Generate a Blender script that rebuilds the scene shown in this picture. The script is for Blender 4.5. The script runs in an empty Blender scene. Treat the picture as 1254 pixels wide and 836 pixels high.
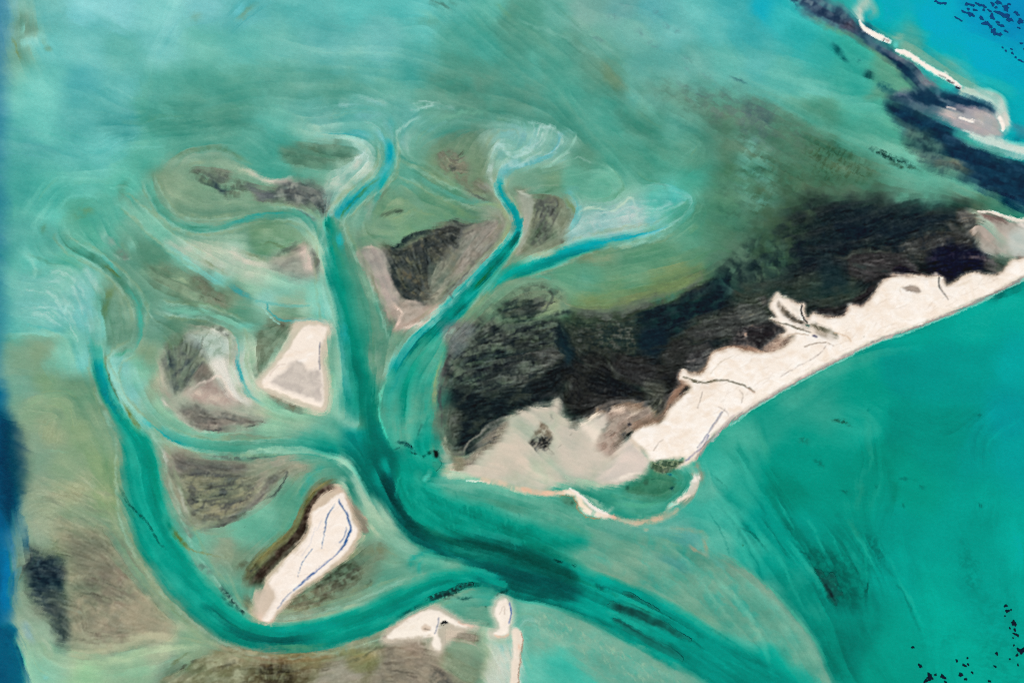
import bpy
import numpy as np, math
# ------------------------------------------------------------------ map of the tidal flats, traced in image pixels
# Frame in image pixels: X 0..1254, Y 0..836 covers the photographed ground; a margin runs all round it.
MX0, MY0, MX1, MY1 = -120, -90, 1374, 926
W, H = MX1 - MX0 + 1, MY1 - MY0 + 1
F = np.float32

def xy(s):
    return [tuple(float(v) for v in p.split(',')) for p in s.split()]

_lat = np.random.RandomState(7).rand(512, 512).astype(F) * F(6.2832)
_lc, _ls = np.cos(_lat), np.sin(_lat)

def vnoise(x, y, seed):
    """gradient noise, about 0..1"""
    x = x + seed * 17.31; y = y + seed * 29.77
    xi = np.floor(x).astype(np.int32); yi = np.floor(y).astype(np.int32)
    fx = (x - xi).astype(F); fy = (y - yi).astype(F)
    u = fx * fx * fx * (fx * (fx * 6 - 15) + 10); v = fy * fy * fy * (fy * (fy * 6 - 15) + 10)
    x0 = xi & 511; x1 = (xi + 1) & 511; y0 = yi & 511; y1 = (yi + 1) & 511
    def gd(yy, xx, dx, dy): return _lc[yy, xx] * dx + _ls[yy, xx] * dy
    a = gd(y0, x0, fx, fy); b = gd(y0, x1, fx - 1, fy); c = gd(y1, x0, fx, fy - 1); d = gd(y1, x1, fx - 1, fy - 1)
    return .5 + .78 * ((a + (b - a) * u) * (1 - v) + (c + (d - c) * u) * v)

def fbm(x, y, scale, octv=4, ang=0., stretch=1., seed=0, rough=.55):
    """0..1, mean .5; stretched along ang (degrees)"""
    t = math.radians(ang if stretch != 1 else 23 + 37.7 * seed); ca, sa = math.cos(t), math.sin(t)
    u = (x * ca + y * sa) / (scale * stretch); v = (-x * sa + y * ca) / scale
    s = 0; a = 1.; n = 0
    for k in range(octv):
        s = s + a * vnoise(u, v, seed + k * 3.7); n += a; a *= rough
        u, v = ((u * .8 - v * .6) * 2.03, (u * .6 + v * .8) * 2.03) if stretch == 1 else (u * 2.03, v * 2.03)
    s = s / n
    return np.clip((s - .5) * 1.5 + .5, 0, 1)

def mott(x, y, scale, ang=0., stretch=1., seed=0):
    """mottling: warped noise with no detail finer than the map can hold"""
    octv = max(2, min(5, int(math.log2(max(scale, 2) / 1.3)) + 1))
    k = scale * 1.1
    wx = k * (fbm(x, y, scale * 1.3, 2, seed=seed + 31) - .5); wy = k * (fbm(x, y, scale * 1.3, 2, seed=seed + 47) - .5)
    return fbm(x + wx, y + wy, scale, octv, ang, stretch, seed, .6)

def sstep(a, b, x):
    t = np.clip((x - a) / (b - a), 0, 1); return t * t * (3 - 2 * t)

def spline(pts, closed=False, n=6):
    """Catmull-Rom; returns points and the parameter (control index)"""
    p = np.array(pts, float); N = len(p)
    if N < 3 and not closed:
        t = np.linspace(0, 1, n + 1)[:, None]; return p[0] + (p[1] - p[0]) * t, t[:, 0] * 1.
    out = []; par = []
    rng = range(N if closed else N - 1)
    for i in rng:
        if closed: a, b, c, d = p[(i-1) % N], p[i], p[(i+1) % N], p[(i+2) % N]
        else: a, b, c, d = p[max(i-1, 0)], p[i], p[i+1], p[min(i+2, N-1)]
        for k in range(n):
            t = k / n
            out.append(.5*((2*b)+(c-a)*t+(2*a-5*b+4*c-d)*t*t+(3*b-a-3*c+d)*t**3)); par.append(i + t)
    if not closed: out.append(p[-1]); par.append(N - 1.)
    return np.array(out), np.array(par)

class Box:
    def __init__(s, pts, m):
        p = np.array(pts)
        s.x0 = int(max(MX0, math.floor(p[:, 0].min() - m))); s.x1 = int(min(MX1, math.ceil(p[:, 0].max() + m)))
        s.y0 = int(max(MY0, math.floor(p[:, 1].min() - m))); s.y1 = int(min(MY1, math.ceil(p[:, 1].max() + m)))
        s.ok = s.x1 > s.x0 and s.y1 > s.y0
        s.sl = (slice(s.y0 - MY0, s.y1 - MY0 + 1), slice(s.x0 - MX0, s.x1 - MX0 + 1))
        if s.ok:
            s.x, s.y = np.meshgrid(np.arange(s.x0, s.x1 + 1, dtype=F), np.arange(s.y0, s.y1 + 1, dtype=F))

def warped(b, wp, ws, seed):
    if not wp: return b.x, b.y
    return (b.x + wp * 2 * (fbm(b.x, b.y, ws, 4, seed=seed + 11) - .5),
            b.y + wp * 2 * (fbm(b.x, b.y, ws, 4, seed=seed + 53) - .5))

def dist_line(x, y, P, par):
    """distance, signed side (+ = left hand of travel seen with y down), parameter of the nearest point"""
    best = np.full(x.shape, 1e12, F); tp = np.zeros(x.shape, F); sd = np.zeros(x.shape, F)
    for i in range(len(P) - 1):
        ax, ay = P[i]; dx, dy = P[i+1] - P[i]; L = dx*dx + dy*dy
        if L < 1e-9: continue
        rx = x - F(ax); ry = y - F(ay)
        t = np.clip((rx * F(dx) + ry * F(dy)) / F(L), 0, 1)
        ex = rx - t * F(dx); ey = ry - t * F(dy); d = ex*ex + ey*ey
        m = d < best
        best[m] = d[m]; tp[m] = (par[i] + t * (par[i+1] - par[i]))[m]
        sd[m] = (F(dx) * ry - F(dy) * rx)[m]
    return np.sqrt(best), np.sign(sd), tp

def inside(x, y, P):
    r = np.zeros(x.shape, bool); n = len(P)
    for i in range(n):
        x0, y0 = P[i]; x1, y1 = P[(i+1) % n]
        if y0 == y1: continue
        c = (y0 > y) != (y1 > y)
        r ^= c & (x < (x1 - x0) * (y - y0) / (y1 - y0) + x0)
    return r

def sdist(x, y, P):
    """signed distance to a closed outline, + inside"""
    Q = np.vstack([P, P[:1]]); d, _, _ = dist_line(x, y, Q, np.arange(len(Q), dtype=float))
    return np.where(inside(x, y, P), d, -d)

CAN = np.zeros((H, W, 3), F)
ORX = np.zeros((H, W), F); ORY = np.zeros((H, W), F); ORW = np.zeros((H, W), F)   # flow direction (doubled angle)

def along(v, tp, k=None):
    v = np.asarray(v, float)
    if v.ndim == 0: return float(v)
    if v.ndim == 1: return np.interp(tp, np.linspace(0, tp_max(tp, k), len(v)), v).astype(F)
    X = np.linspace(0, tp_max(tp, k), len(v))
    return np.stack([np.interp(tp, X, v[:, j]) for j in range(v.shape[1])], -1).astype(F)
def tp_max(tp, k): return k if k else max(float(tp.max()), 1e-6)

def lay(b, col, a):
    c = CAN[b.sl]; a = np.clip(a, 0, 1)[..., None]
    CAN[b.sl] = c + (np.asarray(col, F) - c) * a

QUEUE, DEFER = [], [True]        # fine marks wait until the broad masses have been drawn out by the current
def run_queue():
    DEFER[0] = False
    for f, a, k in QUEUE: f(*a, **k)
    QUEUE.clear()

_seed = [1]
def tex_col(b, col, tx):
    """tx: (second colour, scale, threshold, contrast[, angle, stretch])"""
    col = np.broadcast_to(np.asarray(col, F), b.x.shape + (3,))
    for t in (tx if isinstance(tx, list) else [tx]):
        c2, sc, th, ct = t[:4]; ang = t[4] if len(t) > 4 else 0; st = t[5] if len(t) > 5 else 1
        n = mott(b.x, b.y, sc, ang, st, _seed[0] + 91); _seed[0] += 5
        m = sstep(th - ct * 1.7, th + ct * 1.7, n)[..., None]
        col = col + (np.asarray(c2, F) - col) * m
    return col

def orient(b, P, par, d, tp, reach, wt=1.):
    T = np.gradient(P, axis=0); ang = np.unwrap(np.arctan2(T[:, 1], T[:, 0]))
    a = np.interp(tp, par, ang); w = np.exp(-(d / reach) ** 2) * wt
    ORX[b.sl] += w * np.cos(2*a); ORY[b.sl] += w * np.sin(2*a); ORW[b.sl] += w

def S(s, w, col, a=1., soft=.6, wp=2., ws=22, tx=None, ori=1., br=0, brs=9, taper=None):
    """a band along a line: half width w, edge softness 0..1, br = patchy along its length"""
    pts = xy(s) if isinstance(s, str) else s
    P, par = spline(pts); k = len(pts) - 1
    mw = max(w) if not np.isscalar(w) else w
    if DEFER[0] and (mw <= 3.0 or wp < 1 or br or (wp <= 1 and mw < 6)):
        QUEUE.append((S, (pts, w, col), dict(a=a, soft=soft, wp=wp, ws=ws, tx=tx, ori=ori, br=br, brs=brs, taper=taper)))
        if ori and mw > 1.2:
            b = Box(P, mw + 30)
            if b.ok:
                d, _, tp = dist_line(b.x, b.y, P, par); orient(b, P, par, d, tp, mw + 8, ori * .7)
        return
    b = Box(P, mw * 1.25 + wp + 22)
    if not b.ok: return
    _seed[0] += 1; sd = _seed[0]
    if wp >= 1:                                   # drowned marks are soft; only dry sand has crisp ones
        soft = min(1, soft + .2)
        if taper is None: taper = mw < 12
        if mw <= 4: a = np.asarray(a) * .85; w = np.asarray(w) * 1.3; mw *= 1.3
    x, y = warped(b, wp, ws, sd)
    d, _, tp = dist_line(x, y, P, par)
    ww = along(w, tp, k)
    q = d / np.maximum(ww, .3)
    al = 1 - sstep(1 - soft, 1 + soft * .45, q)
    al = al * along(a, tp, k)
    if taper: al = al * sstep(0, min(1.1, k * .45), np.minimum(tp, k - tp))
    if wp >= 1 and mw < 6 and not br: al = al * (.55 + .45 * sstep(.3, .55, fbm(b.x, b.y, 14, 3, seed=sd + 3)))
    if br: al = al * sstep(br - .22, br + .22, fbm(b.x, b.y, brs, 4, seed=sd))
    c = along(col, tp, k) if not np.isscalar(col[0]) else col
    if tx: c = tex_col(b, c, tx)
    lay(b, c, al)
    if ori and DEFER[0]: orient(b, P, par, d, tp, mw + 12, ori)

def CH(s, w, ramp, a=1., wp=2., ws=22, ori=1.):
    """a band whose colour changes ACROSS it: ramp = [(u, colour, alpha)], u from -1 (right of travel) to 1 (left... seen with y down)"""
    pts = xy(s); P, par = spline(pts); k = len(pts) - 1
    mw = max(w) if not np.isscalar(w) else w
    b = Box(P, mw * 1.2 + wp + 22)
    if not b.ok: return
    _seed[0] += 1
    x, y = warped(b, wp, ws, _seed[0])
    d, sg, tp = dist_line(x, y, P, par)
    u = sg * d / np.maximum(along(w, tp, k), .3)
    U = [r[0] for r in ramp]
    c = np.stack([np.interp(u, U, [r[1][j] for r in ramp]) for j in range(3)], -1)
    al = np.interp(u, U, [r[2] for r in ramp], left=0, right=0) * along(a, tp, k)
    lay(b, c, al)
    if ori: orient(b, P, par, d, tp, mw + 12, ori)

def RIM(s, w, off=(1.15, 1.5), cols=((165, 206, 186), (140, 162, 126)), a=.38, sides=(1, -1)):
    """thin pale and olive threads along both banks of a channel"""
    P, par = spline(xy(s), n=3); k = len(xy(s)) - 1
    T = np.gradient(P, axis=0); T /= np.maximum(np.hypot(T[:, 0], T[:, 1]), 1e-6)[:, None]; Nn = np.stack([-T[:, 1], T[:, 0]], 1)
    ww = along(w, par, k) if not np.isscalar(w) else np.full(len(P), w)
    for sd in sides:
        for o, c in zip(off, cols):
            Q = P + Nn * (sd * (ww * o + 1.0))[:, None]
            S([tuple(q) for q in Q[::2]], 1.7, c, a, 1, 2.2, 16, ori=.3, br=.36, brs=22)

def PG(s, col, a=1., fi=4., fo=3., wp=2., ws=22, tx=None, thr=None, sm=True):
    """a closed patch: feather fi px inside, fo px outside; thr=(scale, threshold, contrast, angle, stretch) makes it patchy"""
    pts = xy(s) if isinstance(s, str) else s
    if DEFER[0] and wp <= 1.5:
        QUEUE.append((PG, (pts, col), dict(a=a, fi=fi, fo=fo, wp=wp, ws=ws, tx=tx, thr=thr, sm=sm))); return
    P = spline(pts, True, 4)[0] if sm else np.array(pts)
    b = Box(P, fo + wp + 4)
    if not b.ok: return
    _seed[0] += 1; sd = _seed[0]
    x, y = warped(b, wp, ws, sd)
    al = sstep(-fo, fi, sdist(x, y, P)) * a
    if thr:
        n = mott(b.x, b.y, thr[0], thr[3] if len(thr) > 3 else 0, thr[4] if len(thr) > 4 else 1, sd + 7)
        al = al * sstep(thr[1] - thr[2] * 1.6, thr[1] + thr[2] * 1.6, n)
    c = tex_col(b, col, tx) if tx else col
    lay(b, c, al)
    t = thr if thr and len(thr) > 4 else ((tx[0] if isinstance(tx, list) else tx)[1:] if tx else ())
    if len(t) > 4:                                # the grain of a bed runs the way it was combed
        q = math.radians(2 * t[3]); w = al * .5
        ORX[b.sl] += w * math.cos(q); ORY[b.sl] += w * math.sin(q)

def base(samples):
    """smooth ground colour from scattered colour samples"""
    A = np.array(samples, F); st = 6
    gx = np.arange(MX0, MX1 + st, st, dtype=F); gy = np.arange(MY0, MY1 + st, st, dtype=F)
    X, Y = np.meshgrid(gx, gy)
    X = X + 26 * (fbm(X, Y, 60, 4, seed=3) - .5) ; Y = Y + 26 * (fbm(X, Y, 60, 4, seed=4) - .5)
    num = np.zeros(X.shape + (3,), F); den = np.zeros(X.shape, F)
    for p in A:
        d2 = (X - p[0]) ** 2 + (Y - p[1]) ** 2
        w = 1 / (d2 + 90) ** 2.0
        num += w[..., None] * p[2:5]; den += w
    g = num / den[..., None]
    xs = np.arange(MX0, MX1 + 1); ys = np.arange(MY0, MY1 + 1)
    fx = (xs - MX0) / st; i = np.minimum(fx.astype(int), g.shape[1] - 2); fx = (fx - i)[None, :, None]
    fy = (ys - MY0) / st; j = np.minimum(fy.astype(int), g.shape[0] - 2); fy = (fy - j)[:, None, None]
    top = g[j][:, i] * (1 - fx) + g[j][:, i + 1] * fx; bot = g[j + 1][:, i] * (1 - fx) + g[j + 1][:, i + 1] * fx
    CAN[:] = top * (1 - fy) + bot * fy

def flow_field():
    """smoothed direction field"""
    def blur(f, r):
        for ax in (0, 1):
            for _ in range(2):
                c = np.cumsum(np.pad(f, [(r + 1, r) if a == ax else (0, 0) for a in (0, 1)], mode='edge'), axis=ax, dtype=np.float64)
                n = f.shape[ax]
                f = ((np.take(c, np.arange(2*r + 1, 2*r + 1 + n), ax) - np.take(c, np.arange(0, n), ax)) / (2*r + 1)).astype(F)
        return f
    yy, xx = np.meshgrid(np.arange(MY0, MY1 + 1, dtype=F), np.arange(MX0, MX1 + 1, dtype=F), indexing='ij')
    t = 2 * (math.radians(28) + 1.4 * (fbm(xx, yy, 150, 3, seed=77) - .5))
    ox = ORX * 3 + .25 * np.cos(t); oy = ORY * 3 + .25 * np.sin(t)
    ox = blur(ox, 5); oy = blur(oy, 5)
    a = .5 * np.arctan2(oy, ox)
    return np.cos(a).astype(F), np.sin(a).astype(F), xx, yy

def lic(img, vx, vy, n, step=1.2):
    """smear a field along the flow"""
    acc = img.copy(); cnt = 1
    J, I = np.meshgrid(np.arange(H, dtype=F), np.arange(W, dtype=F), indexing='ij')
    for sgn in (1, -1):
        px = I.copy(); py = J.copy(); lx = vx * sgn; ly = vy * sgn
        for _ in range(n):
            px += lx * step; py += ly * step
            ix = np.clip(px + .5, 0, W - 1).astype(np.int32); iy = np.clip(py + .5, 0, H - 1).astype(np.int32)
            nx = vx[iy, ix]; ny = vy[iy, ix]
            f = np.where(nx * lx + ny * ly < 0, -1, 1).astype(F)
            lx = nx * f; ly = ny * f
            acc += img[iy, ix]; cnt += 1
    return acc / cnt
# ------------------------------------------------------------------ ground colours
BASE = """
0,0,110,175,165 10,8,120,180,165 30,30,108,150,118 32,48,128,198,188 22,62,115,165,130 60,20,105,180,170 100,10,115,190,185 150,10,118,190,185 200,20,115,190,180 250,10,105,180,175 300,10,88,172,165
60,60,95,180,170 100,60,100,180,170 150,60,92,172,158 200,50,110,185,175 250,50,95,175,158 300,60,92,175,160 50,110,100,185,170 100,95,75,165,160 150,110,85,170,160 200,110,85,165,145 250,110,80,158,135 300,110,78,155,130
50,150,100,185,170 100,150,78,165,155 150,150,75,160,150 190,140,75,155,130 230,140,75,150,125 280,140,72,148,122 30,190,80,165,155 90,190,90,175,165 130,190,95,180,170 180,190,92,172,150
380,10,90,175,165 440,10,85,178,168 500,10,80,175,165 560,15,78,165,150 600,10,85,170,150 620,20,85,150,120 340,60,98,175,160 400,50,90,170,160 460,50,98,175,165 520,40,80,172,160 560,50,72,155,135 600,60,68,158,140
340,100,85,160,140 400,90,88,165,150 450,90,85,165,150 510,80,75,160,145 560,90,75,150,125 600,100,70,145,120 320,130,82,160,140 370,125,90,165,150 420,110,82,155,135 470,105,92,165,145 530,125,88,155,130 580,110,75,140,115
330,150,88,170,150 400,145,105,170,155 440,140,95,170,155 500,140,85,160,145 560,145,85,150,125 610,140,80,150,125 330,170,75,155,135
640,20,85,155,125 680,10,95,165,145 720,10,105,160,145 760,10,105,165,155 800,10,85,165,160 850,10,85,175,165 900,10,60,165,160 935,10,20,165,175 640,60,75,150,125 690,50,88,160,135 730,50,100,165,145 780,40,95,165,150 830,30,90,170,160 880,40,85,175,165 920,40,60,165,160
640,90,70,155,135 690,90,75,155,130 740,90,88,150,118 790,80,88,160,145 840,80,95,165,150 890,80,85,170,155 935,80,80,170,160 640,120,80,150,125 690,120,72,155,130 790,110,90,165,150 850,100,90,165,150 900,105,88,165,150
640,150,88,165,145 690,150,70,145,120 740,150,72,155,130 790,150,75,145,115 840,140,92,165,145 890,150,85,145,115 930,150,85,140,120 710,190,95,150,118 750,190,80,158,132 800,190,75,155,130 850,190,88,150,118 900,190,85,150,135 935,190,90,135,105
950,20,50,175,170 980,50,40,165,160 1000,60,50,165,155 960,100,90,175,160 1000,110,95,180,165 1050,100,60,165,150 1040,70,60,165,150 1085,85,95,160,130 1110,100,100,160,130 1000,140,85,150,120 960,160,95,150,115 1000,170,90,140,105 1050,160,95,170,145 1050,130,85,175,155 1090,150,85,165,140 960,190,95,145,110 1010,195,80,125,95 1080,190,105,170,145
1090,10,20,175,180 1150,20,0,175,190 1200,30,0,165,190 1240,15,0,145,185 1150,60,10,175,185 1200,70,0,172,188 1240,80,0,165,185 1180,90,50,175,175 1120,50,80,170,160 1220,110,40,175,175 1250,130,20,170,178
20,230,70,160,150 60,230,85,175,160 100,230,95,180,165 150,220,95,180,160 60,270,95,185,170 90,265,95,168,140 130,260,90,170,150 60,290,90,165,150 110,280,80,165,140 40,320,110,190,175 80,320,95,175,150 90,340,115,180,160 30,350,120,190,175 60,350,120,185,165 100,350,120,185,175 40,380,115,185,175 80,370,115,180,170 100,385,110,190,190 20,400,90,175,165 60,400,105,185,175 15,300,85,165,155
170,260,115,170,145 190,290,115,180,155 180,300,105,155,128 160,310,115,160,135 220,310,115,175,150 250,310,135,170,145 280,310,160,190,170 200,330,110,150,120 220,350,130,165,130 250,345,112,130,108 280,360,130,155,120 240,375,118,165,135 300,380,105,155,122 270,340,130,190,175
140,370,110,145,105 150,400,110,150,120 160,380,105,160,130 190,390,115,160,140 210,400,112,148,115 250,400,105,135,112
210,230,125,155,115 240,240,135,165,125 270,255,125,160,125 300,250,120,160,125
330,215,85,165,145 320,245,108,155,122 330,280,110,150,110 320,295,120,155,112 370,270,130,175,150 390,290,150,190,165 320,340,150,190,165 360,350,140,190,170 330,365,145,195,180 380,370,140,200,180 395,380,120,190,175 350,385,120,155,120 360,375,150,180,155
440,265,115,165,140 438,300,112,155,120 445,330,108,150,125 480,230,100,160,130 480,260,125,155,115 500,220,100,165,140 530,230,115,160,120 500,270,130,165,120 560,240,115,160,120 590,230,140,155,130 540,210,120,155,115 570,270,120,150,115 600,275,140,155,135 460,290,140,160,130 610,370,125,160,120
700,220,105,170,140 740,230,115,180,150 680,225,125,160,120 660,225,125,165,135 720,265,140,182,168 760,260,152,185,180 740,280,142,185,180 700,280,130,180,175 800,250,100,185,170 830,240,85,180,170 850,220,85,170,145 900,220,95,150,115 880,250,90,155,120 930,220,95,150,130 850,280,95,160,125 800,310,105,155,115 750,320,115,155,115 720,310,130,155,115 690,330,110,165,125 720,340,105,165,130 780,330,105,155,115 850,310,105,150,110 900,300,95,140,110 930,280,100,145,115 830,340,128,150,98 850,340,132,148,95 760,360,125,155,105 720,370,130,150,95 780,375,130,145,92 810,355,130,150,96 660,350,110,150,115 890,315,95,132,108
950,230,80,130,115 950,280,85,130,100 960,300,80,120,95 950,325,70,110,95 980,220,85,125,90 1020,215,85,135,100 1060,230,85,130,105 1100,225,105,170,145 1140,235,105,175,150 1180,230,110,165,140 1180,250,70,110,85
30,440,140,170,135 50,430,140,165,125 80,430,120,185,165 100,440,115,190,180 60,460,135,165,120 90,470,120,155,116 40,500,145,170,130 80,500,145,170,125 60,530,150,165,125 100,530,150,170,125 110,480,120,160,120 40,560,130,160,130 80,570,150,170,130 120,570,140,165,115 115,500,130,160,120 50,600,150,165,135 90,600,155,165,130 130,610,145,165,115 60,620,160,170,140 20,470,110,160,140
145,460,125,190,175 155,450,140,195,185 165,480,130,190,180 170,450,125,185,155 190,470,150,168,135 215,520,130,180,150 180,440,140,162,122 280,450,185,195,180 300,490,190,200,180 250,540,115,165,135 300,540,110,150,120
330,520,145,190,160 310,505,165,200,170 370,520,140,180,150 330,540,110,160,125 380,545,80,165,140 405,440,120,170,140 400,480,140,190,160
430,400,60,150,125 440,440,35,140,120 445,480,15,130,115 440,530,15,135,125 460,560,5,105,95 480,600,0,95,90 490,435,95,152,122 472,430,88,150,122 455,410,70,145,120
490,480,60,170,145 510,470,70,165,140 490,510,60,175,150 505,450,40,160,140 530,450,85,165,130 520,580,20,165,140 500,600,20,160,135 540,610,15,150,130
330,590,115,165,130 380,580,120,165,130 300,640,120,175,140 330,640,115,170,135 290,680,135,155,120 350,610,105,165,130
1000,430,70,165,145 960,480,60,160,140 950,500,30,150,130 900,530,70,170,145 1000,500,45,155,135 1050,470,20,150,130 1100,450,10,145,135 1150,450,0,150,140 1200,450,0,150,140 1250,440,0,160,155 1240,510,0,150,150 1060,520,30,160,140 1100,520,0,140,125 1080,560,10,140,120 1150,540,0,145,130 1200,560,0,150,140 1250,560,0,155,150 1000,560,20,150,130 960,600,0,140,120 1060,600,20,145,125 1120,600,0,150,130 1200,610,0,155,140 1120,410,15,155,140 1200,390,25,165,150 1250,370,20,165,150
980,660,0,145,130 1030,670,0,138,122 1100,640,0,150,135 1150,650,0,155,140 1200,650,0,150,135 1250,650,0,165,150 1030,720,0,120,108 1100,700,0,155,140 1150,720,0,163,145 1200,720,0,155,140 1050,780,0,132,117 1020,800,0,135,118 1100,800,0,155,135 1150,770,0,168,148 1200,800,0,165,145 1240,760,0,160,145 1080,830,0,147,127 950,740,85,170,150 990,790,80,170,150 960,800,60,170,150 990,826,90,170,150 950,690,25,155,138
880,560,60,172,150 900,600,40,160,140 870,620,70,175,155 900,640,60,175,155 880,660,85,175,155 930,640,15,150,135 860,600,85,170,150 920,670,50,170,150 890,690,90,170,150
560,600,90,175,150 600,610,55,155,130 640,620,75,160,130 690,640,100,165,135 650,600,80,165,140 720,660,110,165,140 760,660,105,165,145 800,670,90,165,150 840,680,85,160,150 770,690,125,160,130 830,710,120,160,130 870,740,110,160,130 700,680,95,165,135 820,690,95,155,145 900,720,100,165,145 930,770,80,170,150 960,830,60,170,150 920,810,60,165,145 880,710,105,165,145
560,640,15,135,120 600,650,20,130,118 540,620,15,150,130
650,750,110,180,155 640,780,95,180,160 700,770,125,180,150 750,810,120,175,145 800,830,110,170,145 690,810,70,180,160 720,830,70,180,160 650,820,100,185,165 760,832,85,175,155
500,660,120,175,145 470,680,120,165,130 450,650,140,175,140 470,640,150,185,160 440,700,125,160,125 420,730,120,160,125 480,710,110,165,135 540,690,80,170,140 530,710,100,170,140 400,740,130,165,130 370,750,150,170,140 560,740,110,170,140 590,750,115,165,135 600,730,60,160,140 560,730,95,165,140
20,640,110,150,135 50,640,150,165,135 100,640,150,165,130 150,680,130,165,125 170,700,130,165,125 90,680,135,145,115 120,700,135,140,115 150,740,150,155,130 180,760,165,170,140 130,770,160,160,135 100,800,165,175,145 60,800,150,180,150 200,790,160,175,145 230,790,140,170,130 50,770,150,175,150 50,820,140,190,165 100,825,150,190,150 160,815,150,180,145 220,820,120,140,110 200,770,165,175,145 210,740,140,170,130 60,740,130,150,125 110,740,140,145,118
250,810,140,160,120 300,800,110,120,85 350,810,120,125,95 400,800,130,140,110 430,790,125,145,105 450,820,135,140,120 500,800,150,140,122 560,800,145,165,130 590,800,140,165,130 540,820,150,155,130 480,830,150,145,130 580,825,130,160,125 270,690,135,170,140 240,690,110,170,140 250,720,90,170,140 275,740,100,165,135
230,670,100,170,140 200,610,130,165,125 205,640,90,165,135
"""
def g(c): return (c, c, c)
def build_map():
    base([[float(v) for v in t.split(',')] for t in BASE.split()])
    WHT = (250, 240, 229); CRM = (240, 225, 208); TAN = (205, 195, 178); PNK = (212, 196, 184)
    # ---------------- north: pale plumes and olive smears
    S('1240,-30 1150,-40', 5, WHT, 0)
    S('20,0 28,30 24,50 40,85', [5, 8, 6, 4], (108, 145, 108), .55, .9, 5)
    S('12,42 20,58 26,80', [2, 2, 1], (105, 130, 75), .7, .8, 3)
    S('28,20 24,50', [3, 6], (125, 200, 190), .6, .9, 3)
    S('48,10 52,40 60,62', [4, 4, 3], (120, 188, 172), .6, .9, 4); S('52,60 66,60', 3, (100, 140, 105), .5, .9, 3)
    S('60,60 50,45', 3, (105, 150, 115), .5, .9)
    S('200,50 210,30 222,0', [7, 9, 7], (128, 195, 188), .45, 1, 6); S('285,27 300,15 318,4', 3, (100, 145, 115), .6, .9, 3)
    S('282,22 302,0', 6, (105, 195, 195), .5, 1, 3); S('232,22 250,20', 5, (100, 150, 125), .45, 1, 4)
    S('130,115 160,140 168,136', 4, (62, 150, 142), .5, 1, 5); S('130,150 180,150 190,120', 14, (62, 148, 138), .35, 1, 8)
    S('150,120 190,130 240,133 300,118', 4, (110, 185, 160), .35, 1, 6); S('185,150 230,152 300,135', 12, (66, 140, 112), .4, 1, 8)
    S('250,160 300,150 330,172', 10, (72, 140, 115), .4, 1, 8); S('90,180 120,186 140,168', 6, (105, 190, 178), .4, 1, 6)
    S('0,176 50,180 80,195', 10, (68, 152, 150), .4, 1, 6)
    S('350,60 400,70 470,66 530,75', 14, (105, 178, 165), .35, 1, 9); S('330,95 390,92 450,100', 10, (78, 150, 128), .35, 1, 8)
    S('316,120 370,118 420,105 430,115', 8, (78, 150, 125), .4, 1, 8); S('400,100 450,112 470,122', 8, (76, 150, 130), .4, 1, 8)
    S('524,1 536,4 545,10', [4, 5, 3], (45, 95, 80), .75, .9, 3); S('532,1 556,14', 2, (60, 110, 95), .6, .9, 2); S('548,0 562,8', 2.5, (62, 125, 108), .6, .9, 2)
    S('500,10 530,20 545,32', 5, (100, 180, 160), .5, 1, 4); S('505,30 525,25 540,38', 4, (85, 145, 118), .5, 1, 4)
    S('590,10 605,28 622,45', [2, 4, 3], (105, 190, 170), .5, 1, 3); S('602,0 630,26', 2.5, (90, 150, 112), .55, 1, 2); S('560,10 590,40 640,90', 8, (62, 155, 135), .4, 1, 6)
    S('628,22 660,45 680,70', 8, (72, 145, 112), .5, 1, 6); S('640,55 670,75', 8, (82, 178, 158), .5, 1, 6)
    S('540,105 590,125 640,130', 16, (70, 138, 108), .45, 1, 10); S('520,150 560,140 610,130', 3, (110, 175, 145), .45, 1, 5)
    S('628,20 650,30 690,45 720,65 750,80', 2, (115, 175, 155), .5, 1, 3); S('690,20 715,40 745,62 770,72', 2.5, (122, 178, 160), .45, 1, 3)
    S('650,-20 700,25 740,60', 1.5, (75, 140, 115), .4, 1, 2); S('720,40 745,55', 1.6, (85, 130, 125), .5, 1, 2)
    S('735,70 745,90 755,105 765,118', [5, 8, 9, 5], (112, 138, 88), .6, 1, 4); S('690,40 735,75', 5, (108, 158, 125), .4, 1, 4)
    S('690,120 700,150 735,185', 9, (66, 138, 112), .5, 1, 6); S('640,110 690,140 715,175', 7, (70, 145, 118), .4, 1, 6)
    S('770,145 790,165 815,188', 12, (68, 138, 108), .5, 1, 7); S('720,110 760,130 800,150', 7, (66, 160, 138), .4, 1, 6)
    S('775,115 800,140 830,160', 5, (92, 172, 152), .5, 1, 5); S('800,170 850,175 830,205', 9, (90, 165, 140), .4, 1, 7)
    for q in ('740,18 760,22', '755,5 775,6', '795,10 815,20', '812,25 822,38', '775,35 790,45', '790,50 812,60', '822,34 838,38', '830,66 848,78', '838,80 848,88', '852,88 870,95 882,102'):
        S(q, 3, (85, 130, 130), .4, 1, 3, br=.5, brs=6)
    S('890,92 906,98 918,104', [1, 1.6, .8], (45, 105, 105), .75, .8, 1); S('838,64 850,75 846,68', 2.5, (65, 120, 112), .45, 1, 2, br=.45)
    # wave bedded weed to the east of the shoal, fine dark ripples
    PG('790,108 850,106 900,116 945,132 990,148 1050,176 1090,205 1070,240 1010,240 970,270 930,310 900,325 860,300 850,250 868,200 850,160', (86, 132, 104), .75, 40, 26, 8, 30, tx=[((98, 140, 100), 26, .5, .2, 40, 1.6)])
    PG('800,106 860,108 910,118 950,134 1000,156 1060,190 1080,220 1010,232 960,262 930,300 890,290 880,230 890,190 840,140', (62, 104, 88), .6, 26, 22, 6, 30, thr=(7, .56, .13, 8, 3.4))
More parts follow.
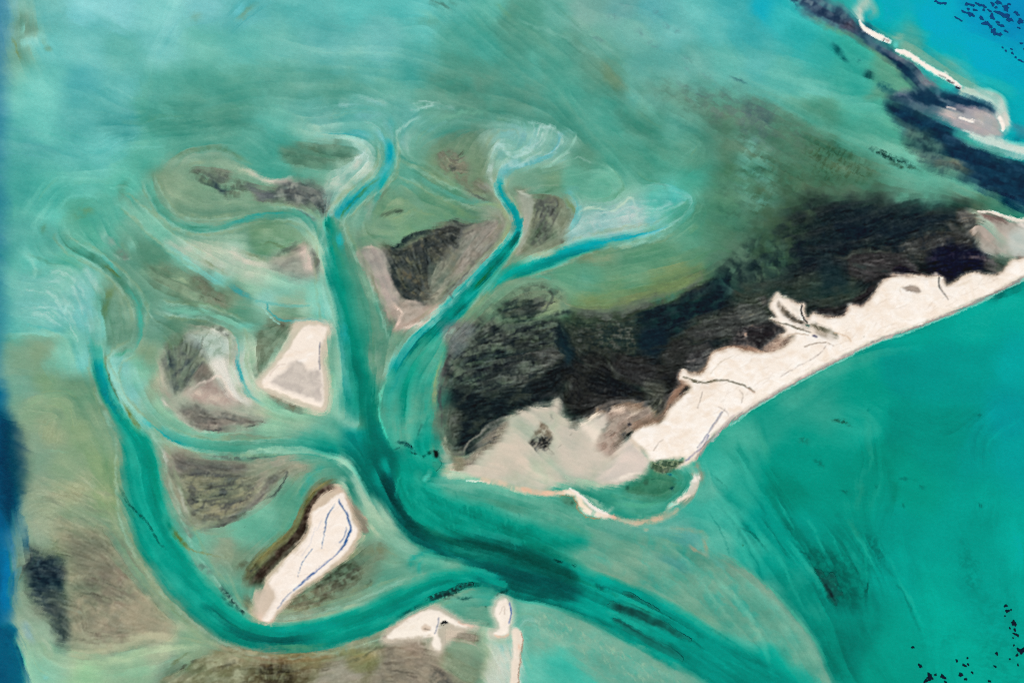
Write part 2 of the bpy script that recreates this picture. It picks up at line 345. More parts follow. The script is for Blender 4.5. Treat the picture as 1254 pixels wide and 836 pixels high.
    PG('830,108 880,112 930,126 980,150 1020,175 1000,195 950,190 900,165', (72, 104, 100), .6, 16, 14, 4, thr=(5, .55, .12, 15, 3.0))
    PG('892,162 920,168 945,185 950,215 945,250 925,262 908,240 900,205', (108, 176, 162), .55, 14, 14, 5, 20, thr=(8, .5, .16, 10, 2.2))
    PG('884,150 904,160 902,205 884,210', (94, 128, 84), .5, 9, 12, 4)
    PG('905,128 935,130 946,148 920,156', (66, 96, 96), .65, 7, 8, 3, thr=(6, .46, .14, 12, 2.2))
    S('912,182 930,192 948,202', 2.6, (66, 92, 70), .6, .9, 3, br=.42)
    PG('955,150 1000,162 1045,186 1080,214 1050,240 1000,238 955,215 945,180', (84, 124, 92), .6, 20, 18, 6, thr=(13, .42, .18, 30, 1.6))
    PG('985,172 1020,176 1056,196 1070,218 1030,224 1000,212', (46, 74, 54), .55, 14, 12, 3, thr=(4.2, .6, .1))
    PG('940,200 990,210 1040,228 1000,245 950,240', (70, 96, 74), .5, 12, 14, 5, thr=(6, .5, .15, 30, 2))
    S('955,125 1000,150 1060,178 1120,200', [6, 10, 14, 12], (98, 175, 155), .55, 1, 5); S('940,95 990,105 1050,125 1100,150', 10, (100, 180, 165), .45, 1, 6)
    S('1058,180 1075,186 1100,197 1125,206', [1.5, 3, 3, 4], (20, 50, 48), .8, .9, 3, br=.4, brs=5); S('1080,200 1110,204 1130,212', 2, (35, 60, 48), .7, .9, 3, br=.45)
    S('1080,180 1130,198 1180,222 1254,252', [6, 7, 9, 7], (100, 172, 152), .75, 1, 3)
    for s_, c_, a_ in (('520,85 580,75 650,100 690,140 640,168 560,150', (88, 138, 108), .5), ('690,40 740,60 780,110 805,165 760,150 720,100', (98, 140, 104), .42), ('700,180 760,170 820,190 800,215 730,215', (96, 148, 112), .4), ('300,95 380,88 440,108 400,132 320,125', (84, 148, 122), .45), ('200,120 260,112 320,140 280,165 220,150', (78, 142, 112), .45), ('600,20 650,40 690,80 650,90 610,60', (84, 142, 112), .4)): PG(s_, c_, a_, 26, 26, 9, 40, thr=(34, .42, .2, 30, 1.8))
    # ---------------- dark water weed band, north-east
    S('1015,50 1025,60 1032,70 1042,79', [3, 3, 2.4, 1.6], (15, 85, 90), .85, .9, 2)
    S('1056,88 1064,92 1073,96', [2, 4, 2], (20, 62, 72), .9, .8, 2); S('1070,98 1085,108 1105,115', [4, 6, 6], (20, 85, 95), .7, 1, 3, br=.4); S('1048,74 1055,75', 1.4, (30, 110, 110), .6)
    S('970,-12 1000,8 1040,30 1075,55 1110,85 1128,108', [9, 18, 15, 10, 9, 8], [(60, 85, 95), (62, 82, 105), (75, 85, 105), (20, 65, 95), (15, 55, 85), (20, 55, 80)], .95, .7, 4, 20, tx=((100, 130, 140), 14, .6, .2, 35, 2))
    S('970,-5 1000,10 1028,22', [8, 13, 10], (25, 55, 85), .7, .8, 4, br=.45); S('1030,26 1050,38', 7, (92, 88, 102), .7, .9, 3)
    S('1062,52 1090,70 1112,88 1122,105', [5, 6, 7, 6], (8, 52, 80), .9, .8, 2); S('980,10 1010,32 1050,48 1080,70 1115,92', 3, (105, 142, 110), .5, 1, 3)
    S('1070,55 1100,70 1120,80 1130,100 1155,112', [3, 5, 6, 6, 4], (112, 116, 130), .75, .9, 2); S('1100,72 1120,84 1128,96', 3.5, (12, 50, 78), .8, .9, 2)
    S('1128,90 1140,102 1155,108', [3, 7, 4], (118, 120, 132), .8, .9, 3)
    PG('1105,112 1125,108 1150,112 1180,116 1215,128 1225,140 1200,142 1165,135 1140,135 1100,125 1085,118', (22, 55, 85), .92, 6, 7, 3, tx=((90, 110, 128), 9, .62, .15, 18, 3))
    S('1090,124 1130,132 1170,148 1200,162 1230,180', [5, 8, 10, 10, 8], (105, 118, 132), .85, .9, 3, tx=((60, 92, 110), 8, .5, .2, 25, 3))
    S('1150,130 1180,134 1218,142', 6, (112, 112, 130), .8, .9, 3)
    PG('1150,138 1165,134 1200,136 1222,142 1228,162 1222,170 1196,164 1170,152', (170, 166, 170), .92, 5, 6, 2, tx=((190, 178, 172), 12, .5, .2, 20, 2))
    PG('1086,126 1120,134 1150,148 1172,166 1200,184 1254,200 1320,215 1320,275 1254,258 1220,240 1190,224 1160,206 1130,192 1116,172 1098,150', (14, 54, 82), .95, 8, 9, 4, tx=[((34, 76, 104), 7, .6, .16, 12, 3.5), ((8, 40, 66), 9, .6, .14, 8, 3)])
    PG('1110,160 1130,158 1150,176 1170,196 1190,212 1160,214 1130,200 1112,182', (86, 126, 112), .75, 6, 8, 3, tx=[((46, 78, 80), 6, .5, .14, 160, 3)])
    S('1090,140 1110,152 1130,160', [3, 6, 3], (60, 96, 100), .7, 1, 2)
    S('1110,155 1135,172 1160,190', 5, (95, 140, 125), .5, 1, 4, br=.5); S('1140,205 1165,200 1190,212', 5, (118, 118, 90), .6, 1, 3)
    S('1100,118 1070,115 1055,122', 6, (105, 150, 120), .5, 1, 4); S('1115,160 1090,140', 4, (60, 110, 100), .6, 1, 4)
    S('1175,175 1210,182 1254,186 1300,190', [3, 5, 6, 6], (120, 160, 155), .55, 1, 2)
    S('1190,165 1222,172 1254,182 1300,195', [4, 5.5, 5.8, 5.8], (188, 206, 196), .95, .9, 1, taper=False)
    S('1178,112 1205,114 1222,118 1228,130 1232,150', [4, 5, 5.5, 5.5, 5], [(175, 195, 180), (160, 192, 182), (150, 188, 180), (195, 208, 198), (215, 215, 205)], .95, .9, 1, taper=False)
    S('1235,150 1250,158 1290,165', [4, 8, 9], (85, 130, 145), .7, 1, 3); S('1240,172 1254,165', 4, (60, 100, 120), .5, 1, 2)
    S('1055,-20 1060,0 1052,14 1054,24', [12, 11, 9, 4], [(110, 170, 160), (160, 190, 175), (190, 198, 185), (220, 218, 205)], .9, .8, 2); S('1060,0 1072,14 1058,24', [9, 6, 3], (140, 180, 168), .8, .9, 2)
    S('1088,46 1100,46 1112,44', [3, 6, 5], (150, 180, 160), .7, .9, 2); S('1092,56 1102,54', 3, (100, 200, 190), .9, .9, 1); S('1108,58 1130,68 1155,84 1190,108', [10, 13, 14, 10], (128, 170, 150), .8, 1, 3, taper=False)
    S('1090,30 1130,60 1190,100 1240,135', 3, (75, 175, 160), .3, 1, 4)
    S('1057,18 1052,8', 4, (200, 200, 188), .6, .9)
    PG('1174,110 1200,109 1224,115 1233,128 1237,150 1234,162 1225,150 1219,133 1205,123 1182,117', (180, 201, 190), .9, 3, 4, 1.6); PG('1180,158 1210,170 1240,176 1310,186 1310,204 1254,191 1215,179 1190,168', (192, 207, 198), .9, 3, 4, 1.6)
    PG('1160,-40 1300,-40 1300,70 1250,66 1215,48 1180,24', (0, 138, 180), .5, 22, 18, 5)
    # creamy bars
    S('1053,26 1060,36 1075,44 1090,51', [1.5, 3.6, 3.4, 2.2], WHT, 1, .5, .8, 8); S('1098,62 1112,66 1128,77 1145,88 1160,95 1176,107', [2.4, 4, 3.2, 3.8, 4.4, 2], WHT, 1, .5, .8, 8); S('1101,60 1106,68', 2.6, WHT, 1, .5, 1)
    S('1082,48.5 1088,50', .9, (60, 60, 65), .9, .8, .5); S('1150,92 1158,96', .8, (70, 80, 85), .9, .8, .5); S('1160,98 1168,102', 1.1, (60, 70, 80), .9, .8, .5); S('1171,107 1175,108', 2, (50, 65, 85), .9, .8, .5)
    S('1176,144 1184,147 1193,149', [1.4, 1.5, 1], WHT, 1, .5, .5); S('1160,131 1170,134', 1.2, (225, 215, 210), .9, .7, .5); S('1224,144 1227,150 1229,159', [2.6, 3, 1.8], WHT, 1, .5, .5); S('1218,135 1226,146', 5, (205, 208, 200), .8, .9, 2)
    # ---------------- west: braids
    PG('190,215 205,196 235,185 265,180 290,192 310,210 350,222 390,228 400,250 380,262 330,258 290,268 240,276 210,262 195,240', (130, 158, 122), .75, 12, 6, 4, tx=((150, 175, 140), 26, .5, .2, 10, 2))
    S('205,200 225,188 262,180 285,188 305,200', 2.5, (80, 125, 95), .7, .9, 2); S('222,205 230,190 250,186', 5, (145, 170, 138), .6, 1, 4); S('190,225 188,240 200,258 220,268', [3, 5, 5, 3], (108, 140, 95), .7, 1, 3)
    S('182,215 187,232 198,252 215,270', 4, (92, 175, 150), .8, 1, 2); S('215,250 245,262 290,258 330,255', 8, (128, 162, 128), .5, 1, 5)
    PG('236,212 250,208 275,212 300,225 300,236 280,240 262,232 246,222', (70, 85, 80), .75, 4, 6, 3, thr=(7, .47, .14, 25, 1.6)); PG('242,210 262,206 282,215 270,224', (110, 118, 108), .6, 4, 5, 3)
    S('258,222 264,228 272,234 280,230', [2, 2.8, 2, 2], (40, 58, 68), .85, .9, 3); S('266,234 282,236', 2.5, (50, 68, 75), .7, .9, 3)
    S('288,208 310,214 330,222 352,224 372,224', [2.5, 3.5, 4.5, 4, 3], (188, 188, 172), .85, .9, 2); S('300,212 326,222 352,220 362,216', 3, (210, 205, 190), .5, .9, 2)
    PG('318,240 332,232 342,224 370,222 398,226 404,240 400,262 380,254 350,248', (104, 110, 108), .85, 9, 9, 4, tx=[((62, 70, 76), 10, .5, .14, 15, 2), ((140, 145, 138), 8, .66, .12, 15, 3)])
    PG('300,225 320,232 336,242 318,246', (92, 102, 105), .8, 4, 5, 3); S('352,222 362,216 372,224', 3, (85, 130, 112), .6, 1, 3, br=.4); S('360,256 376,262 392,272', 2, (85, 90, 95), .6, 1, 2)
    S('352,140 380,152 400,165 424,168 436,176', [3, 4, 5, 4, 4], (150, 190, 165), .6, 1, 4); S('345,152 375,160 420,162', 8, (140, 185, 160), .45, 1, 5)
    S('384,164 412,163 440,164 460,168', [1.5, 3, 4, 6], (68, 165, 160), .8, 1, 1.5); S('400,166 432,174 450,186 452,194', [2, 5, 6, 4], (178, 208, 192), .7, 1, 3)
    PG('345,178 380,174 420,176 440,188 430,200 400,206 360,206 345,192', (115, 148, 112), .8, 7, 6, 3, tx=((88, 122, 95), 8, .55, .15, 20, 4)); S('360,178 385,184 400,190', 2.5, (78, 112, 88), .7, 1, 2); S('350,200 400,206 440,198', 3.5, (110, 160, 130), .5, 1, 3)
    PG('404,212 428,198 444,186 456,192 460,210 442,222 420,240 408,258 402,262 400,240', (168, 196, 182), .75, 10, 10, 5, tx=[((205, 208, 196), 8, .56, .2, 140, 3), ((140, 182, 170), 9, .6, .15, 140, 3)]); S('410,256 402,268', 3, (165, 190, 180), .8, 1); S('428,210 446,192', 3, (205, 192, 178), .5, 1, 2); S('436,200 440,186', 3.5, (200, 215, 205), .6, 1, 3)
    # head fan over the trunk channel
    S('390,150 420,128 460,126 478,132', 4, (115, 170, 152), .6, 1, 4); S('420,120 450,118 470,122 500,110', 4, (110, 172, 155), .5, 1, 4); S('430,150 450,140 480,142', 6, (112, 175, 165), .6, 1, 4)
    S('522,140 505,148 492,156 486,166 490,184 496,192', [3, 2, 1.8, 1.8, 1.8, 1.5], (150, 195, 178), .75, .9, 1.5); S('470,120 484,132', 4, (72, 150, 135), .6, 1, 3)
    S('500,155 496,175 505,186', 6, (130, 175, 162), .6, 1, 4); S('518,150 500,170', 4, (110, 160, 138), .5, 1, 4); S('508,185 520,170 540,160', 4, (95, 155, 130), .6, 1, 3)
    # small eastern fans
    PG('528,190 540,170 570,158 600,155 608,170 600,200 608,230 604,244 580,236 556,224 530,212', (132, 152, 112), .8, 9, 9, 4, tx=((115, 140, 100), 12, .5, .2, 120, 2)); PG('535,188 552,184 570,196 580,215 600,235 600,242 570,228 545,208', (108, 112, 100), .75, 5, 6, 3, thr=(9, .45, .15, 40, 2)); S('540,196 552,206 562,204', 3, (68, 82, 72), .8, .9, 3, br=.4); S('566,230 584,240 602,246', 1.3, (70, 80, 75), .8, .9, 1.5); S('575,222 600,232 604,242', 4, (160, 158, 150), .7, 1, 2)
    PG('590,160 620,150 660,158 690,165 705,175 690,195 660,205 630,205 605,235 603,205 596,180', (146, 190, 176), .6, 12, 14, 6, tx=((120, 175, 172), 12, .55, .2, 120, 2))
    S('600,200 610,180 630,190 650,180 655,165', 3.5, (175, 208, 198), .65, 1, 4, br=.35); S('612,212 618,200 640,200 660,190', 4, (190, 215, 205), .6, 1, 3, br=.35); S('604,232 600,212 606,190', 2.5, (195, 212, 205), .7, 1, 2); S('640,158 642,174', 2.5, (100, 160, 160), .5, 1, 3)
    S('612,225 616,212 630,204 652,198 670,190 682,176 684,166 694,160', [6, 6, 4, 4, 4, 3, 2.5, 2], (88, 170, 172), .75, .9, 2.5); S('700,160 706,166 698,182 686,192 670,204 660,208', 1.5, (140, 192, 172), .7, 1, 2); S('692,158 706,164', 2, (110, 175, 160), .6, 1)
    S('634,212 656,206 676,206', 5, (120, 178, 165), .7, 1, 3); S('640,226 654,214 680,205 694,200', 4, (128, 165, 125), .7, 1, 3); S('648,236 668,234 690,230', 1.6, (72, 120, 95), .7, 1, 2)
    PG('630,232 640,230 660,238 690,240 700,252 702,268 696,282 690,300 675,312 650,312 632,312 640,280 636,255', (138, 145, 120), .85, 9, 8, 3, tx=[((112, 120, 95), 12, .5, .15, 100, 2)]); PG('633,236 648,236 654,250 648,280 640,300 634,310 640,275 636,255', (172, 178, 165), .7, 4, 5, 2); S('630,232 644,238 652,242', 1.8, (200, 210, 195), .8, .9, 1)
    PG('660,245 676,246 684,258 678,275 668,292 656,300 652,285 660,268', (78, 82, 74), .8, 5, 8, 3, thr=(7, .4, .18)); S('674,250 678,258 672,266', 2.6, (50, 58, 58), .7, 1, 2); S('684,298 692,296', 3, (80, 85, 70), .6, 1, 2); S('690,240 700,252 702,264', 2.5, (110, 135, 90), .7, 1, 2); S('640,308 665,312 684,306', 3, (165, 170, 140), .7, 1, 2)
    PG('700,288 710,262 722,256 752,254 778,248 790,256 792,272 770,285 740,292 715,296', (146, 186, 180), .65, 10, 11, 5, tx=[((180, 194, 188), 9, .54, .2, 165, 2.5), ((125, 178, 172), 7, .62, .15, 165, 2.5)]); S('706,272 712,258 728,254 748,258 762,250 772,242 778,246', 1.6, (185, 208, 188), .85, .9, 1.5); S('768,240 776,246 780,262 779,272', 1.5, (175, 205, 190), .8, .9, 1); S('692,228 700,236 708,252 704,268 698,280', [3, 4.5, 3.2, 3, 2], (95, 172, 170), .85, .9, 2); S('690,236 702,230 712,236', 3, (105, 170, 160), .7, 1, 3); S('704,268 700,278 696,282', 1.5, (120, 195, 188), .8, 1)
    S('728,246 746,242 760,236 764,226 752,208 748,196', [2, 2.4, 2, 1.6, 1.5, 2], (88, 150, 122), .6, 1, 2.5); S('712,224 740,212 755,220 758,232', 7, (125, 188, 160), .6, 1, 4); S('775,246 790,238 800,228 812,224', 3, (110, 178, 165), .6, 1, 3); S('796,212 812,226 820,240', 2, (90, 158, 140), .5, 1, 3)
    S('786,250 800,256 812,252 826,250', 2, (165, 205, 195), .7, 1, 2, br=.3); S('792,262 806,264 815,258', 3, (150, 195, 185), .6, 1, 3); S('800,244 825,242', 6, (112, 185, 172), .6, 1, 3); S('838,232 848,246 842,262 828,276', 4, (88, 178, 170), .6, 1, 3)
    # ---------------- left fan
    S('85,265 105,258 118,262', 7, (98, 148, 112), .6, 1, 5, br=.4); S('145,240 150,228 160,230', 6, (100, 152, 118), .6, 1, 5); S('50,280 58,282', 6, (105, 145, 100), .5, 1, 5)
    S('44,250 56,232 72,220 110,212', 5, (105, 185, 170), .6, 1, 6); S('40,300 44,270 60,245', 4, (115, 190, 175), .5, 1, 4)
    S('30,308 50,318 80,326', 2, (85, 150, 128), .6, 1, 3); S('18,302 40,320 42,335 36,342', [3, 3, 2.5, 2], (150, 205, 190), .65, 1, 3); S('38,330 44,334 55,332', 4, (108, 158, 132), .6, 1, 3)
    PG('15,340 50,330 110,335 120,360 105,395 60,400 20,385', (128, 188, 175), .6, 12, 14, 6, tx=((112, 178, 170), 14, .5, .2, 10, 2))
    S('25,382 50,376 78,380 100,390', 1.6, (165, 208, 198), .55, 1, 3, br=.35); S('72,372 78,382 84,374 92,384', 1.6, (160, 210, 200), .6, 1, 2, br=.3); S('20,394 50,402 75,406', 2, (80, 175, 168), .6, 1, 2); S('10,410 40,407 70,410 100,412', 2.4, (145, 205, 188), .6, 1, 2)
    S('94,385 104,370 108,350', 7, (125, 190, 182), .6, 1, 4, br=.35); S('110,350 124,370 128,400 122,420', 10, (108, 185, 175), .6, 1, 4)
    PG('128,370 134,352 145,350 160,362 168,385 165,408 160,430 145,432 132,420 128,395', (112, 152, 120), .85, 8, 5, 3, tx=((125, 165, 138), 12, .5, .2, 80, 2)); S('130,412 129,385 134,360 140,352', [4, 5, 4, 2], (108, 138, 85), .75, 1, 2); S('118,380 124,400 120,420', 4, (105, 185, 178), .8, 1)
    S('76,280 80,296 100,308 125,322 150,345 165,368', [2, 3.5, 4.5, 5, 4, 3], (88, 138, 105), .8, 1, 2.5); S('110,296 122,310 140,330 152,342', [3, 3.4, 2.4, 2], (72, 175, 168), .8, .9, 2); S('124,320 138,332 150,342', 1.4, (88, 112, 60), .7, .9, 2.5, br=.35)
    S('150,345 165,364 171,385 170,412 162,440', [6, 5, 4.5, 4, 3], (80, 165, 145), .8, 1, 2); S('172,360 173,390 172,412', 1.6, (72, 170, 150), .8, 1)
    S('125,272 128,290 142,305', 4, (165, 195, 182), .6, 1, 3); S('132,285 140,305', 4, (150, 165, 152), .6, 1, 3, br=.4); S('135,308 150,318 162,316', 1.5, (175, 195, 180), .6, .9, 2, br=.3); S('140,302 152,312 158,322', 4, (112, 122, 112), .6, 1, 3, br=.4)
    S('140,240 165,255 195,285 230,310 262,330', [5, 8, 10, 11, 8], (128, 188, 165), .7, 1, 4); S('146,250 150,240 165,262', 4, (118, 150, 120), .6, 1, 3); S('155,290 162,300 158,310', 6, (130, 188, 168), .7, 1, 4)
    PG('165,300 185,295 205,305 205,320 190,330 172,322', (98, 145, 112), .7, 7, 8, 4); S('165,325 180,335 188,342', 3, (135, 168, 140), .5, 1, 3)
    PG('180,325 215,330 240,340 262,352 280,365 275,378 250,378 225,368 200,352 185,340', (138, 160, 122), .8, 6, 8, 4, tx=((112, 132, 100), 9, .55, .15, 30, 2.5)); PG('232,338 250,340 262,355 280,370 262,376 248,362 240,350', (108, 118, 102), .75, 4, 6, 3, thr=(7, .42, .15, 40, 2)); S('205,340 222,342 235,352', 1.5, (165, 185, 150), .6, 1, 2, br=.3); S('240,360 256,372', 2, (75, 88, 72), .6, 1, 2, br=.4); S('200,358 225,366 250,382 285,384', 1.8, (92, 120, 95), .5, 1, 2)
    PG('205,294 240,300 270,302 290,308 320,322 330,340 310,345 285,335 250,325 225,312', (165, 185, 165), .75, 8, 10, 3, tx=((190, 192, 176), 14, .5, .2, 25, 2.5)); S('270,305 290,312 315,324 335,330', [3, 5, 5, 3], (205, 200, 184), .7, 1, 3); S('285,304 310,312 330,320', 2.5, (125, 138, 110), .6, 1, 2); S('240,315 262,326 285,338', 2.5, (120, 140, 108), .6, 1, 2.5)
    S('200,296 220,312 240,326 262,342 280,352', [4, 5, 6, 6, 4], (125, 195, 185), .75, 1, 2.5); S('280,346 288,354 300,362 316,370', [1.8, 2.8, 2.8, 1.8], (50, 158, 162), .75, 1, 1.2)
    S('190,372 212,380 250,382 275,392 300,402 320,404', [4, 5, 6, 6, 5, 4], (130, 190, 165), .8, 1, 2.5); S('194,378 214,386 240,386', 2, (165, 205, 188), .6, 1, 2); S('222,374 250,372 280,380 300,372', 2.4, (92, 150, 120), .5, 1, 2)
    S('180,370 184,384 188,392', 1.5, (165, 200, 180), .6, 1, 2); S('185,392 200,394 215,408', 4, (100, 128, 92), .6, 1, 3)
    # dome mat, west of the trunk
    PG('310,300 318,285 335,272 352,272 370,285 378,300 360,318 340,318 320,312', (122, 158, 115), .85, 7, 7, 3, tx=((138, 170, 130), 10, .5, .2, 0, 1.5)); S('336,316 352,306 368,298', [2, 3, 3], (70, 88, 78), .7, 1, 3, br=.3); S('316,302 330,296 346,302 362,296', 1.6, (88, 115, 80), .5, 1, 3, br=.3)
    PG('328,318 345,312 365,302 376,298 384,310 388,325 390,340 376,343 355,338 335,330', (172, 168, 154), .85, 9, 9, 3, tx=((145, 142, 132), 9, .5, .15, 150, 2)); S('348,312 376,302', 2.4, (98, 98, 92), .6, 1, 2); S('380,302 386,318 390,338', [2.4, 3, 2], (78, 80, 78), .85, .9, 2); PG('368,305 378,304 382,325 374,332', (196, 184, 172), .7, 4, 5, 2)
    S('312,323 325,326 340,336', 5, (205, 208, 192), .7, 1, 2.5); S('312,338 340,345 380,350', 5, (165, 205, 182), .6, 1, 3); S('330,320 312,318', 4, (195, 195, 175), .6, 1)
    PG('330,386 345,378 362,378 366,390 350,394 335,392', (132, 165, 128), .8, 4, 4, 2); S('360,378 385,380', 6, (165, 200, 178), .7, 1, 2)
    # ---------------- trunk channel and its head
    S('474,140 479,150 484,165', 4, (62, 160, 152), .6, 1, 2); S('455,158 466,170 474,180', [4, 5, 5], (75, 172, 172), .7, 1, 2)
    S('472,166 476,185 474,205 462,224 444,236 426,250 412,264 405,278', [6, 7, 7.5, 8.5, 9, 9, 8.5, 7], (62, 166, 164), .9, .55, 1.4); S('474,166 478,186 475,206', [4, 4.5, 4], (0, 150, 160), .85, .8, 1)
    S('455,226 438,240 422,254 408,268', [2, 3, 3.4, 3], (0, 138, 148), .85, .8, 1); S('470,214 452,228 434,244 420,260 416,272', 1.3, (88, 135, 85), .8, .8, 1.2); S('462,222 448,238 432,256', 3.5, (75, 172, 160), .7, .9, 1)
    S('478,200 470,218 464,236 456,250', [3, 3, 2.4, 1.6], (25, 160, 155), .9, .8, 1); S('486,160 484,175 490,188 500,198 516,204', [1.6, 1.8, 2, 2, 1.6], (62, 142, 125), .8, .9, 1.2); S('472,222 462,240 452,256 442,262', 5, (128, 175, 152), .6, 1, 2)
    CH('405,268 410,295 414,320 422,345 430,372 436,400 442,430 446,460 442,490', [9, 13, 19, 24, 26, 29, 31, 32, 34],
       [(-1.12, (120, 160, 128), 0), (-.95, (110, 152, 122), .75), (-.6, (78, 148, 120), .9), (-.1, (48, 142, 118), 1), (.3, (25, 145, 125), 1), (.65, (58, 158, 140), 1), (.9, (132, 188, 165), .85), (1.2, (160, 195, 175), 0)], 1, 1.6, ori=1.6); RIM('405,268 410,295 414,320 422,345 430,372 436,400 442,430', [9, 13, 19, 24, 26, 29, 31]); RIM('472,166 476,185 474,205 462,224 444,236 426,250 412,264 405,278', 8)
    S('418,280 416,294 420,312', [4, 5, 3], (40, 168, 165), .85, .9, 1); S('404,285 410,300 412,316', 2.4, (95, 150, 118), .8, .9, 1); S('412,330 418,352 424,385 430,410', [3, 4, 5, 6], (20, 142, 118), .6, 1, 2); S('420,300 436,350 452,400', 6, (82, 146, 118), .5, 1, 2)
    S('418,392 422,405 420,425', 4, (40, 170, 170), .7, 1, 1.5); S('414,400 418,430 420,450 424,475 430,500', [3, 4, 5, 5, 3], (50, 160, 155), .45, 1, 2)
    S('458,375 462,405 458,440', 7, (105, 152, 120), .6, 1, 2); S('455,400 450,440 455,460', 6, (62, 145, 118), .6, 1, 2)
    PG('462,405 490,410 510,412 496,440 480,462 468,470 455,455 452,430', (104, 152, 122), .85, 8, 9, 3, tx=((128, 160, 132), 12, .55, .2, 110, 2)); S('478,412 470,445', 3, (150, 175, 150), .4, 1, 2); S('500,420 485,440 472,470', 4, (125, 165, 140), .6, 1, 2)
    S('436,440 446,475 452,505 456,535', [10, 15, 18, 14], (6, 118, 102), .85, 1, 3, taper=False); S('448,500 458,530 466,560', [8, 10, 8], (0, 100, 90), .7, 1, 3); S('418,450 418,480 412,500', 4, (120, 185, 160), .6, 1, 2)
    # big mat of the right-hand triangle
    PG('442,308 448,302 466,300 482,304 498,296 512,290 530,282 548,274 556,272 570,276 592,272 612,266 618,280 606,300 592,320 576,340 558,362 545,376 528,394 508,404 490,410 476,404 470,392 468,372 460,350 448,330', (126, 130, 116), .9, 10, 9, 3, tx=[((98, 102, 92), 14, .5, .2, 140, 1.6), ((150, 148, 132), 8, .6, .15, 130, 2)])
    PG('470,300 486,300 500,292 520,282 545,273 556,272 572,278 560,300 540,320 525,340 526,366 516,372 496,368 480,350 472,330', (56, 62, 60), .9, 10, 8, 4, tx=[((98, 98, 78), 6, .6, .14, 60, 1.6), ((36, 44, 46), 8, .6, .12, 150, 2)])
    S('470,299 484,302 500,292 516,286 530,280', [2, 3, 4, 4.5, 4], (30, 44, 48), .85, .9, 3, br=.36); S('545,276 556,270 570,276 592,274', 2.4, (50, 60, 60), .75, .9, 3, br=.3); S('476,310 482,335 490,355 505,366 525,372', 4, (38, 48, 50), .8, .9, 3, br=.36); S('516,300 520,325 524,345', 3, (40, 48, 48), .7, .9, 3, br=.36); S('485,330 505,340 515,355', 8, (120, 108, 82), .5, 1, 3, br=.5, brs=5); S('535,300 555,320 545,345', 9, (122, 118, 98), .5, 1, 3, br=.45)
    PG('572,282 600,272 612,276 598,304 580,325 566,345 556,350 560,320', (152, 148, 138), .7, 8, 8, 3, tx=((125, 122, 112), 8, .55, .15, 120, 2)); S('588,312 574,330 560,350 548,366', 1.3, (62, 66, 66), .7, .9, 1.6); S('542,352 552,360 556,368', 1.2, (60, 60, 60), .6, .9, 1.4)
    PG('437,308 448,302 466,305 474,312 478,332 482,352 490,368 486,384 474,380 464,362 452,340 442,322', (164, 154, 146), .94, 5, 5, 2, tx=((182, 172, 160), 9, .5, .15, 60, 2)); S('442,305 455,302 465,306', 1.6, (205, 190, 175), .8, .9, 1.2); S('440,315 450,335 464,362 478,384', [2, 2.6, 3, 4], (192, 182, 168), .75, .9, 2)
    PG('478,372 500,368 520,372 540,376 530,388 515,398 500,402 480,406 486,394 474,388', (165, 150, 136), .9, 4, 5, 2, tx=((185, 172, 158), 8, .5, .15, 160, 2)); S('476,372 486,376 492,382 488,396 482,404', [3, 3.4, 2.2, 2, 2], (222, 205, 190), .9, .9, 1.5); S('488,374 505,370 520,374', 2, (200, 185, 170), .7, .9, 1.4); S('480,406 500,400 520,394 536,382', 1.8, (212, 200, 186), .8, .9, 1.2); S('486,378 488,380', 1.6, (245, 230, 215), .9); S('518,366 534,368 544,368', 4, (172, 176, 152), .8, 1, 2)
    S('440,275 440,300 446,325 458,350 468,378 470,400', [4, 5, 4, 4, 4, 4], (118, 142, 118), .6, 1, 2); S('436,325 450,352 462,380', 3, (150, 185, 160), .5, 1, 2); S('452,332 458,345 466,372', 1.2, (110, 118, 90), .6, 1, 1.5)
    PG('438,290 445,270 456,262 464,245 478,230 500,228 520,238 540,245 560,252 575,265 555,270 530,280 500,294 480,300 460,298 445,302', (132, 164, 120), .7, 8, 8, 3, tx=((116, 155, 118), 14, .5, .2, 20, 2)); S('462,265 475,262 490,258 494,254', [1.5, 2.6, 2.4, 1.4], (62, 82, 70), .85, .8, 2); S('464,250 468,236 478,228', 5, (115, 130, 95), .6, 1, 3); S('470,256 482,248 496,250', 3, (175, 185, 150), .5, 1, 3); S('448,270 452,285 470,292', 1.8, (92, 130, 100), .6, 1, 2); S('434,296 450,290 470,290 492,296', 2, (88, 140, 115), .6, 1, 1.5); S('452,280 470,284 490,280 505,260', 4, (140, 172, 130), .6, 1, 3); S('500,230 515,250 530,255', 6, (112, 160, 130), .5, 1, 3); S('445,262 452,250 450,280', 4, (150, 165, 148), .6, 1, 2)
    S('480,205 510,215 540,232 570,244 598,250 610,254', [3, 4, 4, 3.5, 3, 2.5], (95, 165, 145), .8, 1, 1.6); S('545,245 560,260 580,268', 3, (118, 150, 110), .6, 1, 3)
    S('560,252 600,250 616,256 622,275 616,292 600,312', [2, 2, 2.4, 2.6, 2.4, 2], (140, 165, 128), .85, .9, 1)
    # right branch channel
    S('613,214 612,228 618,243 628,258 634,272 631,290 618,308 602,325', [5, 4.4, 5, 5.4, 5.5, 5.4, 6, 7], (20, 158, 160), .96, .55, 1); S('616,240 628,256 634,274 630,290', [2.6, 3, 3.4, 3], (0, 140, 140), .85, .8, 1); S('610,220 608,234 616,250 624,270', 1.6, (165, 205, 190), .8, .9, 1); S('640,270 638,290 628,308', 2, (175, 205, 190), .75, .9, 1)
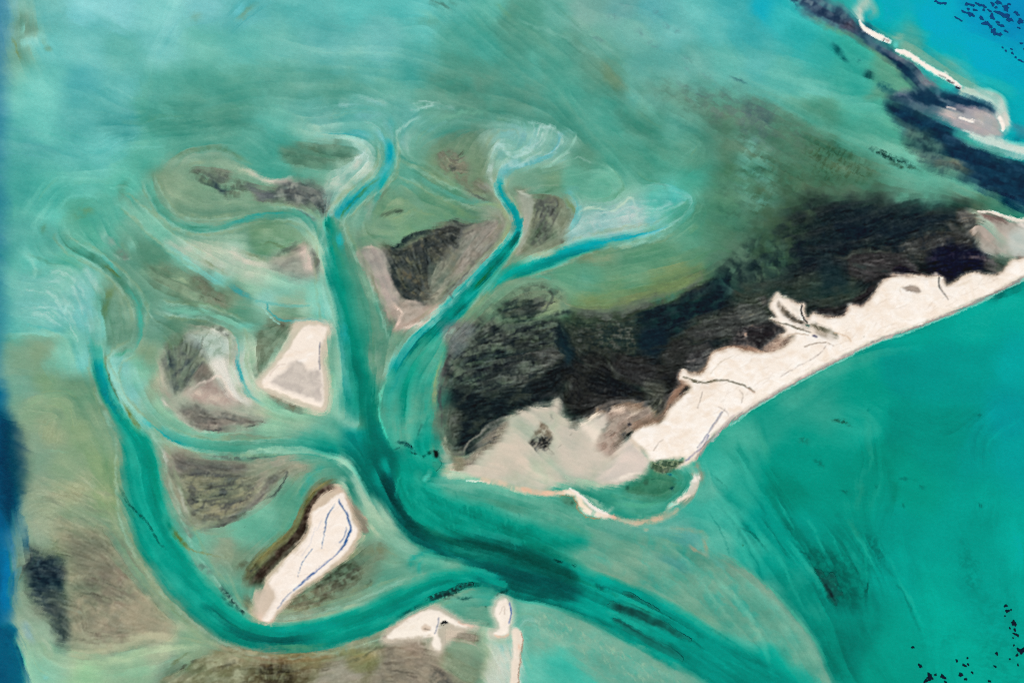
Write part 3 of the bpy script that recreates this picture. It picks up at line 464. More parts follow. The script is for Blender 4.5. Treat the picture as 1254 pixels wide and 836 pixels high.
    CH('634,285 618,306 600,326 582,346 562,368 542,392 524,412 506,434 490,458', [5, 7, 10, 12, 13, 13, 15, 17, 16],
       [(-1.3, (140, 180, 150), 0), (-1, (110, 170, 140), .6), (-.7, (30, 158, 145), 1), (-.2, (0, 128, 115), 1), (.2, (0, 125, 118), 1), (.6, (10, 150, 145), 1), (1, (120, 190, 175), .8), (1.25, (165, 200, 180), 0)], 1, 1.2, ori=1.5); RIM('634,285 618,306 600,326 582,346 562,368 542,392 524,412', [5, 7, 10, 12, 13, 13, 15]); RIM('613,214 612,228 618,243 628,258 634,272', 5); RIM('826,270 805,284 782,288 745,295 712,302 684,314 655,325 630,333', 7)
    S('608,322 592,340 576,358', 1.3, (60, 110, 60), .8, .8, 1.2); S('598,318 588,332 574,348', 4, (0, 160, 160), .6, 1, 1); S('545,385 528,405 512,425 500,446', [4, 6, 7, 6], (0, 112, 98), .75, .9, 2)
    S('612,302 596,322 572,350 545,378 520,398 490,412', [3, 3, 3, 3.5, 4, 3], (168, 198, 180), .75, .9, 1.4)
    # eastern branch
    S('826,270 805,284 782,288 745,295 712,302 684,314 655,325 630,333 610,344 592,358', [4, 5, 5, 6, 7, 8, 8.5, 8, 8, 8], [(88, 180, 180), (75, 175, 180), (40, 165, 170), (30, 162, 168), (15, 158, 162), (0, 150, 148), (0, 148, 140), (10, 152, 140), (30, 160, 145), (20, 150, 130)], .95, .6, 1.4, ori=1.5); S('718,303 690,314 660,326 632,334', 3.2, (0, 140, 130), .8, .9, 1)
    S('840,258 825,276 800,288 770,298 735,302', [2, 2, 3, 3.4, 2], (150, 205, 195), .7, .9, 1.5); S('775,282 745,286 712,292 690,302', [2, 3, 4, 4], (140, 192, 190), .6, 1, 2); S('730,304 705,314 680,324 650,336 625,350', [2, 3, 4, 4, 4], (135, 185, 160), .7, 1, 1.6); S('690,305 660,314 634,324', 4, (160, 200, 188), .7, 1, 2); S('785,280 800,270 815,272', 5, (110, 182, 180), .7, 1, 2)
    S('620,335 600,352 585,362', 5, (60, 172, 158), .7, 1, 1.5); S('628,342 612,352 598,372 582,392', 5, (128, 165, 128), .7, 1, 2)
    # rise of weed beside the eastern branch
    S('592,386 604,366 622,350 645,342 672,342 690,350', [5, 6, 6, 6, 6, 5], (132, 165, 128), .75, 1, 2.5); S('640,338 665,339 680,342', 1.8, (88, 172, 145), .7, 1, 1.5)
    S('690,350 720,358 770,345 820,335', 8, (120, 160, 118), .4, 1, 4); S('660,380 700,378 760,372 820,352 860,335 868,330', [5, 8, 9, 11, 10, 5], (132, 146, 92), .75, 1, 4); S('700,325 740,335 800,322', 10, (112, 162, 120), .4, 1, 5); S('700,312 730,320 760,314', 5, (138, 152, 112), .6, 1, 3); S('770,352 790,350', 4, (110, 140, 85), .4, 1, 3)
    # ---------------- the great dark weed flat
    PG('850,372 860,340 885,310 920,275 950,245 985,228 1060,226 1130,236 1190,248 1200,290 1180,330 1100,345 1040,380 960,410 880,420 800,420 700,420 690,384 740,380 800,368', (60, 86, 74), .8, 30, 22, 6, 30, thr=(26, .36, .2, 150, 1.8))
    PG('700,384 760,378 810,366 840,352 870,330 905,298 940,270 970,250', (58, 92, 80), .0)
    PG('880,352 905,325 935,305 960,278 990,262 1020,254 1060,250 1110,254 1160,258 1190,258 1190,280 1215,318 1250,330 1230,350 1195,350 1165,358 1135,352 1095,355 1075,376 1062,388 1042,402 1008,404 965,432 935,447 885,440 862,450 850,465 855,490 825,525 795,530 775,550 740,530 722,520 705,535 690,515 680,505 650,510 622,525 600,545 575,562 555,562 544,540 542,500 545,470 555,432 572,410 590,400 612,396 640,390 665,394 690,396 720,394 760,390 800,382 838,372', (22, 31, 36), .95, 20, 22, 8, 26, tx=[((54, 60, 54), 14, .52, .18, 165, 2), ((20, 28, 34), 12, .6, .12, 165, 2)])
    # its northern, deeper, bluish part
    PG('960,300 985,262 1020,248 1080,252 1140,252 1178,256 1170,280 1140,300 1100,308 1060,305 1020,315 980,330', (12, 31, 45), .85, 40, 26, 8, tx=((32, 48, 56), 12, .58, .15, 160, 2))
    PG('880,330 905,305 935,290 960,300 970,330 940,345 900,352 870,350', (52, 84, 76), .75, 10, 14, 5, tx=[((90, 128, 105), 10, .56, .14, 50, 2), ((25, 48, 52), 10, .58, .12, 60, 2)])
    PG('930,225 970,245 1000,250 990,290 960,330 930,330 920,290', (70, 98, 70), .6, 14, 18, 5, thr=(12, .48, .16, 130, 1.5)); PG('985,240 1010,245 1030,280 1000,300 975,285', (34, 46, 46), .7, 12, 14, 5, thr=(12, .42, .16))
    PG('905,350 960,345 1010,340 1050,350 1040,370 990,372 945,362 900,372', (62, 76, 64), .7, 9, 12, 5, tx=((48, 72, 66), 14, .5, .2, 20, 2)); PG('1008,320 1030,330 1030,352 1008,352', (24, 48, 54), .75, 6, 10, 4); S('975,295 982,302 990,308', 3, (22, 42, 46), .7, 1, 2)
    PG('780,385 820,370 850,355 870,345 890,338 892,362 878,382 860,400 830,408 800,402 770,398', (14, 32, 42), .9, 7, 9, 4, tx=((35, 66, 66), 9, .62, .12, 150, 2)); S('790,372 815,366 840,356', 5, (60, 118, 105), .6, 1, 3, br=.45); S('880,340 890,352 902,362', [5, 5, 3], (78, 125, 115), .6, 1, 4); S('905,330 900,350 915,365', 5, (45, 80, 72), .6, 1, 4)
    PG('845,395 880,385 920,375 940,385 935,405 900,412 860,415 840,410', (68, 66, 58), .8, 8, 9, 4, tx=((88, 88, 72), 9, .56, .15, 165, 2.5)); S('850,396 870,392 890,398', 1.5, (98, 100, 78), .6, 1, 2); PG('905,378 930,360 942,366 940,392 915,392', (88, 96, 78), .65, 6, 8, 4); S('930,372 940,365', 4, (110, 88, 72), .7, 1, 3)
    PG('640,385 700,388 740,385 790,395 770,430 740,455 700,480 655,470 640,420', (34, 48, 44), .5, 14, 14, 5, tx=[((84, 92, 70), 5, .58, .12, 20, 1.5)]); PG('735,395 780,402 790,425 760,440 735,430', (30, 50, 50), .7, 6, 9, 3, tx=((88, 98, 72), 5, .58, .12, 30, 1.5)); PG('785,405 812,405 815,425 800,438 785,430', (16, 38, 50), .85, 5, 8, 3)
    # western flank, wrinkled grey-green
    PG('548,432 560,408 580,394 610,390 650,386 680,392 686,420 690,440 660,460 600,480 560,470 540,480', (72, 82, 76), .85, 8, 9, 4, tx=[((102, 116, 96), 6, .56, .12, 165, 2.2), ((32, 42, 46), 7, .62, .1, 160, 2.5)])
    PG('540,400 565,392 580,400 572,420 556,436 548,425', (108, 118, 116), .8, 6, 8, 3); S('553,432 544,455 538,480 541,505 541,540', [2.4, 2, 1.8, 1.4, 1.2], (72, 74, 76), .85, .9, 1.4); S('548,430 538,460 533,490 534,520', 2.6, (108, 112, 105), .6, 1, 1.5)
    PG('580,392 600,372 625,358 650,350 672,352 690,362 700,376 684,384 664,390 640,396 612,396', (112, 132, 102), .85, 7, 7, 3, tx=[((140, 158, 120), 5, .56, .14, 170, 3), ((60, 78, 72), 5, .66, .1, 170, 3)]); PG('612,376 640,366 668,368 672,378 656,388 630,390 612,384', (40, 54, 54), .85, 4, 5, 2.5, tx=((80, 92, 78), 5, .6, .12, 165, 2.5)); S('640,348 668,352 676,364 670,376 655,388', [1.2, 1.6, 1.6, 1.4, 1], (50, 62, 58), .6, .9, 1.5, br=.3); S('606,374 625,370 645,362', 1.4, (45, 58, 56), .7, .9, 1.8, br=.35)
    PG('655,388 668,378 676,366 690,364 698,372 694,382 675,386', (145, 160, 118), .85, 3, 5, 2); S('688,362 690,378 700,386', 5, (98, 135, 108), .7, 1, 2)
    S('660,392 690,382 704,386', 3, (28, 42, 46), .8, .9, 2.5, br=.32); PG('640,415 665,408 672,420 655,432 625,430', (38, 44, 44), .7, 4, 6, 3, thr=(6, .42, .14, 160, 2)); PG('610,442 640,432 638,445 605,455', (20, 30, 36), .8, 4, 6, 3, thr=(6, .42, .14, 160, 2)); PG('590,455 612,445 605,462 588,472', (28, 36, 40), .7, 4, 6, 3, thr=(6, .42, .14, 160, 2)); PG('655,432 690,422 696,436 670,448', (86, 84, 70), .75, 5, 6, 3, thr=(6, .4, .15, 160, 2))
    PG('655,470 690,440 704,430 700,455 680,478 655,480', (20, 28, 32), .85, 5, 7, 3); S('686,384 690,420 698,440 697,470', [8, 9, 7, 5], [(20, 42, 48), (12, 36, 46), (25, 55, 65), (20, 36, 42)], .9, .8, 2); S('684,388 685,420', 2, (8, 24, 32), .7, .9, 1)
    # southern interior, black-brown with pans
    PG('700,440 760,430 800,440 835,450 838,470 815,500 790,512 760,505 725,500 700,505 692,485', (30, 30, 32), .7, 9, 10, 4, tx=((58, 54, 46), 9, .58, .14, 20, 2)); PG('748,445 770,440 800,445 800,462 775,470 755,460', (52, 48, 46), .8, 5, 5, 3, tx=((70, 66, 60), 6, .6, .12)); S('745,432 748,450 760,464 780,472 800,482 812,500', [3, 3, 3, 4, 5, 5], [(52, 66, 58), (80, 84, 62), (86, 88, 62), (48, 62, 62), (90, 92, 70), (112, 108, 84)], .8, .9, 2); PG('790,468 812,470 814,490 806,512 796,500', (98, 94, 66), .75, 5, 6, 3); S('800,500 796,510', 5, (150, 148, 130), .7, 1, 2); PG('715,490 745,485 740,505 715,512', (72, 60, 48), .6, 6, 7, 3); S('712,506 718,504', 3, (22, 20, 22), .8, 1, 3, br=.4, brs=3)
    PG('720,465 760,462 775,480 735,485', (16, 22, 28), .7, 6, 8, 3, tx=((45, 48, 50), 3, .62, .1)); PG('815,425 840,420 850,440 836,452 820,455', (66, 58, 46), .7, 6, 8, 3); S('690,484 694,470 698,480', 4, (78, 88, 78), .6, 1, 2); S('660,490 676,482 694,488', 3, (58, 62, 62), .7, 1, 2)
    PG('838,440 860,425 880,428 900,430 890,440 862,456 848,462', (105, 96, 90), .85, 4, 5, 2.5, tx=((70, 62, 60), 6, .55, .15, 20, 2)); PG('832,455 845,462 838,480 820,492 824,470', (72, 52, 42), .7, 5, 6, 3, tx=((48, 38, 36), 3, .55, .1))
    PG('905,405 930,398 955,402 950,412 938,428 915,432 895,422', (52, 42, 44), .8, 5, 6, 3, tx=((120, 96, 84), 5, .66, .1, 20, 2)); S('908,412 916,410', 3, (205, 180, 160), .8, 1, 2, br=.4, brs=4); S('925,420 936,432', [5, 3], (16, 16, 26), .85, .9, 1.5); S('960,395 940,402 950,412', 5, (42, 34, 36), .8, 1, 3)
    PG('1030,380 1055,362 1068,352 1060,375 1040,388 1005,390 1005,382', (40, 30, 34), .75, 5, 7, 3, tx=((66, 52, 48), 6, .58, .12, 150, 2)); PG('1045,312 1080,306 1105,312 1120,326 1138,338 1095,340 1070,345 1050,340 1040,325', (62, 52, 50), .85, 5, 6, 3, tx=((80, 66, 62), 7, .55, .15, 20, 3)); S('1012,312 1035,316 1045,310 1075,307 1100,310', [1.6, 2, 2, 1.6, 1.4], (88, 92, 80), .8, .9, 1.2); S('1016,314 1040,322 1062,328 1086,332 1090,336', [2, 2.6, 3, 2.6, 1.5], (52, 66, 66), .85, .9, 1.2); S('1040,328 1058,324 1084,330', .9, (90, 92, 84), .7, .9, 1); S('1094,315 1112,322 1128,334 1138,340', [2.5, 4.5, 4, 2], (124, 104, 98), .8, .9, 2, tx=((80, 66, 68), 4, .5, .15, 35, 3)); PG('1095,326 1112,328 1122,334 1118,338 1098,337', (22, 20, 38), .9, 3, 4, 2); S('1048,328 1056,338 1050,352', 4, (60, 66, 64), .6, 1, 3); S('1040,345 1048,352', 3, (72, 80, 76), .6, 1, 3)
    PG('1100,305 1140,280 1180,278 1196,300 1180,312 1140,318 1120,318', (78, 74, 66), .75, 8, 10, 4, tx=[((45, 52, 58), 9, .56, .14, 150, 2), ((104, 98, 82), 10, .64, .12, 40, 2)]); S('1150,270 1170,282 1182,292', 5, (98, 92, 78), .7, 1, 3, br=.35); PG('1172,258 1188,258 1200,272 1196,292 1182,284', (98, 94, 82), .85, 4, 5, 2.5); S('1165,285 1180,294', 3, (40, 46, 52), .7, 1, 2)
    PG('1138,312 1160,300 1200,306 1212,318 1200,330 1180,334 1160,345 1144,336', (10, 16, 40), .92, 6, 8, 3, tx=((34, 34, 58), 5, .64, .1, 15, 2)); S('1170,315 1190,314 1212,320 1228,330', [1.6, 2, 3, 3], (125, 108, 108), .7, .9, 2, br=.35, brs=4); S('1196,325 1214,330 1224,336', [4, 5, 3], (112, 96, 88), .75, 1, 2); PG('1208,316 1232,312 1240,318 1228,334 1212,330', (108, 98, 84), .7, 4, 6, 3); S('1158,346 1178,342 1196,336', [3, 3, 2], (150, 128, 104), .7, .9, 2)
    # eastern headland flats
    PG('1196,258 1215,262 1240,270 1262,272 1262,318 1232,314 1206,310 1196,296 1198,276', (185, 174, 164), .92, 5, 5, 2, tx=((160, 150, 140), 10, .55, .15, 40, 2)); S('1182,254 1194,262 1208,276 1222,292 1238,306', [4, 5, 5, 6, 6], (148, 172, 155), .92, .8, 1.5); S('1186,254 1196,256 1190,262', 4, (135, 140, 110), .7, .9, 2); S('1198,260 1208,264 1225,268 1238,272', [3, 5, 6, 4], (118, 102, 96), .85, .9, 2); PG('1238,284 1262,280 1290,284 1290,312 1240,310', (190, 200, 192), .85, 5, 6, 2); S('1198,258 1215,260 1235,266 1250,270 1290,268', [1.4, 1.8, 2.2, 3, 4], (240, 228, 214), .95, .8, .8); S('1246,270 1254,276 1290,285', [4, 6, 8], (240, 230, 220), .8, .9, 2)
    S('1198,274 1194,282 1192,292', [3.4, 2.6, 2.8], (228, 212, 198), .9, .8, 1.5); S('1190,290 1200,282 1212,296 1222,302', 7, (176, 160, 148), .6, 1, 3); S('1222,306 1234,310 1244,308', 5, (150, 165, 145), .6, 1, 3, br=.4)
    # sand at the weed's southern edge
    PG('548,568 560,560 575,562 590,546 604,532 622,512 650,497 672,492 684,486 688,496 694,512 702,524 714,520 740,530 760,540 778,540 796,566 786,582 765,592 742,598 715,594 690,592 660,604 628,594 596,588 560,584 530,588', (197, 196, 177), .96, 5, 5, 2.5, tx=[((210, 197, 180), 30, .5, .25, 20, 1.5), ((188, 190, 168), 16, .62, .2, 60, 2)])
    PG('566,568 580,548 600,528 612,520 622,515 618,530 600,548 585,562 575,568', (142, 138, 122), .9, 4, 6, 2.5, tx=((112, 108, 98), 9, .55, .15, 130, 2.5)); S('566,566 570,548 590,528 612,514 640,504', 1.6, (178, 172, 152), .7, .9, 2); PG('540,540 552,545 556,556 548,568 541,560', (180, 188, 164), .75, 5, 5, 2); S('544,530 546,545', 2, (165, 172, 150), .8, .9, 1.5); PG('556,556 566,548 568,572 556,572', (120, 120, 98), .8, 4, 5, 2.5); S('532,560 536,575 560,574', 4, (145, 150, 118), .7, 1, 2); PG('530,525 540,500 560,500 562,540 552,556 544,548', (98, 104, 88), .6, 7, 7, 3, tx=((120, 126, 104), 8, .55, .14))
    PG('596,566 612,544 632,536 650,546 640,570 610,584 585,582 570,580', (212, 198, 180), .75, 8, 9, 3); S('640,500 660,530 672,556', 4, (212, 208, 190), .5, 1, 3); S('664,560 690,578 720,592 750,600', [4, 6, 7, 8], (150, 188, 162), .8, 1, 2.5); S('650,562 660,580 690,594', 8, (188, 200, 176), .6, 1, 4)
    S('525,585 545,580 572,584 600,588', [7, 6, 5, 3], (172, 198, 172), .8, 1, 2.5); S('571,588 586,589 600,591', 1.0, (240, 228, 212), .8, .8, .8); S('590,587 612,591 635,599 665,605 690,603', [2.6, 3.2, 3.2, 2.6, 2.4], (222, 198, 172), .95, .8, 1, taper=False)
    PG('690,524 714,519 740,545 760,545 740,570 700,590 680,560', (205, 194, 180), .6, 10, 12, 4)
    PG('712,520 728,508 744,503 748,512 740,528 728,542 716,530', CRM, .85, 6, 6, 2); S('714,520 730,508 744,504', 1.8, (240, 226, 206), .9, .8, 1)
    PG('742,504 760,495 775,490 796,498 798,512 775,525 760,545 748,560 740,556 730,545 744,520', (168, 152, 138), .94, 5, 5, 2.5, tx=[((138, 124, 112), 9, .52, .15, 135, 2), ((192, 176, 160), 9, .66, .12, 130, 2)]); PG('750,498 764,497 764,503 750,506', (222, 204, 184), .65, 4, 4, 2); PG('772,500 780,496 786,502 776,508', (214, 196, 176), .6, 4, 4, 2); S('748,498 742,508', 1.5, (60, 54, 52), .5, 1, 2); S('734,496 728,508', 2, (150, 138, 120), .8, 1, 1.5); PG('726,496 748,490 768,488 790,495 780,500 755,496 735,505', (132, 108, 90), .7, 4, 5, 2)
    S('794,510 780,516 768,522 762,532 755,545 748,556', [2, 2.5, 3, 4, 4, 3], (88, 84, 76), .8, .9, 2, tx=((130, 122, 108), 4, .55, .15)); S('768,522 774,518', 2, (45, 48, 58), .8, .9, 1.5)
    PG('770,538 790,548 798,564 796,576 785,584 765,590 742,592 730,585 742,572 754,556', (214, 202, 191), .88, 10, 6, 2); S('724,588 742,580 760,560 772,540', 2, (222, 208, 194), .7, 1, 1.5); S('744,590 762,585 776,580 790,578', [1.2, 2.4, 2, 1.2], (245, 232, 216), .95, .8, 1); S('768,542 778,540 786,552 796,564', 4, (232, 216, 198), .8, .9, 1.5)
    # weed clump on the flat
    PG('655,530 660,520 668,518 672,528 672,545 660,548 652,542', (105, 92, 75), .8, 3, 3, 2, thr=(4, .42, .12)); PG('650,540 662,535 673,538 670,548 664,552 655,546', (24, 24, 24), .95, 2, 3, 2, thr=(3, .47, .08)); S('674,505 676,516', 1.8, (105, 115, 105), .7, 1, 1); S('685,545 686,546', 1.2, (70, 68, 60), .8, 1, 1); S('699,531 700,532', 1.3, (110, 110, 98), .8, 1, 1)
    # ---------------- great white spit
    SP = '1310,288 1253,316 1240,318 1222,337 1196,334 1180,338 1166,348 1158,349 1153,338 1136,339 1112,338 1092,339 1078,348 1068,364 1058,375 1042,374 1038,382 1030,388 1012,388 996,384 990,390 984,380 985,372 978,372 960,364 951,360 943,374 950,388 944,390 950,394 962,404 958,412 972,412 960,425 938,432 912,430 898,426 884,430 872,434 862,456 846,458 836,453 831,463 841,468 846,476 828,491 818,504 812,516 798,520 780,526 774,538 790,552 797,564 814,563 838,561 829,572 836,571 848,564 856,556 868,538 892,517 917,500 941,486 990,458 1040,433 1070,418 1115,402 1165,382 1215,359 1253,339 1310,308'
    S('1250,318 1222,341 1196,338 1166,350 1152,343 1136,342 1092,342 1070,362 1058,377 1040,380 1030,392 1000,390 985,392', 7, (112, 98, 90), .85, .8, 2, taper=False); S('958,414 940,432 912,428 884,430 862,458 838,470 822,490 806,512 780,524', 8, (150, 126, 108), .9, .8, 2, taper=False)
    PG(SP, (222, 204, 184), .85, 2, 4.5, 1.4, 12); PG(SP, (251, 241, 229), 1, 4.5, 1.2, 1.4, 12, tx=[((244, 228, 211), 26, .55, .2, 25, 2), ((255, 248, 240), 12, .6, .2, 25, 2)])
    S('1310,309 1253,340 1215,360 1165,383 1115,403 1070,419 1040,434 990,459 941,487 917,501 893,518 869,539 857,557', 2.2, (160, 152, 148), .75, .9, .8); S('1310,312 1253,343 1215,363 1165,386 1115,406 1070,422 1040,437 990,462 941,490 917,504 895,521', 1.1, (150, 205, 190), .7, .9, .8)
    S('1110,404 1040,433 990,457 941,484 917,497 893,514 876,530', 1, (212, 200, 190), .6, .9, .6)
    S('1012,424 1000,436 975,450 955,462', .8, (170, 158, 150), .7, .8, .8, br=.3); S('884,505 872,522 862,538 854,548', 1, (105, 115, 140), .6, .8, .7); S('888,500 878,516 868,530', .7, (165, 155, 148), .6, .9, .7); S('868,532 860,546 850,556 840,564', 1.2, (90, 105, 140), .65, .8, .6); S('898,508 884,524 872,540', 1.6, (190, 182, 178), .7, .9, .7); S('852,562 860,548 868,540', 1.6, (170, 160, 150), .7, .9, .7)
    S('836,461 842,463 852,467 862,468 876,466 890,466 905,470 915,474 924,480', [1, 1.5, 2, 2, 1.8, 1.4, 1.4, 1.3, .8], (120, 115, 98), .92, .7, .6); S('916,475 922,480 924,480', 1, (190, 160, 140), .8, .8, .5); S('870,458 882,444 898,436', .8, (205, 190, 170), .7, .8, .8); S('850,474 880,476', 2, (232, 214, 196), .6, 1, 1); S('800,552 806,542 812,538', .7, (160, 148, 136), .6, .9, .6); S('854,500 858,490 860,480', .8, (165, 155, 145), .7, .8, .6); S('908,494 910,484 906,478', .8, (160, 150, 140), .6, .8, .7); S('880,498 890,505 892,510', .8, (175, 165, 155), .6, .8, .7)
    PG('936,432 975,424 1005,420 1000,428 965,440 945,446 928,444', (235, 214, 194), .6, 5, 6, 3); PG('938,418 958,408 974,415 975,428 950,434 936,430', (205, 184, 166), .7, 4, 5, 2, tx=((150, 128, 115), 5, .55, .15)); PG('812,515 830,495 845,482 850,490 835,510', (240, 220, 198), .6, 4, 5, 2)
    S('952,364 955,374 966,386 982,396 996,402', [2, 3.2, 3.6, 3.8, 3], (72, 66, 54), .95, .7, 1); S('986,394 1004,402 1018,408', [3.5, 5, 5], (98, 96, 80), .95, .7, 1); S('990,404 1010,410 1028,416', [2, 4, 2.5], (165, 154, 138), .9, .8, 1); S('1000,398 1020,408 1028,417', [2.4, 3, 1.5], (96, 96, 78), .9, .8, 1); S('946,393 964,398 982,403 992,406', [1, 1.5, 1.6, 1.4], (110, 106, 92), .85, .8, .8); S('982,374 982,384 988,394', [1.4, 1.7, 1.6], (78, 76, 70), .9, .8, .7); S('966,374 976,380 974,384', 3, (205, 196, 178), .6, 1, 1.5); S('986,397 992,402', 1.5, (48, 92, 84), .8, .9, 1); S('996,411 1000,413', 1.6, (95, 95, 115), .8, .9, .8); S('1022,408 1036,412 1042,418', 1.2, (215, 188, 160), .8, .9, .8); S('985,424 1000,420 1012,420 1021,424', 1, (165, 150, 135), .8, .8, .7); S('962,413 975,409 990,411', 1, (190, 172, 152), .8, .8, .8); S('1056,414 1059,412', .9, (140, 130, 115), .7)
    S('950,358 958,363 970,364', 1.2, (190, 192, 175), .9, .8, 1); S('942,390 950,388', 1.4, (200, 200, 185), .9, .8, 1); S('1036,374 1046,372', 1.4, (175, 178, 170), .8, .8, 1)
    PG('1107,351 1116,349 1124,352 1127,358 1116,358 1106,354', (168, 156, 144), .95, 1.5, 1.5, 1); S('1103,358 1102,354 1106,350', .8, (215, 200, 180), .8, .9, .6); S('1150,340 1150,350 1155,358 1161,366', [1.6, 1.5, 1.3, .8], (105, 105, 102), .9, .7, .5); S('1154,340 1153,352 1160,364', .9, (235, 220, 205), .8, .8, .5); S('1158,348 1161,350', 1.6, (110, 104, 96), .8, .9, 1); S('1140,335 1152,335', 1.8, (225, 210, 196), .8, .9, 1)
    S('1070,377 1080,370 1092,364', .7, (225, 208, 190), .7, .9, 1); S('1160,352 1180,348 1192,342', 2, (225, 208, 186), .7, 1, 1.5); S('985,424 960,436 930,448', 2, (243, 226, 208), .7, 1, 1.5)
    _r = np.random.RandomState(5)
    for _ in range(46):
        t = _r.rand(); X = 850 + 380 * t; Y = 505 - 165 * t + _r.randn() * 9
        S([(X, Y), (X + 4 + 10 * _r.rand(), Y - 2 - 6 * _r.rand())], .45, (190, 172, 155), .35, .9, .8, ori=0)
    # ---------------- pond, hook, bar
    PG('700,602 745,598 790,584 800,568 838,563 834,574 846,582 838,606 824,616 812,628 790,640 772,636 745,622 722,610', (80, 165, 135), .9, 5, 5, 2, tx=((60, 148, 118), 14, .5, .2, 20, 2)); PG('775,590 790,580 805,572 825,575 832,592 825,606 800,612 780,606 765,600', (82, 138, 98), .85, 7, 8, 3, tx=((62, 118, 84), 8, .55, .15, 10, 2)); PG('800,566 836,563 828,573 812,578 800,574', (135, 145, 115), .9, 3, 4, 1.5, tx=((80, 98, 80), 5, .5, .15)); S('804,572 812,574 822,574', 2, (62, 88, 72), .7, .9, 2, br=.35); S('800,576 820,580 830,590 826,598', [1.5, 3, 4, 3], (70, 178, 150), .7, 1, 2); S('740,614 770,618 800,616 816,610', [2, 3, 3, 2], (88, 175, 142), .6, 1, 2); S('730,616 760,628 790,634', 6, (50, 155, 130), .7, 1, 3)
    S('799,586 800,588', 2.2, (40, 92, 78), .9, .9, 1.5); S('766,600 768,597 772,596', 2, (35, 80, 70), .9, .9, 1.5); S('822,601 823,597 824,593', 2.2, (20, 78, 82), .9, .9, 1.5); S('818,579 823,583', 1.5, (20, 92, 110), .8, .9, 1); S('788,594 794,586', 2.5, (62, 98, 80), .6, 1, 2); S('732,618 736,612', 1.3, (20, 120, 105), .7, .9, 1)
    S('668,594 690,596 710,603 735,618 752,630', [5, 5, 4, 3, 3], (150, 190, 165), .75, 1, 2); S('824,578 842,572 848,580 845,596', 5, (150, 185, 160), .7, 1, 2)
    S('640,598 660,603 684,604 696,602 706,606 712,618 722,626 738,630 752,633', [2.4, 2.8, 3.2, 3.8, 4.4, 5.4, 5.8, 4.2, 2.8], [(215, 186, 158), (215, 186, 158), (228, 200, 172), (245, 228, 206), (246, 228, 205), (244, 224, 198), (248, 234, 216), (242, 224, 205), (215, 190, 168)], .97, .5, 1, taper=False); S('698,598 712,608 728,622 744,629', [1.5, 2.6, 2.6, 1.6], WHT, .95, .7, .8); S('686,608 700,607 706,616 708,624 720,634 735,634', .9, (170, 140, 105), .7, .8, .6); PG('690,610 704,612 708,622 695,622', (75, 110, 85), .7, 3, 4, 2); S('698,614 704,618', 1.8, (40, 70, 52), .8, .9, 1.5); S('716,616 726,626', 1, (228, 204, 178), .8, .8, 1)
    S('752,632 768,638 780,640', [3.4, 4.4, 4], (208, 182, 158), .95, .8, 1, taper=False); S('782,640 800,636 820,630 830,624', [4, 5.6, 5, 3.4], (196, 176, 150), .95, .8, 1, taper=False); S('776,642 784,632 790,641', 1.6, (105, 170, 145), .8, .9, 1); S('786,646 796,648', 1.5, (205, 180, 155), .7)
    S('852,574 855,584 850,600 840,612 828,620', [6, 7, 6, 6, 5], (165, 158, 135), .8, .9, 1.2); S('851,576 853,584 848,598 840,606 830,613 820,620 814,628', [3.4, 5, 5.4, 4.8, 4, 3.8, 3], [WHT, WHT, WHT, (248, 232, 214), (240, 222, 204), (215, 200, 180), (190, 180, 158)], .97, .6, 1); S('846,580 849,582', 1.4, (190, 165, 145), .8, .9, 1); S('858,562 854,570 860,580 860,590', 3, (160, 152, 130), .75, .9, 1.5)
    PG('960,690 1000,730 1040,790 1060,850 1020,850 1006,800 980,765 950,735', (0, 128, 112), .6, 16, 16, 4)
    PG('770,650 830,658 868,676 900,692 928,708 958,736 984,768 1002,798 1014,830 1022,900 930,880 945,812 895,778 850,752 800,726 750,704 720,680', (98, 162, 138), .85, 12, 2.5, 1.8, 40, tx=[((120, 166, 138), 30, .5, .2, 45, 2.2), ((72, 164, 145), 14, .62, .14, 48, 4)])
    PG('640,744 690,752 740,774 790,806 850,838 780,860 720,825 690,795 655,800 640,785', (122, 170, 147), .9, 14, 12, 4, tx=((102, 170, 150), 12, .58, .18, 40, 2))
    # shoal tail, south-east
    S('810,646 840,648 862,652 868,668', [3, 3, 3, 2.4], (140, 165, 138), .7, 1, 2); S('842,664 850,672 862,678 870,684', [1.6, 2.6, 2, 1.6], (165, 155, 130), .9, .9, 1); S('860,654 864,668 868,682', [1.6, 2.4, 2.4], (150, 158, 132), .8, .9, 1); S('848,662 860,672', 3, (120, 175, 155), .6, 1, 2)
    S('866,680 895,692 925,712 955,742 980,770 1000,800 1014,836 1020,880', [5, 6, 7, 8, 9, 9, 9, 9], [(140, 158, 135), (130, 158, 135), (120, 158, 135), (115, 160, 138), (112, 162, 140), (112, 165, 142), (112, 165, 142), (112, 165, 142)], .8, .9, 2); S('862,690 885,715 915,750 935,790 950,836', 3, (130, 190, 165), .55, 1, 2.5)
    S('790,655 820,668 850,700 880,740 915,780', 3, (120, 178, 155), .5, 1, 3); S('866,696 900,735 940,775 970,830', 5, (82, 172, 152), .5, 1, 3); S('905,700 940,735 970,780 985,830', 4, (120, 185, 160), .55, 1, 3); S('690,615 720,640 770,655 810,660', 4, (100, 168, 142), .5, 1, 3); S('700,645 760,668 800,680', 7, (112, 165, 135), .5, 1, 4); S('780,672 830,690 850,705', 9, (88, 155, 148), .6, 1, 4)
    S('1020,830 1006,796 985,766 962,738 930,708 900,688 880,680', [1.4] * 7, (60, 178, 150), .7, .9, 1.5)
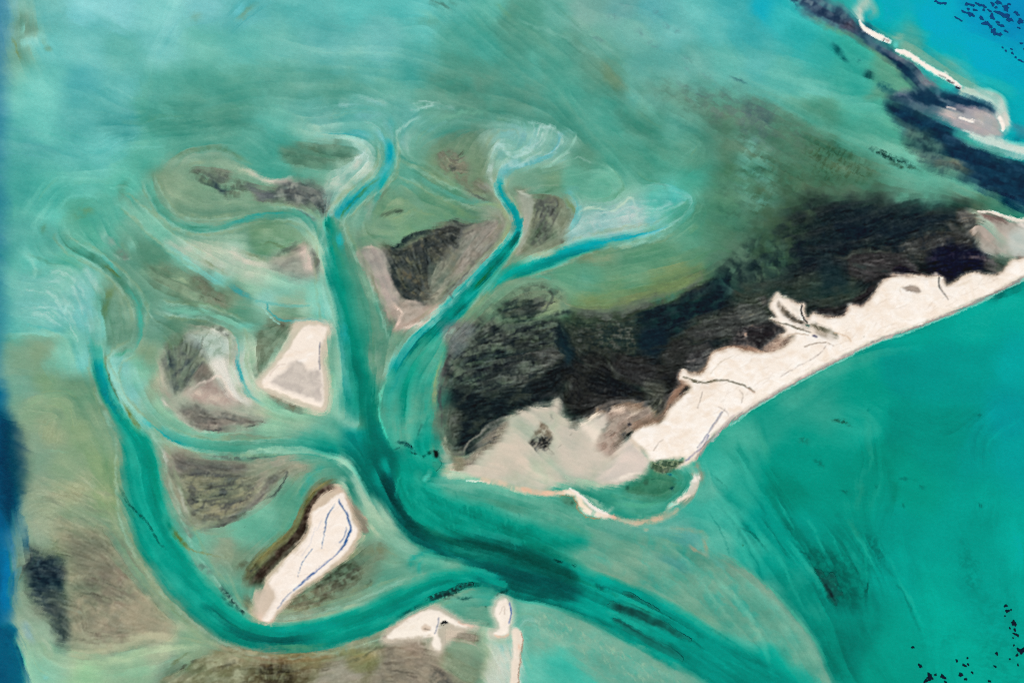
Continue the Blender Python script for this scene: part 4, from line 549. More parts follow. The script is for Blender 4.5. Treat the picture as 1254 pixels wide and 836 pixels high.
    # striped sea bed east of the bar
    for i in range(26):
        X = 865 + 8.6 * i + _r.randn() * 4; Y = 600 + 2.6 * i + _r.randn() * 18; L = 45 + 50 * _r.rand()
        S([(X, Y), (X + .42 * L, Y + .6 * L), (X + .72 * L, Y + 1.3 * L)], .8 + 2.2 * _r.rand(), [(0, 112, 100), (70, 180, 158)][i % 2], .3 + .25 * _r.rand(), 1, 2, taper=True)
    S('880,600 920,630 950,660 990,700', 4, (20, 145, 130), .5, 1, 3); S('860,630 905,650 940,690', 6, (75, 175, 155), .5, 1, 4); S('900,640 925,655 945,680', 1.2, (10, 95, 85), .6, .9, 1.5); S('925,618 945,650 960,672 985,705', 1.6, (0, 105, 95), .6, .9, 1.5); S('940,610 975,650 1000,690', 10, (0, 128, 112), .6, 1, 4); S('950,650 975,672 1000,710 1020,745', 3, (70, 180, 158), .5, 1, 2)
    S('908,667 912,666', 1.2, (60, 80, 50), .8, .9, 1)
    S('880,545 900,560 915,590', 3, (30, 145, 125), .5, 1, 2); S('895,530 905,550 920,575 940,600', 4, (10, 135, 118), .5, 1, 3); S('930,515 935,545 950,580', 3, (85, 178, 150), .4, 1, 3); S('868,575 885,590 895,600', .9, (30, 120, 105), .5, .9, 2, br=.4)
    # open eastern water
    S('1000,455 1060,435 1120,425', 10, (70, 165, 145), .5, 1, 6); S('960,498 990,480 1010,462', 8, (75, 168, 142), .5, 1, 5); S('1035,500 1060,510 1065,540 1060,575 1050,600 1055,640', [6, 6, 6, 5, 5, 4], (60, 160, 138), .35, 1, 4); S('1060,535 1068,560 1062,580', 2.4, (90, 165, 142), .35, 1, 2); S('1050,590 1056,600 1048,625', 3, (80, 145, 122), .3, 1, 3); S('1036,632 1046,650 1055,665', 4, (100, 145, 118), .4, 1, 3); S('1054,625 1060,665 1064,720 1070,760', 2, (40, 165, 142), .4, 1, 3)
    S('1254,508 1240,518 1222,530 1210,545 1208,560', 2, (30, 172, 160), .35, 1, 2); S('1196,560 1196,530 1215,505', 4, (0, 135, 130), .5, 1, 3); S('1192,500 1150,520 1100,500', 14, (0, 138, 124), .5, 1, 8); S('1085,560 1095,600 1080,640', 8, (0, 130, 110), .5, 1, 5); S('1215,600 1205,640', 4, (0, 165, 150), .5, 1, 3); S('1240,640 1245,690 1230,720', 5, (0, 175, 158), .4, 1, 4)
    S('1016,516 1024,514 1036,518 1044,524', [1.4, 2.4, 2, 1.4], (45, 75, 62), .7, .9, 2.5, br=.42, brs=5); S('976,545 985,540 993,545', 4, (40, 105, 90), .55, 1, 3, br=.48, brs=5); S('996,558 1004,566 1012,572', 2.6, (25, 100, 88), .6, 1, 2, br=.45, brs=5); S('1028,596 1034,600 1038,604', 2, (10, 95, 85), .6, 1, 2, br=.4); S('1062,500 1066,503', 1.8, (10, 105, 95), .6, 1, 1); S('1200,505 1202,510', 2, (0, 112, 105), .6, 1, 1); S('1100,588 1108,584 1118,588', 1.5, (0, 108, 98), .5, 1, 1.5, br=.4); S('1122,592 1136,598', 2, (0, 108, 98), .5, 1, 1.5, br=.4); S('1072,598 1078,592', 2, (0, 105, 92), .5, 1, 1.5, br=.4); S('1104,612 1110,622', 2, (0, 112, 100), .5, 1, 1.5, br=.4); S('1200,612 1204,622', 1.5, (0, 98, 92), .5, 1, 1.5, br=.4)
    PG('990,672 1010,670 1040,680 1060,690 1064,712 1062,735 1040,740 1020,728 1000,700', (0, 112, 100), .75, 10, 12, 4, tx=((0, 135, 118), 4, .52, .14, 55, 3)); PG('1000,695 1020,705 1030,730 1024,736 1008,718', (0, 75, 70), .7, 5, 7, 3, thr=(4, .45, .14, 55, 3)); S('1006,708 1016,724 1028,743', [1, 2, .9], (0, 35, 40), .85, .8, 1); S('1064,706 1063,720 1060,732', 1.3, (0, 85, 78), .7, .9, 1.5); PG('1062,655 1080,662 1086,695 1078,690 1066,672', (0, 110, 100), .6, 5, 6, 3, thr=(4, .5, .12)); S('975,673 995,678', 1, (10, 100, 92), .6, .9, 1.5); S('988,678 998,685', 2, (20, 95, 88), .6, .9, 2, br=.4); S('1026,740 1060,780 1100,836', 6, (0, 140, 122), .5, 1, 5); S('990,715 1010,745 1025,780', 4, (20, 165, 142), .5, 1, 3)
    PG('1180,660 1195,680 1200,720 1185,720 1175,690', (0, 128, 115), .55, 6, 8, 3, thr=(5, .5, .14)); PG('1195,720 1230,740 1254,780 1254,836 1215,836 1200,790', (0, 140, 125), .55, 10, 14, 4, thr=(5, .52, .14, 10, 2.5)); S('1225,700 1240,740 1230,790', 8, (0, 140, 125), .4, 1, 5); PG('1120,765 1150,775 1180,770 1170,790 1130,790', (0, 145, 128), .5, 8, 9, 3, thr=(5, .5, .14, 5, 3))
    S('1100,660 1105,690 1110,730', 5, (0, 168, 150), .35, 1, 4); S('1130,700 1150,760 1145,810', 10, (0, 172, 150), .35, 1, 6); S('1045,745 1040,800 1060,840', 10, (0, 125, 112), .5, 1, 6)
    S('1165,835 1160,800', 6, (0, 172, 150), .4, 1, 4)
    # ---------------- lower channel
    S('940,806 990,850 1030,900', 20, (0, 155, 138), .8, 1, 3)
    PG('472,560 480,585 484,610 500,640 530,660 570,678 600,690 628,664 660,668 680,678 720,700 760,712 800,728 850,760 895,788 940,808 980,845 960,900 900,880 862,834 820,814 778,790 730,762 700,748 665,736 628,728 600,716 560,694 530,672 506,654 486,632 470,606 456,580', (5, 132, 118), .95, 6, 6, 2.5, tx=((0, 145, 130), 18, .5, .25, 25, 3))
    S('476,588 486,620 505,648 540,672 580,692 620,704 660,716 700,726', [10, 12, 11, 10, 14, 20, 20, 14], (0, 96, 92), .9, .9, 3); S('630,664 650,672 690,690', [6, 10, 10], (0, 112, 95), .6, 1, 3); S('470,575 480,600 490,630', [4, 6, 5], (0, 75, 78), .7, .9, 2); S('600,698 640,706 680,712 720,728', [6, 9, 9, 6], (0, 85, 85), .6, 1, 3); S('628,728 600,716 560,696', 3, (0, 100, 98), .6, 1, 2)
    S('740,720 800,748 850,790 890,830', [10, 14, 14, 10], (0, 150, 135), .6, 1, 4); S('780,720 830,748 880,780 930,815', 8, (20, 158, 142), .5, 1, 4)
    # fan with sand ripples, west lobe
    PG('486,585 494,574 510,566 530,566 540,585 560,598 600,606 640,618 690,640 720,660 700,672 650,664 600,654 550,650 520,645 500,632 488,612', (22, 150, 128), .9, 8, 10, 3, tx=((10, 138, 118), 14, .5, .2, 30, 2)); PG('540,594 590,598 650,606 690,612 740,640 700,652 650,640 590,618 550,608', (84, 160, 132), .8, 9, 10, 4, tx=((110, 172, 145), 14, .55, .2, 20, 2.5)); S('530,590 560,592 600,596 650,606', [7, 9, 8, 5], (130, 185, 158), .75, 1, 3, taper=False); S('580,608 620,618 670,624', [4, 7, 5], (72, 142, 112), .6, 1, 3); S('516,568 510,584 516,600', 7, (75, 168, 140), .7, 1, 3); S('530,572 522,584 518,592', [3, 3, 2], (168, 200, 178), .8, .9, 1.5); S('486,612 485,592 494,574', 1.6, (50, 168, 145), .8, .9, 1)
    S('500,640 540,660 590,668 640,680 700,706', [5, 9, 12, 14, 10], (0, 84, 76), .85, 1, 3, taper=False); S('458,556 470,585 482,612 500,640 530,664', [4, 6, 7, 6, 5], (0, 66, 64), .8, .9, 2); S('630,655 680,676 720,698', [5, 6, 4], (0, 108, 92), .6, 1, 3)
    for i in range(60):
        u = i / 59; X = 492 + 150 * u + _r.randn() * 2; Y = 600 + 40 * u + _r.randn() * 10
        S([(X, Y), (X + 3, Y + 5), (X + 4, Y + 11)], .8, [(0, 118, 102), (60, 172, 148)][i % 2], .4, .9, 1.5, taper=True, ori=.3)
    # oval basin
    PG('520,415 534,412 545,425 540,455 532,480 524,505 512,530 500,542 486,548 474,535 466,510 465,488 472,465 488,448 505,430', (65, 165, 138), .92, 6, 5, 2, tx=((95, 165, 135), 14, .52, .2, 110, 2)); S('530,425 512,446 500,470 494,500 496,525', [9, 9, 7, 5, 3], (0, 135, 112), .75, .9, 2.5); S('508,438 490,456 478,480 474,505', [4, 6, 6, 4], (40, 160, 148), .7, 1, 2); S('476,462 466,482 465,508 472,530 482,546', [1.2, 1.8, 1.8, 1.6, 1.2], (140, 205, 175), .85, .9, 1); S('485,470 476,495 482,525', 4, (80, 178, 150), .6, 1, 2); S('546,430 538,460 530,490 520,520', [4, 5, 6, 5], (112, 165, 125), .7, 1, 2.5); S('545,420 536,455 532,480 534,520', 2, (150, 165, 118), .7, .9, 1.5); S('505,480 515,500 508,525', 7, (95, 165, 132), .6, 1, 3); S('528,500 520,520 512,540', 2, (30, 130, 112), .5, 1, 2, br=.4); S('500,545 520,560 540,565', 10, (60, 155, 128), .5, 1, 4); S('530,540 534,560', 4, (130, 150, 112), .6, 1, 2)
    S('482,540 490,541 498,543 504,548 511,555', [1.6, 2.2, 2, 2, 1.4], (10, 72, 72), .85, .9, 2.5, br=.36, brs=4); S('500,550 506,554 512,556', 1.1, (0, 25, 28), .9, .8, 1); S('480,550 490,547', .8, (10, 80, 75), .8, .8, 1); S('510,538 514,525 520,515', 1.5, (20, 90, 82), .6, .9, 2, br=.4, brs=4); S('519,555 526,554 533,552', 1.8, (10, 55, 50), .85, .9, 2, br=.4, brs=4); PG('531,552 536,552 537,558 533,560', (5, 25, 25), .95, 1, 1.5, 1); S('516,560 522,556', 1.2, (10, 80, 72), .7, .9, 1.5, br=.4)
    # ---------------- left big channel
    CH('104,392 112,416 118,432 122,450 130,475 142,500 156,522 168,548 172,572 176,600 182,625 190,650 204,678 222,706 244,730 266,752 290,768 312,778 345,781 390,776 430,766 464,752 494,737 526,722 558,710 590,708 615,714', [2, 4, 6, 8, 10, 12, 16, 22, 26, 29, 31, 30, 28, 26, 24, 22, 20, 19, 20, 22, 23, 22, 20, 19, 16, 10, 4],
       [(-1.25, (120, 175, 145), 0), (-1, (105, 168, 138), .6), (-.7, (30, 155, 132), .95), (-.2, (15, 148, 128), 1), (.2, (25, 155, 135), 1), (.65, (35, 155, 135), .95), (1, (130, 170, 132), .75), (1.25, (160, 175, 138), 0)], [0, .45, .95, 1, 1, 1, 1, 1, 1, 1, 1, 1, 1], 2, ori=1.6)
    RIM('118,432 122,450 130,475 142,500 156,522 168,548 172,572 176,600 182,625 190,650 204,678 222,706 244,730 266,752 290,768 312,778 345,781 390,776 430,766 464,752 494,737 526,722', [6, 8, 10, 12, 16, 22, 26, 29, 31, 30, 28, 26, 24, 22, 20, 19, 20, 22, 23, 22, 20, 19])
    S('116,436 122,452 128,472 136,492 150,515', [4, 6, 7, 6, 4], (0, 138, 142), .9, .9, 1.6); S('128,425 130,450 140,478 150,498', [1.2, 1.6, 1.8, 1.5], (62, 102, 72), .85, .8, 1); S('132,480 142,498 155,520', 3, (0, 110, 105), .7, 1, 2); S('148,488 158,505 166,518 173,530', [1.4, 2.4, 3, 2], (98, 112, 52), .9, .8, 1.2); S('126,470 134,486 146,506', 3, (0, 120, 118), .6, 1, 3, br=.4, brs=5)
    S('180,540 185,570 190,600 198,625', [4, 6, 6, 5], (0, 130, 110), .7, .9, 2); S('150,535 165,560 170,600', 8, (55, 165, 142), .6, 1, 3); S('168,650 180,672 210,700', [6, 9, 9], (20, 158, 135), .7, 1, 3); S('190,620 215,650 240,678 268,716', [7, 8, 9, 8], (105, 172, 142), .6, 1, 3); S('208,640 220,660 234,676', 2.5, (92, 98, 40), .8, .9, 1.5, br=.3); S('216,664 240,674 280,684', 1, (130, 130, 82), .7, .9, 1.2); S('212,650 206,640 202,628', 2.5, (0, 118, 98), .7, .9, 2)
    S('140,590 160,618 180,640 194,662 206,674', 1.3, (10, 72, 66), .75, .8, 1.6, br=.34, brs=6); S('228,684 250,696 264,704', 3.4, (78, 98, 92), .55, .9, 3, br=.42); S('266,712 276,726 286,738 298,752', [2, 3.4, 3, 1.4], (12, 42, 46), .8, .9, 2.5, br=.4, brs=5); S('292,745 300,752', 1.6, (0, 28, 32), .85, .8, 1); S('266,725 280,740 292,748', 1.4, (0, 70, 66), .7, .9, 2, br=.4)
    S('240,735 262,750 290,772 320,783 360,784 400,778', [5, 7, 8, 9, 9, 8], (0, 100, 92), .9, .9, 2.5); S('318,783 350,786 380,783', 4, (0, 85, 82), .6, 1, 2); S('420,766 460,752 495,735 530,718 560,708', [5, 6, 6, 5, 4], (0, 125, 112), .7, 1, 2); S('300,764 340,772 400,764 440,752', 4, (15, 150, 140), .6, 1, 2); S('330,790 370,792 410,786', 3, (90, 155, 118), .7, 1, 2); S('272,754 282,762', 1.5, (0, 100, 110), .6, .9, 1.5, br=.4)
    S('482,758 500,748 520,738', [1.4, 1.8, 2], (0, 50, 52), .6, .9, 1.5, br=.3); S('516,736 532,730 548,726 560,720 572,716 592,714', [2, 3.4, 4, 3.4, 2.2, 2], (5, 32, 34), .92, .85, 2, br=.38, brs=4); S('556,728 570,732 582,731', 1.6, (10, 70, 66), .7, .9, 2, br=.35, brs=5); S('592,722 608,722 618,730', 5, (75, 165, 140), .7, 1, 2); S('605,730 615,725 625,722', 1.6, (5, 45, 45), .85, .9, 1.5, br=.4, brs=4); S('594,745 597,742', 1.6, (30, 80, 66), .8, .9, 1.2, br=.3); S('468,781 474,776', 1.8, (30, 42, 40), .85, .9, 1)
    S('300,752 330,758 380,756 430,744 470,730', [3, 5, 5, 5, 4], (165, 185, 155), .7, 1, 2.5); S('400,735 440,722 480,708 520,700', 8, (120, 172, 138), .4, 1, 4)
    S('504,698 504,688 512,680 526,674 540,672', [4, 5, 4, 3, 2], (20, 150, 138), .85, .9, 1.5); S('514,706 513,692 520,684', 2, (40, 165, 148), .7, .9, 1); S('530,682 555,690 575,696', 8, (110, 172, 140), .7, 1, 3); S('560,700 600,704 625,716', 6, (10, 150, 138), .7, 1, 2); S('530,660 560,682 600,700', [3, 4, 3], (55, 170, 150), .5, 1, 2)
    # inner pale arc and the cross channel
    S('166,425 148,434 138,445 138,465 148,490 165,512 185,528', [2, 3, 4, 5, 6, 6, 4], (138, 198, 185), .85, .9, 1.6); S('165,426 150,432 138,438', 2, (80, 160, 132), .8, .9, 1); S('160,440 168,465 182,495 205,520', 5, (128, 190, 170), .6, 1, 2.5); S('182,470 195,500 215,522', 4, (150, 190, 158), .6, 1, 2.5); S('180,475 190,495', 4, (140, 160, 125), .5, 1, 2)
    S('200,528 225,540 262,546 300,548 340,545 378,546 405,550', [6, 8, 10, 11, 11, 12, 14], [(80, 175, 165), (75, 172, 155), (85, 165, 135), (95, 165, 135), (90, 165, 138), (62, 162, 140), (20, 145, 130)], .85, .9, 2, ori=1.5); S('168,508 178,518 190,526 212,537 238,546', [1.8, 2.6, 3.4, 3, 2], (10, 160, 165), .9, .9, 1.2); S('215,532 255,530 264,532', 2, (140, 188, 165), .7, 1, 2); S('180,535 200,540 230,548 262,558 300,558', [1.5, 2, 2.2, 2, 1.5], (150, 190, 170), .7, 1, 1.6); S('260,538 300,532 340,538', 2, (130, 130, 108), .5, 1, 2); S('380,530 400,545 420,560', 10, (20, 140, 125), .6, 1, 4)
    S('262,560 300,556 340,550 376,550 410,558 430,572 442,590', [2, 2.6, 3, 4, 6, 6, 4], (150, 195, 168), .75, 1, 2.5)
    for q in ('166,425 148,434 138,445 138,465 148,490 165,512 185,528', '200,528 225,540 262,546 300,548 340,545 378,546', '76,280 80,296 100,308 125,322 150,345 165,368', '150,345 165,364 171,385 170,412', '182,215 187,232 198,252 215,270 240,276 270,275 310,266', '140,240 165,255 195,285 230,310 262,330', '190,372 212,380 250,382 275,392 300,402', '288,402 293,420 292,445 298,468 308,484', '326,263 351,261 371,266 386,278 398,296', '480,205 510,215 540,232 570,244 598,250'): RIM(q, 6)
    S('180,228 188,248 202,266 222,277 245,280 270,278 296,269 312,265 330,262 352,261 370,265 386,276 400,298', [2, 3, 4, 5, 5, 4, 3.4, 3.6, 4, 5, 6, 7, 6], (84, 160, 138), .85, 1, 1.4, taper=False); S('270,278 296,269 314,264 336,261 352,261', 1.6, (40, 150, 145), .75, 1, 1); S('262,276 240,279 222,274', 1.5, (62, 128, 105), .7, 1, 1)
    # pale flats W-centre
    PG('190,470 195,440 205,420 225,405 250,402 280,405 290,425 288,450 292,475 320,500 330,512 290,520 250,528 225,520 205,500 200,485', (158, 162, 145), .85, 7, 7, 3, tx=[((178, 178, 160), 12, .55, .18, 100, 2)])
    PG('205,425 222,410 240,412 255,430 248,455 232,470 218,478 206,462 202,445', (98, 115, 98), .85, 6, 8, 3, tx=[((62, 76, 76), 8, .54, .14, 110, 2)]); S('204,440 210,446 216,452', 4, (48, 62, 70), .8, .9, 3, br=.35); S('222,478 228,466 236,458', 3, (66, 74, 72), .7, .9, 3, br=.3); PG('228,408 250,404 276,402 286,420 276,440 256,440 240,425', (184, 198, 186), .9, 9, 8, 4, tx=((145, 165, 148), 9, .6, .15)); S('225,400 262,402 280,408', 2, (92, 108, 92), .6, 1, 3, br=.4); S('262,402 275,406 280,418', 3, (75, 85, 80), .6, 1, 3, br=.45); PG('206,428 216,408 226,404 220,420', (112, 140, 105), .7, 4, 5, 2)
    PG('240,455 255,445 262,462 255,472 240,472', (118, 112, 102), .8, 4, 5, 2.5); S('238,445 248,440 256,445', 2.5, (170, 178, 150), .7, 1, 2)
    PG('227,482 240,472 258,464 272,466 285,480 292,494 280,500 258,496 240,492', (188, 176, 162), .88, 7, 6, 2.5, tx=((168, 148, 138), 8, .5, .15, 20, 2)); S('228,482 240,471 256,466 268,460 280,476 292,492', 1.8, (222, 208, 194), .8, .9, 1.5); PG('258,444 275,438 285,458 294,480 305,494 285,488 272,468', (214, 211, 200), .95, 6, 6, 2.5); S('270,440 285,452 292,475', 3, (225, 222, 210), .5, 1, 2)
    S('198,484 202,494 208,500', 2.2, (205, 200, 186), .8, .9, 1.5); S('196,470 202,480 212,488', 3, (165, 155, 140), .6, 1, 2.5)
    PG('222,502 236,496 256,502 280,508 312,514 320,520 280,524 246,528 234,516', (122, 118, 108), .88, 7, 8, 3, tx=[((92, 90, 86), 7, .5, .14, 12, 3), ((150, 142, 130), 7, .66, .12, 15, 3)]); S('245,526 262,527 280,524', 1.4, (55, 62, 66), .8, .9, 1.6, br=.3); S('295,524 308,522 316,520', 1, (48, 50, 50), .7, .9, 1.2, br=.3); S('205,505 225,512 240,526 262,530', 2.2, (192, 198, 180), .6, 1, 2.5, br=.3); S('258,495 285,504 320,512', 2, (185, 178, 160), .6, 1, 2)
    S('288,402 293,420 292,445 298,468 308,484 330,500', [4, 5, 4, 4, 4, 3], (105, 180, 168), .8, 1, 1.2); S('288,425 291,448 297,466 303,475', [1.2, 2, 2, 1.2], (45, 158, 165), .8, 1, 1); S('284,440 284,460 292,478', 3, (195, 210, 195), .7, 1, 1.5); S('302,415 306,440 310,462', [3, 4, 4], (135, 175, 140), .8, .9, 1.5); S('282,400 300,398 318,398', 3, (110, 185, 168), .7, 1, 1.5); S('310,490 350,505 385,512', 6, (165, 205, 178), .6, 1, 2.5); S('302,500 340,512 380,520', 4, (140, 175, 138), .6, 1, 2.5)
    # kite islet surround
    PG('312,420 320,398 340,392 362,394 352,412 334,436 318,462 312,450', (128, 148, 120), .9, 4, 5, 2, tx=((100, 118, 96), 9, .52, .15, 120, 2)); S('336,404 346,398 342,410', 3.5, (75, 82, 76), .7, 1, 2); S('355,400 362,396 352,410', 2.4, (150, 150, 125), .6, 1); S('314,455 316,466', 2, (70, 110, 92), .6, 1)
    S('326,372 332,384 344,392 360,393 380,391 396,394 404,402', [1.2, 1.4, 1.4, 1.4, 1.4, 1.6, 2.4], (66, 160, 158), .8, .8, .8); S('314,369 330,371 355,374 378,374', [2, 2.4, 2.2, 1.6], (96, 176, 166), .5, .8, .8); S('322,376 330,388 342,396', 1, (150, 205, 190), .7, .9, .8); S('362,396 395,397', 3, (175, 178, 150), .7, 1)
    PG('322,466 336,448 350,428 362,404 370,398 398,396 402,410 400,440 404,470 402,500 390,504 370,500 345,492 325,478 314,470', (192, 192, 172), .9, 4, 5, 2); S('322,478 338,488 360,500 375,502', [2, 3, 3.4, 2], (112, 102, 86), .85, .9, 1.5); S('376,500 388,506 398,502', 3, (195, 195, 172), .8, 1, 1.5); S('402,410 402,450 405,490', 3, (150, 180, 152), .7, 1, 2)
    PG('362,396 382,394 402,396 405,406 398,420 395,442 399,454 400,472 399,500 380,498 360,490 336,482 317,473 319,462 330,450 341,436 354,416', (214, 202, 182), .9, 3, 8, 1.4)
    PG('370,402 384,398 398,400 400,406 394,420 391,442 395,454 396,472 395,497 380,494 360,486 340,479 322,471 323,464 332,454 344,440 358,420', (247, 234, 220), 1, 2, 2, 1, 10); PG('357,444 366,441 374,447 378,453 388,452 393,456 394,490 380,488 362,482 344,476 332,468 340,460 350,452', (213, 202, 190), .95, 4, 3, 1.5, 9, tx=((196, 186, 176), 12, .5, .2)); S('324,473 345,480 365,488 392,496', 1.2, (250, 236, 220), .95, .8, .8); S('392,420 391,440 392,452', 1, (115, 120, 135), .85, .8, .6); S('330,460 340,448 350,446', .8, (215, 200, 185), .8, .9, .8)
    # grey flat with its swoosh
    PG('200,545 215,550 240,555 280,562 320,562 352,560 372,566 380,580 352,588 330,612 305,632 280,642 250,650 228,648 215,630 205,605 198,575', (140, 140, 122), .85, 13, 11, 4, tx=[((158, 156, 134), 14, .55, .18, 15, 2.5)]); PG('215,556 250,566 280,568 300,572 290,582 250,582 225,582 212,572', (102, 100, 94), .8, 8, 9, 3, tx=((82, 82, 80), 7, .5, .14, 10, 3)); PG('228,580 262,580 300,584 316,592 305,615 285,632 260,640 235,632 226,605', (118, 120, 100), .85, 10, 10, 4, tx=[((150, 148, 118), 6, .56, .14, 165, 3), ((74, 76, 74), 6, .62, .12, 160, 3)]); S('225,582 245,580 270,582 302,586', 1.6, (62, 66, 70), .75, .9, 2, br=.3); S('250,602 275,594 295,590', 1.6, (72, 74, 74), .75, .9, 2, br=.3); S('270,622 285,616 296,614', 2, (62, 68, 70), .8, .9, 2, br=.25); S('248,615 262,612 278,612', 1.3, (72, 74, 72), .7, .9, 2, br=.3); S('246,604 247,608', 1, (40, 44, 46), .8)
    S('345,578 330,592 318,610 300,625 280,636 262,644 244,648', [5, 5, 4, 4, 4, 3, 2], (82, 86, 86), .8, .9, 2.5, tx=((110, 112, 104), 5, .55, .15, 130, 3)); S('345,576 336,586 324,596', 6, (92, 98, 90), .7, 1, 3); S('340,585 352,578 338,602 318,614', 1.3, (50, 58, 60), .7, .9, 2, br=.35); S('322,596 312,612 296,626', 1, (150, 152, 140), .6, .9, 1.2); S('200,545 206,560 216,575 225,580', [2, 3, 3.4, 2.5], (172, 160, 148), .8, .9, 2); S('197,545 202,560 206,572', 1.8, (190, 195, 182), .8, .9, 1.5); S('216,592 222,602 226,620 234,632', [1.4, 1.8, 1.8, 1.4], (182, 190, 172), .8, .9, 2, br=.25); S('210,602 216,622 228,640', 2, (150, 175, 155), .6, 1, 2, br=.3); S('230,650 245,644 262,640', 2, (152, 165, 135), .7, .9, 2); S('222,640 232,654 238,660', 3, (120, 130, 115), .7, 1, 2)
    S('240,555 275,560 310,560 340,558', [1.5, 2, 2, 1.5], (72, 80, 80), .6, .9, 2, br=.35); S('300,568 340,566 372,560', 5, (168, 160, 144), .7, 1, 3); S('330,575 322,585 305,600', 5, (158, 150, 134), .7, 1, 3)
    PG('285,640 300,630 325,620 340,632 330,652 305,665 285,660', (118, 182, 150), .7, 9, 10, 4); S('298,645 299,646', 1.2, (50, 92, 82), .8); PG('262,670 282,660 286,680 276,690 262,686', (150, 162, 130), .7, 5, 7, 3)
    # SW islet surround
    S('400,568 390,576 378,586 370,600 362,612', [3, 4, 4, 3, 2], (35, 150, 140), .85, .9, 1.2); S('366,612 355,630 345,650 330,670', 5, (110, 165, 125), .5, 1, 3); S('418,585 400,590 384,602 374,622 362,645 346,662 326,678 308,698 298,724', [3, 6, 7, 6, 6, 7, 8, 9, 8], (118, 112, 72), .85, .9, 2); S('398,590 385,598 376,612', 2, (150, 140, 108), .7, .9, 1.5)
    S('417,594 404,596 390,606 382,620 374,640 366,656 350,672 334,688 318,708 310,722', [3, 4, 4, 5.5, 7, 8, 8, 8, 8, 6], (52, 40, 32), .92, .75, 1.4, tx=((76, 64, 54), 4, .6, .14, 120, 2)); S('376,646 374,655 366,665', 3.5, (98, 92, 86), .7, 1, 2, br=.4, brs=3); S('380,642 380,655 370,668 352,682 336,700', 1.3, (165, 152, 138), .8, .9, 1); PG('300,700 312,690 322,694 316,712 304,716', (70, 72, 58), .7, 4, 6, 3, thr=(6, .4, .16)); S('288,700 300,690 318,678', 5, (82, 88, 68), .6, 1, 3, br=.35); S('300,720 304,740 312,752', 5, (120, 112, 88), .7, 1, 2); S('340,680 322,694 316,690', 3, (98, 100, 62), .6, 1, 2); S('348,652 335,668 318,682', 3, (128, 132, 85), .7, 1, 2); S('305,700 310,697', 1, (40, 55, 52), .8, .9, 1.5)
    PG('386,612 392,603 404,597 416,596 420,604 408,614 396,622 386,634 380,646 376,640 380,624', (205, 188, 166), .95, 3, 3, 1.2); S('386,608 396,602 410,598 416,604 408,612 395,616', 4, (214, 200, 178), .7, .9, 1.5); S('388,612 384,622 384,630', 3.5, (190, 172, 148), .85, .9, 1.5)
    S('420,578 420,595 424,608', [7, 5, 3], (180, 205, 180), .8, .9, 1.5); S('420,604 428,616 436,625 446,634 452,645', [1, 1.4, 1.4, 1.4, 1], (225, 196, 170), .85, .9, 1); PG('420,608 428,612 440,626 450,640 450,652 438,648 430,628', (140, 134, 118), .92, 3, 3, 1.5); S('428,650 436,652 442,656 434,668', 4, (215, 194, 172), .85, .9, 1.5); S('450,640 456,648 470,660', 3, (195, 200, 172), .7, 1, 2); S('396,556 418,560 434,578 444,604 460,632 484,658 508,676', [4, 6, 8, 8, 8, 8, 6], [(140, 188, 160), (168, 205, 180), (172, 205, 180), (172, 198, 174), (158, 188, 162), (140, 182, 156), (110, 170, 145)], .85, 1, 3, taper=False); S('432,575 452,606 480,640', 3, (120, 190, 165), .6, 1, 2)
    PG('378,712 398,692 425,672 450,665 470,668 468,690 450,712 430,730 400,742 360,752 345,748', (128, 140, 108), .7, 10, 12, 4, tx=((112, 120, 94), 9, .55, .15, 140, 2)); PG('385,715 405,698 425,690 440,695 436,708 415,722 395,730', (66, 70, 58), .85, 5, 9, 3, thr=(5, .47, .12, 140, 1.6)); PG('350,735 375,725 400,728 395,740 360,748', (92, 94, 76), .75, 4, 7, 3, thr=(5, .45, .14, 150, 2)); S('345,738 360,728 378,720', 2, (70, 66, 54), .7, .9, 2, br=.3); S('448,718 453,712 456,708', 1.5, (75, 95, 78), .6, .9, 1.5, br=.3); S('462,668 468,664', 1.4, (105, 118, 95), .7, .9, 1); S('440,680 462,672 470,680', 4, (120, 128, 98), .6, 1, 3, br=.4); S('408,690 430,678 450,662', 4, (172, 166, 136), .6, 1, 2)
    PG('312,728 322,720 332,712 340,735 332,750 324,758 310,752', (196, 180, 162), .85, 3, 4, 2); S('310,732 308,748 318,758 330,760', 3, (180, 182, 150), .7, 1, 2)
    S('415,597 402,598 388,607 379,621 372,640 363,656 347,671 331,687 315,705 305,719', [2, 3.5, 4, 4.6, 5, 5.4, 5.4, 5.4, 5, 3], (48, 38, 31), .9, .9, 1, tx=((84, 72, 60), 4, .62, .12, 130, 2)); S('384,632 378,650 366,664 350,678', 2.4, (104, 94, 84), .6, 1, 1, br=.42, brs=3)
    PG('412,598 423,602 430,616 436,634 442,650 436,668 424,684 410,696 394,708 380,716 364,728 352,740 342,750 332,764 317,760 318,746 326,728 324,708 340,690 350,680 362,668 373,654 378,640 379,626 388,616 400,606', (208, 190, 168), .9, 3, 3.5, 1.4)
    PG('416,604 421,604 424,614 430,630 433,640 438,650 432,664 422,678 408,690 392,704 378,712 362,724 350,736 340,746 330,760 321,757 328,747 336,728 329,713 345,694 352,684 366,672 378,656 382,640 383,628 392,622 405,612', (250, 238, 226), 1, 2, 2, .8, 10); PG('322,757 334,740 338,728 330,716 322,726 314,745', (214, 198, 180), .7, 3, 4, 1.5)
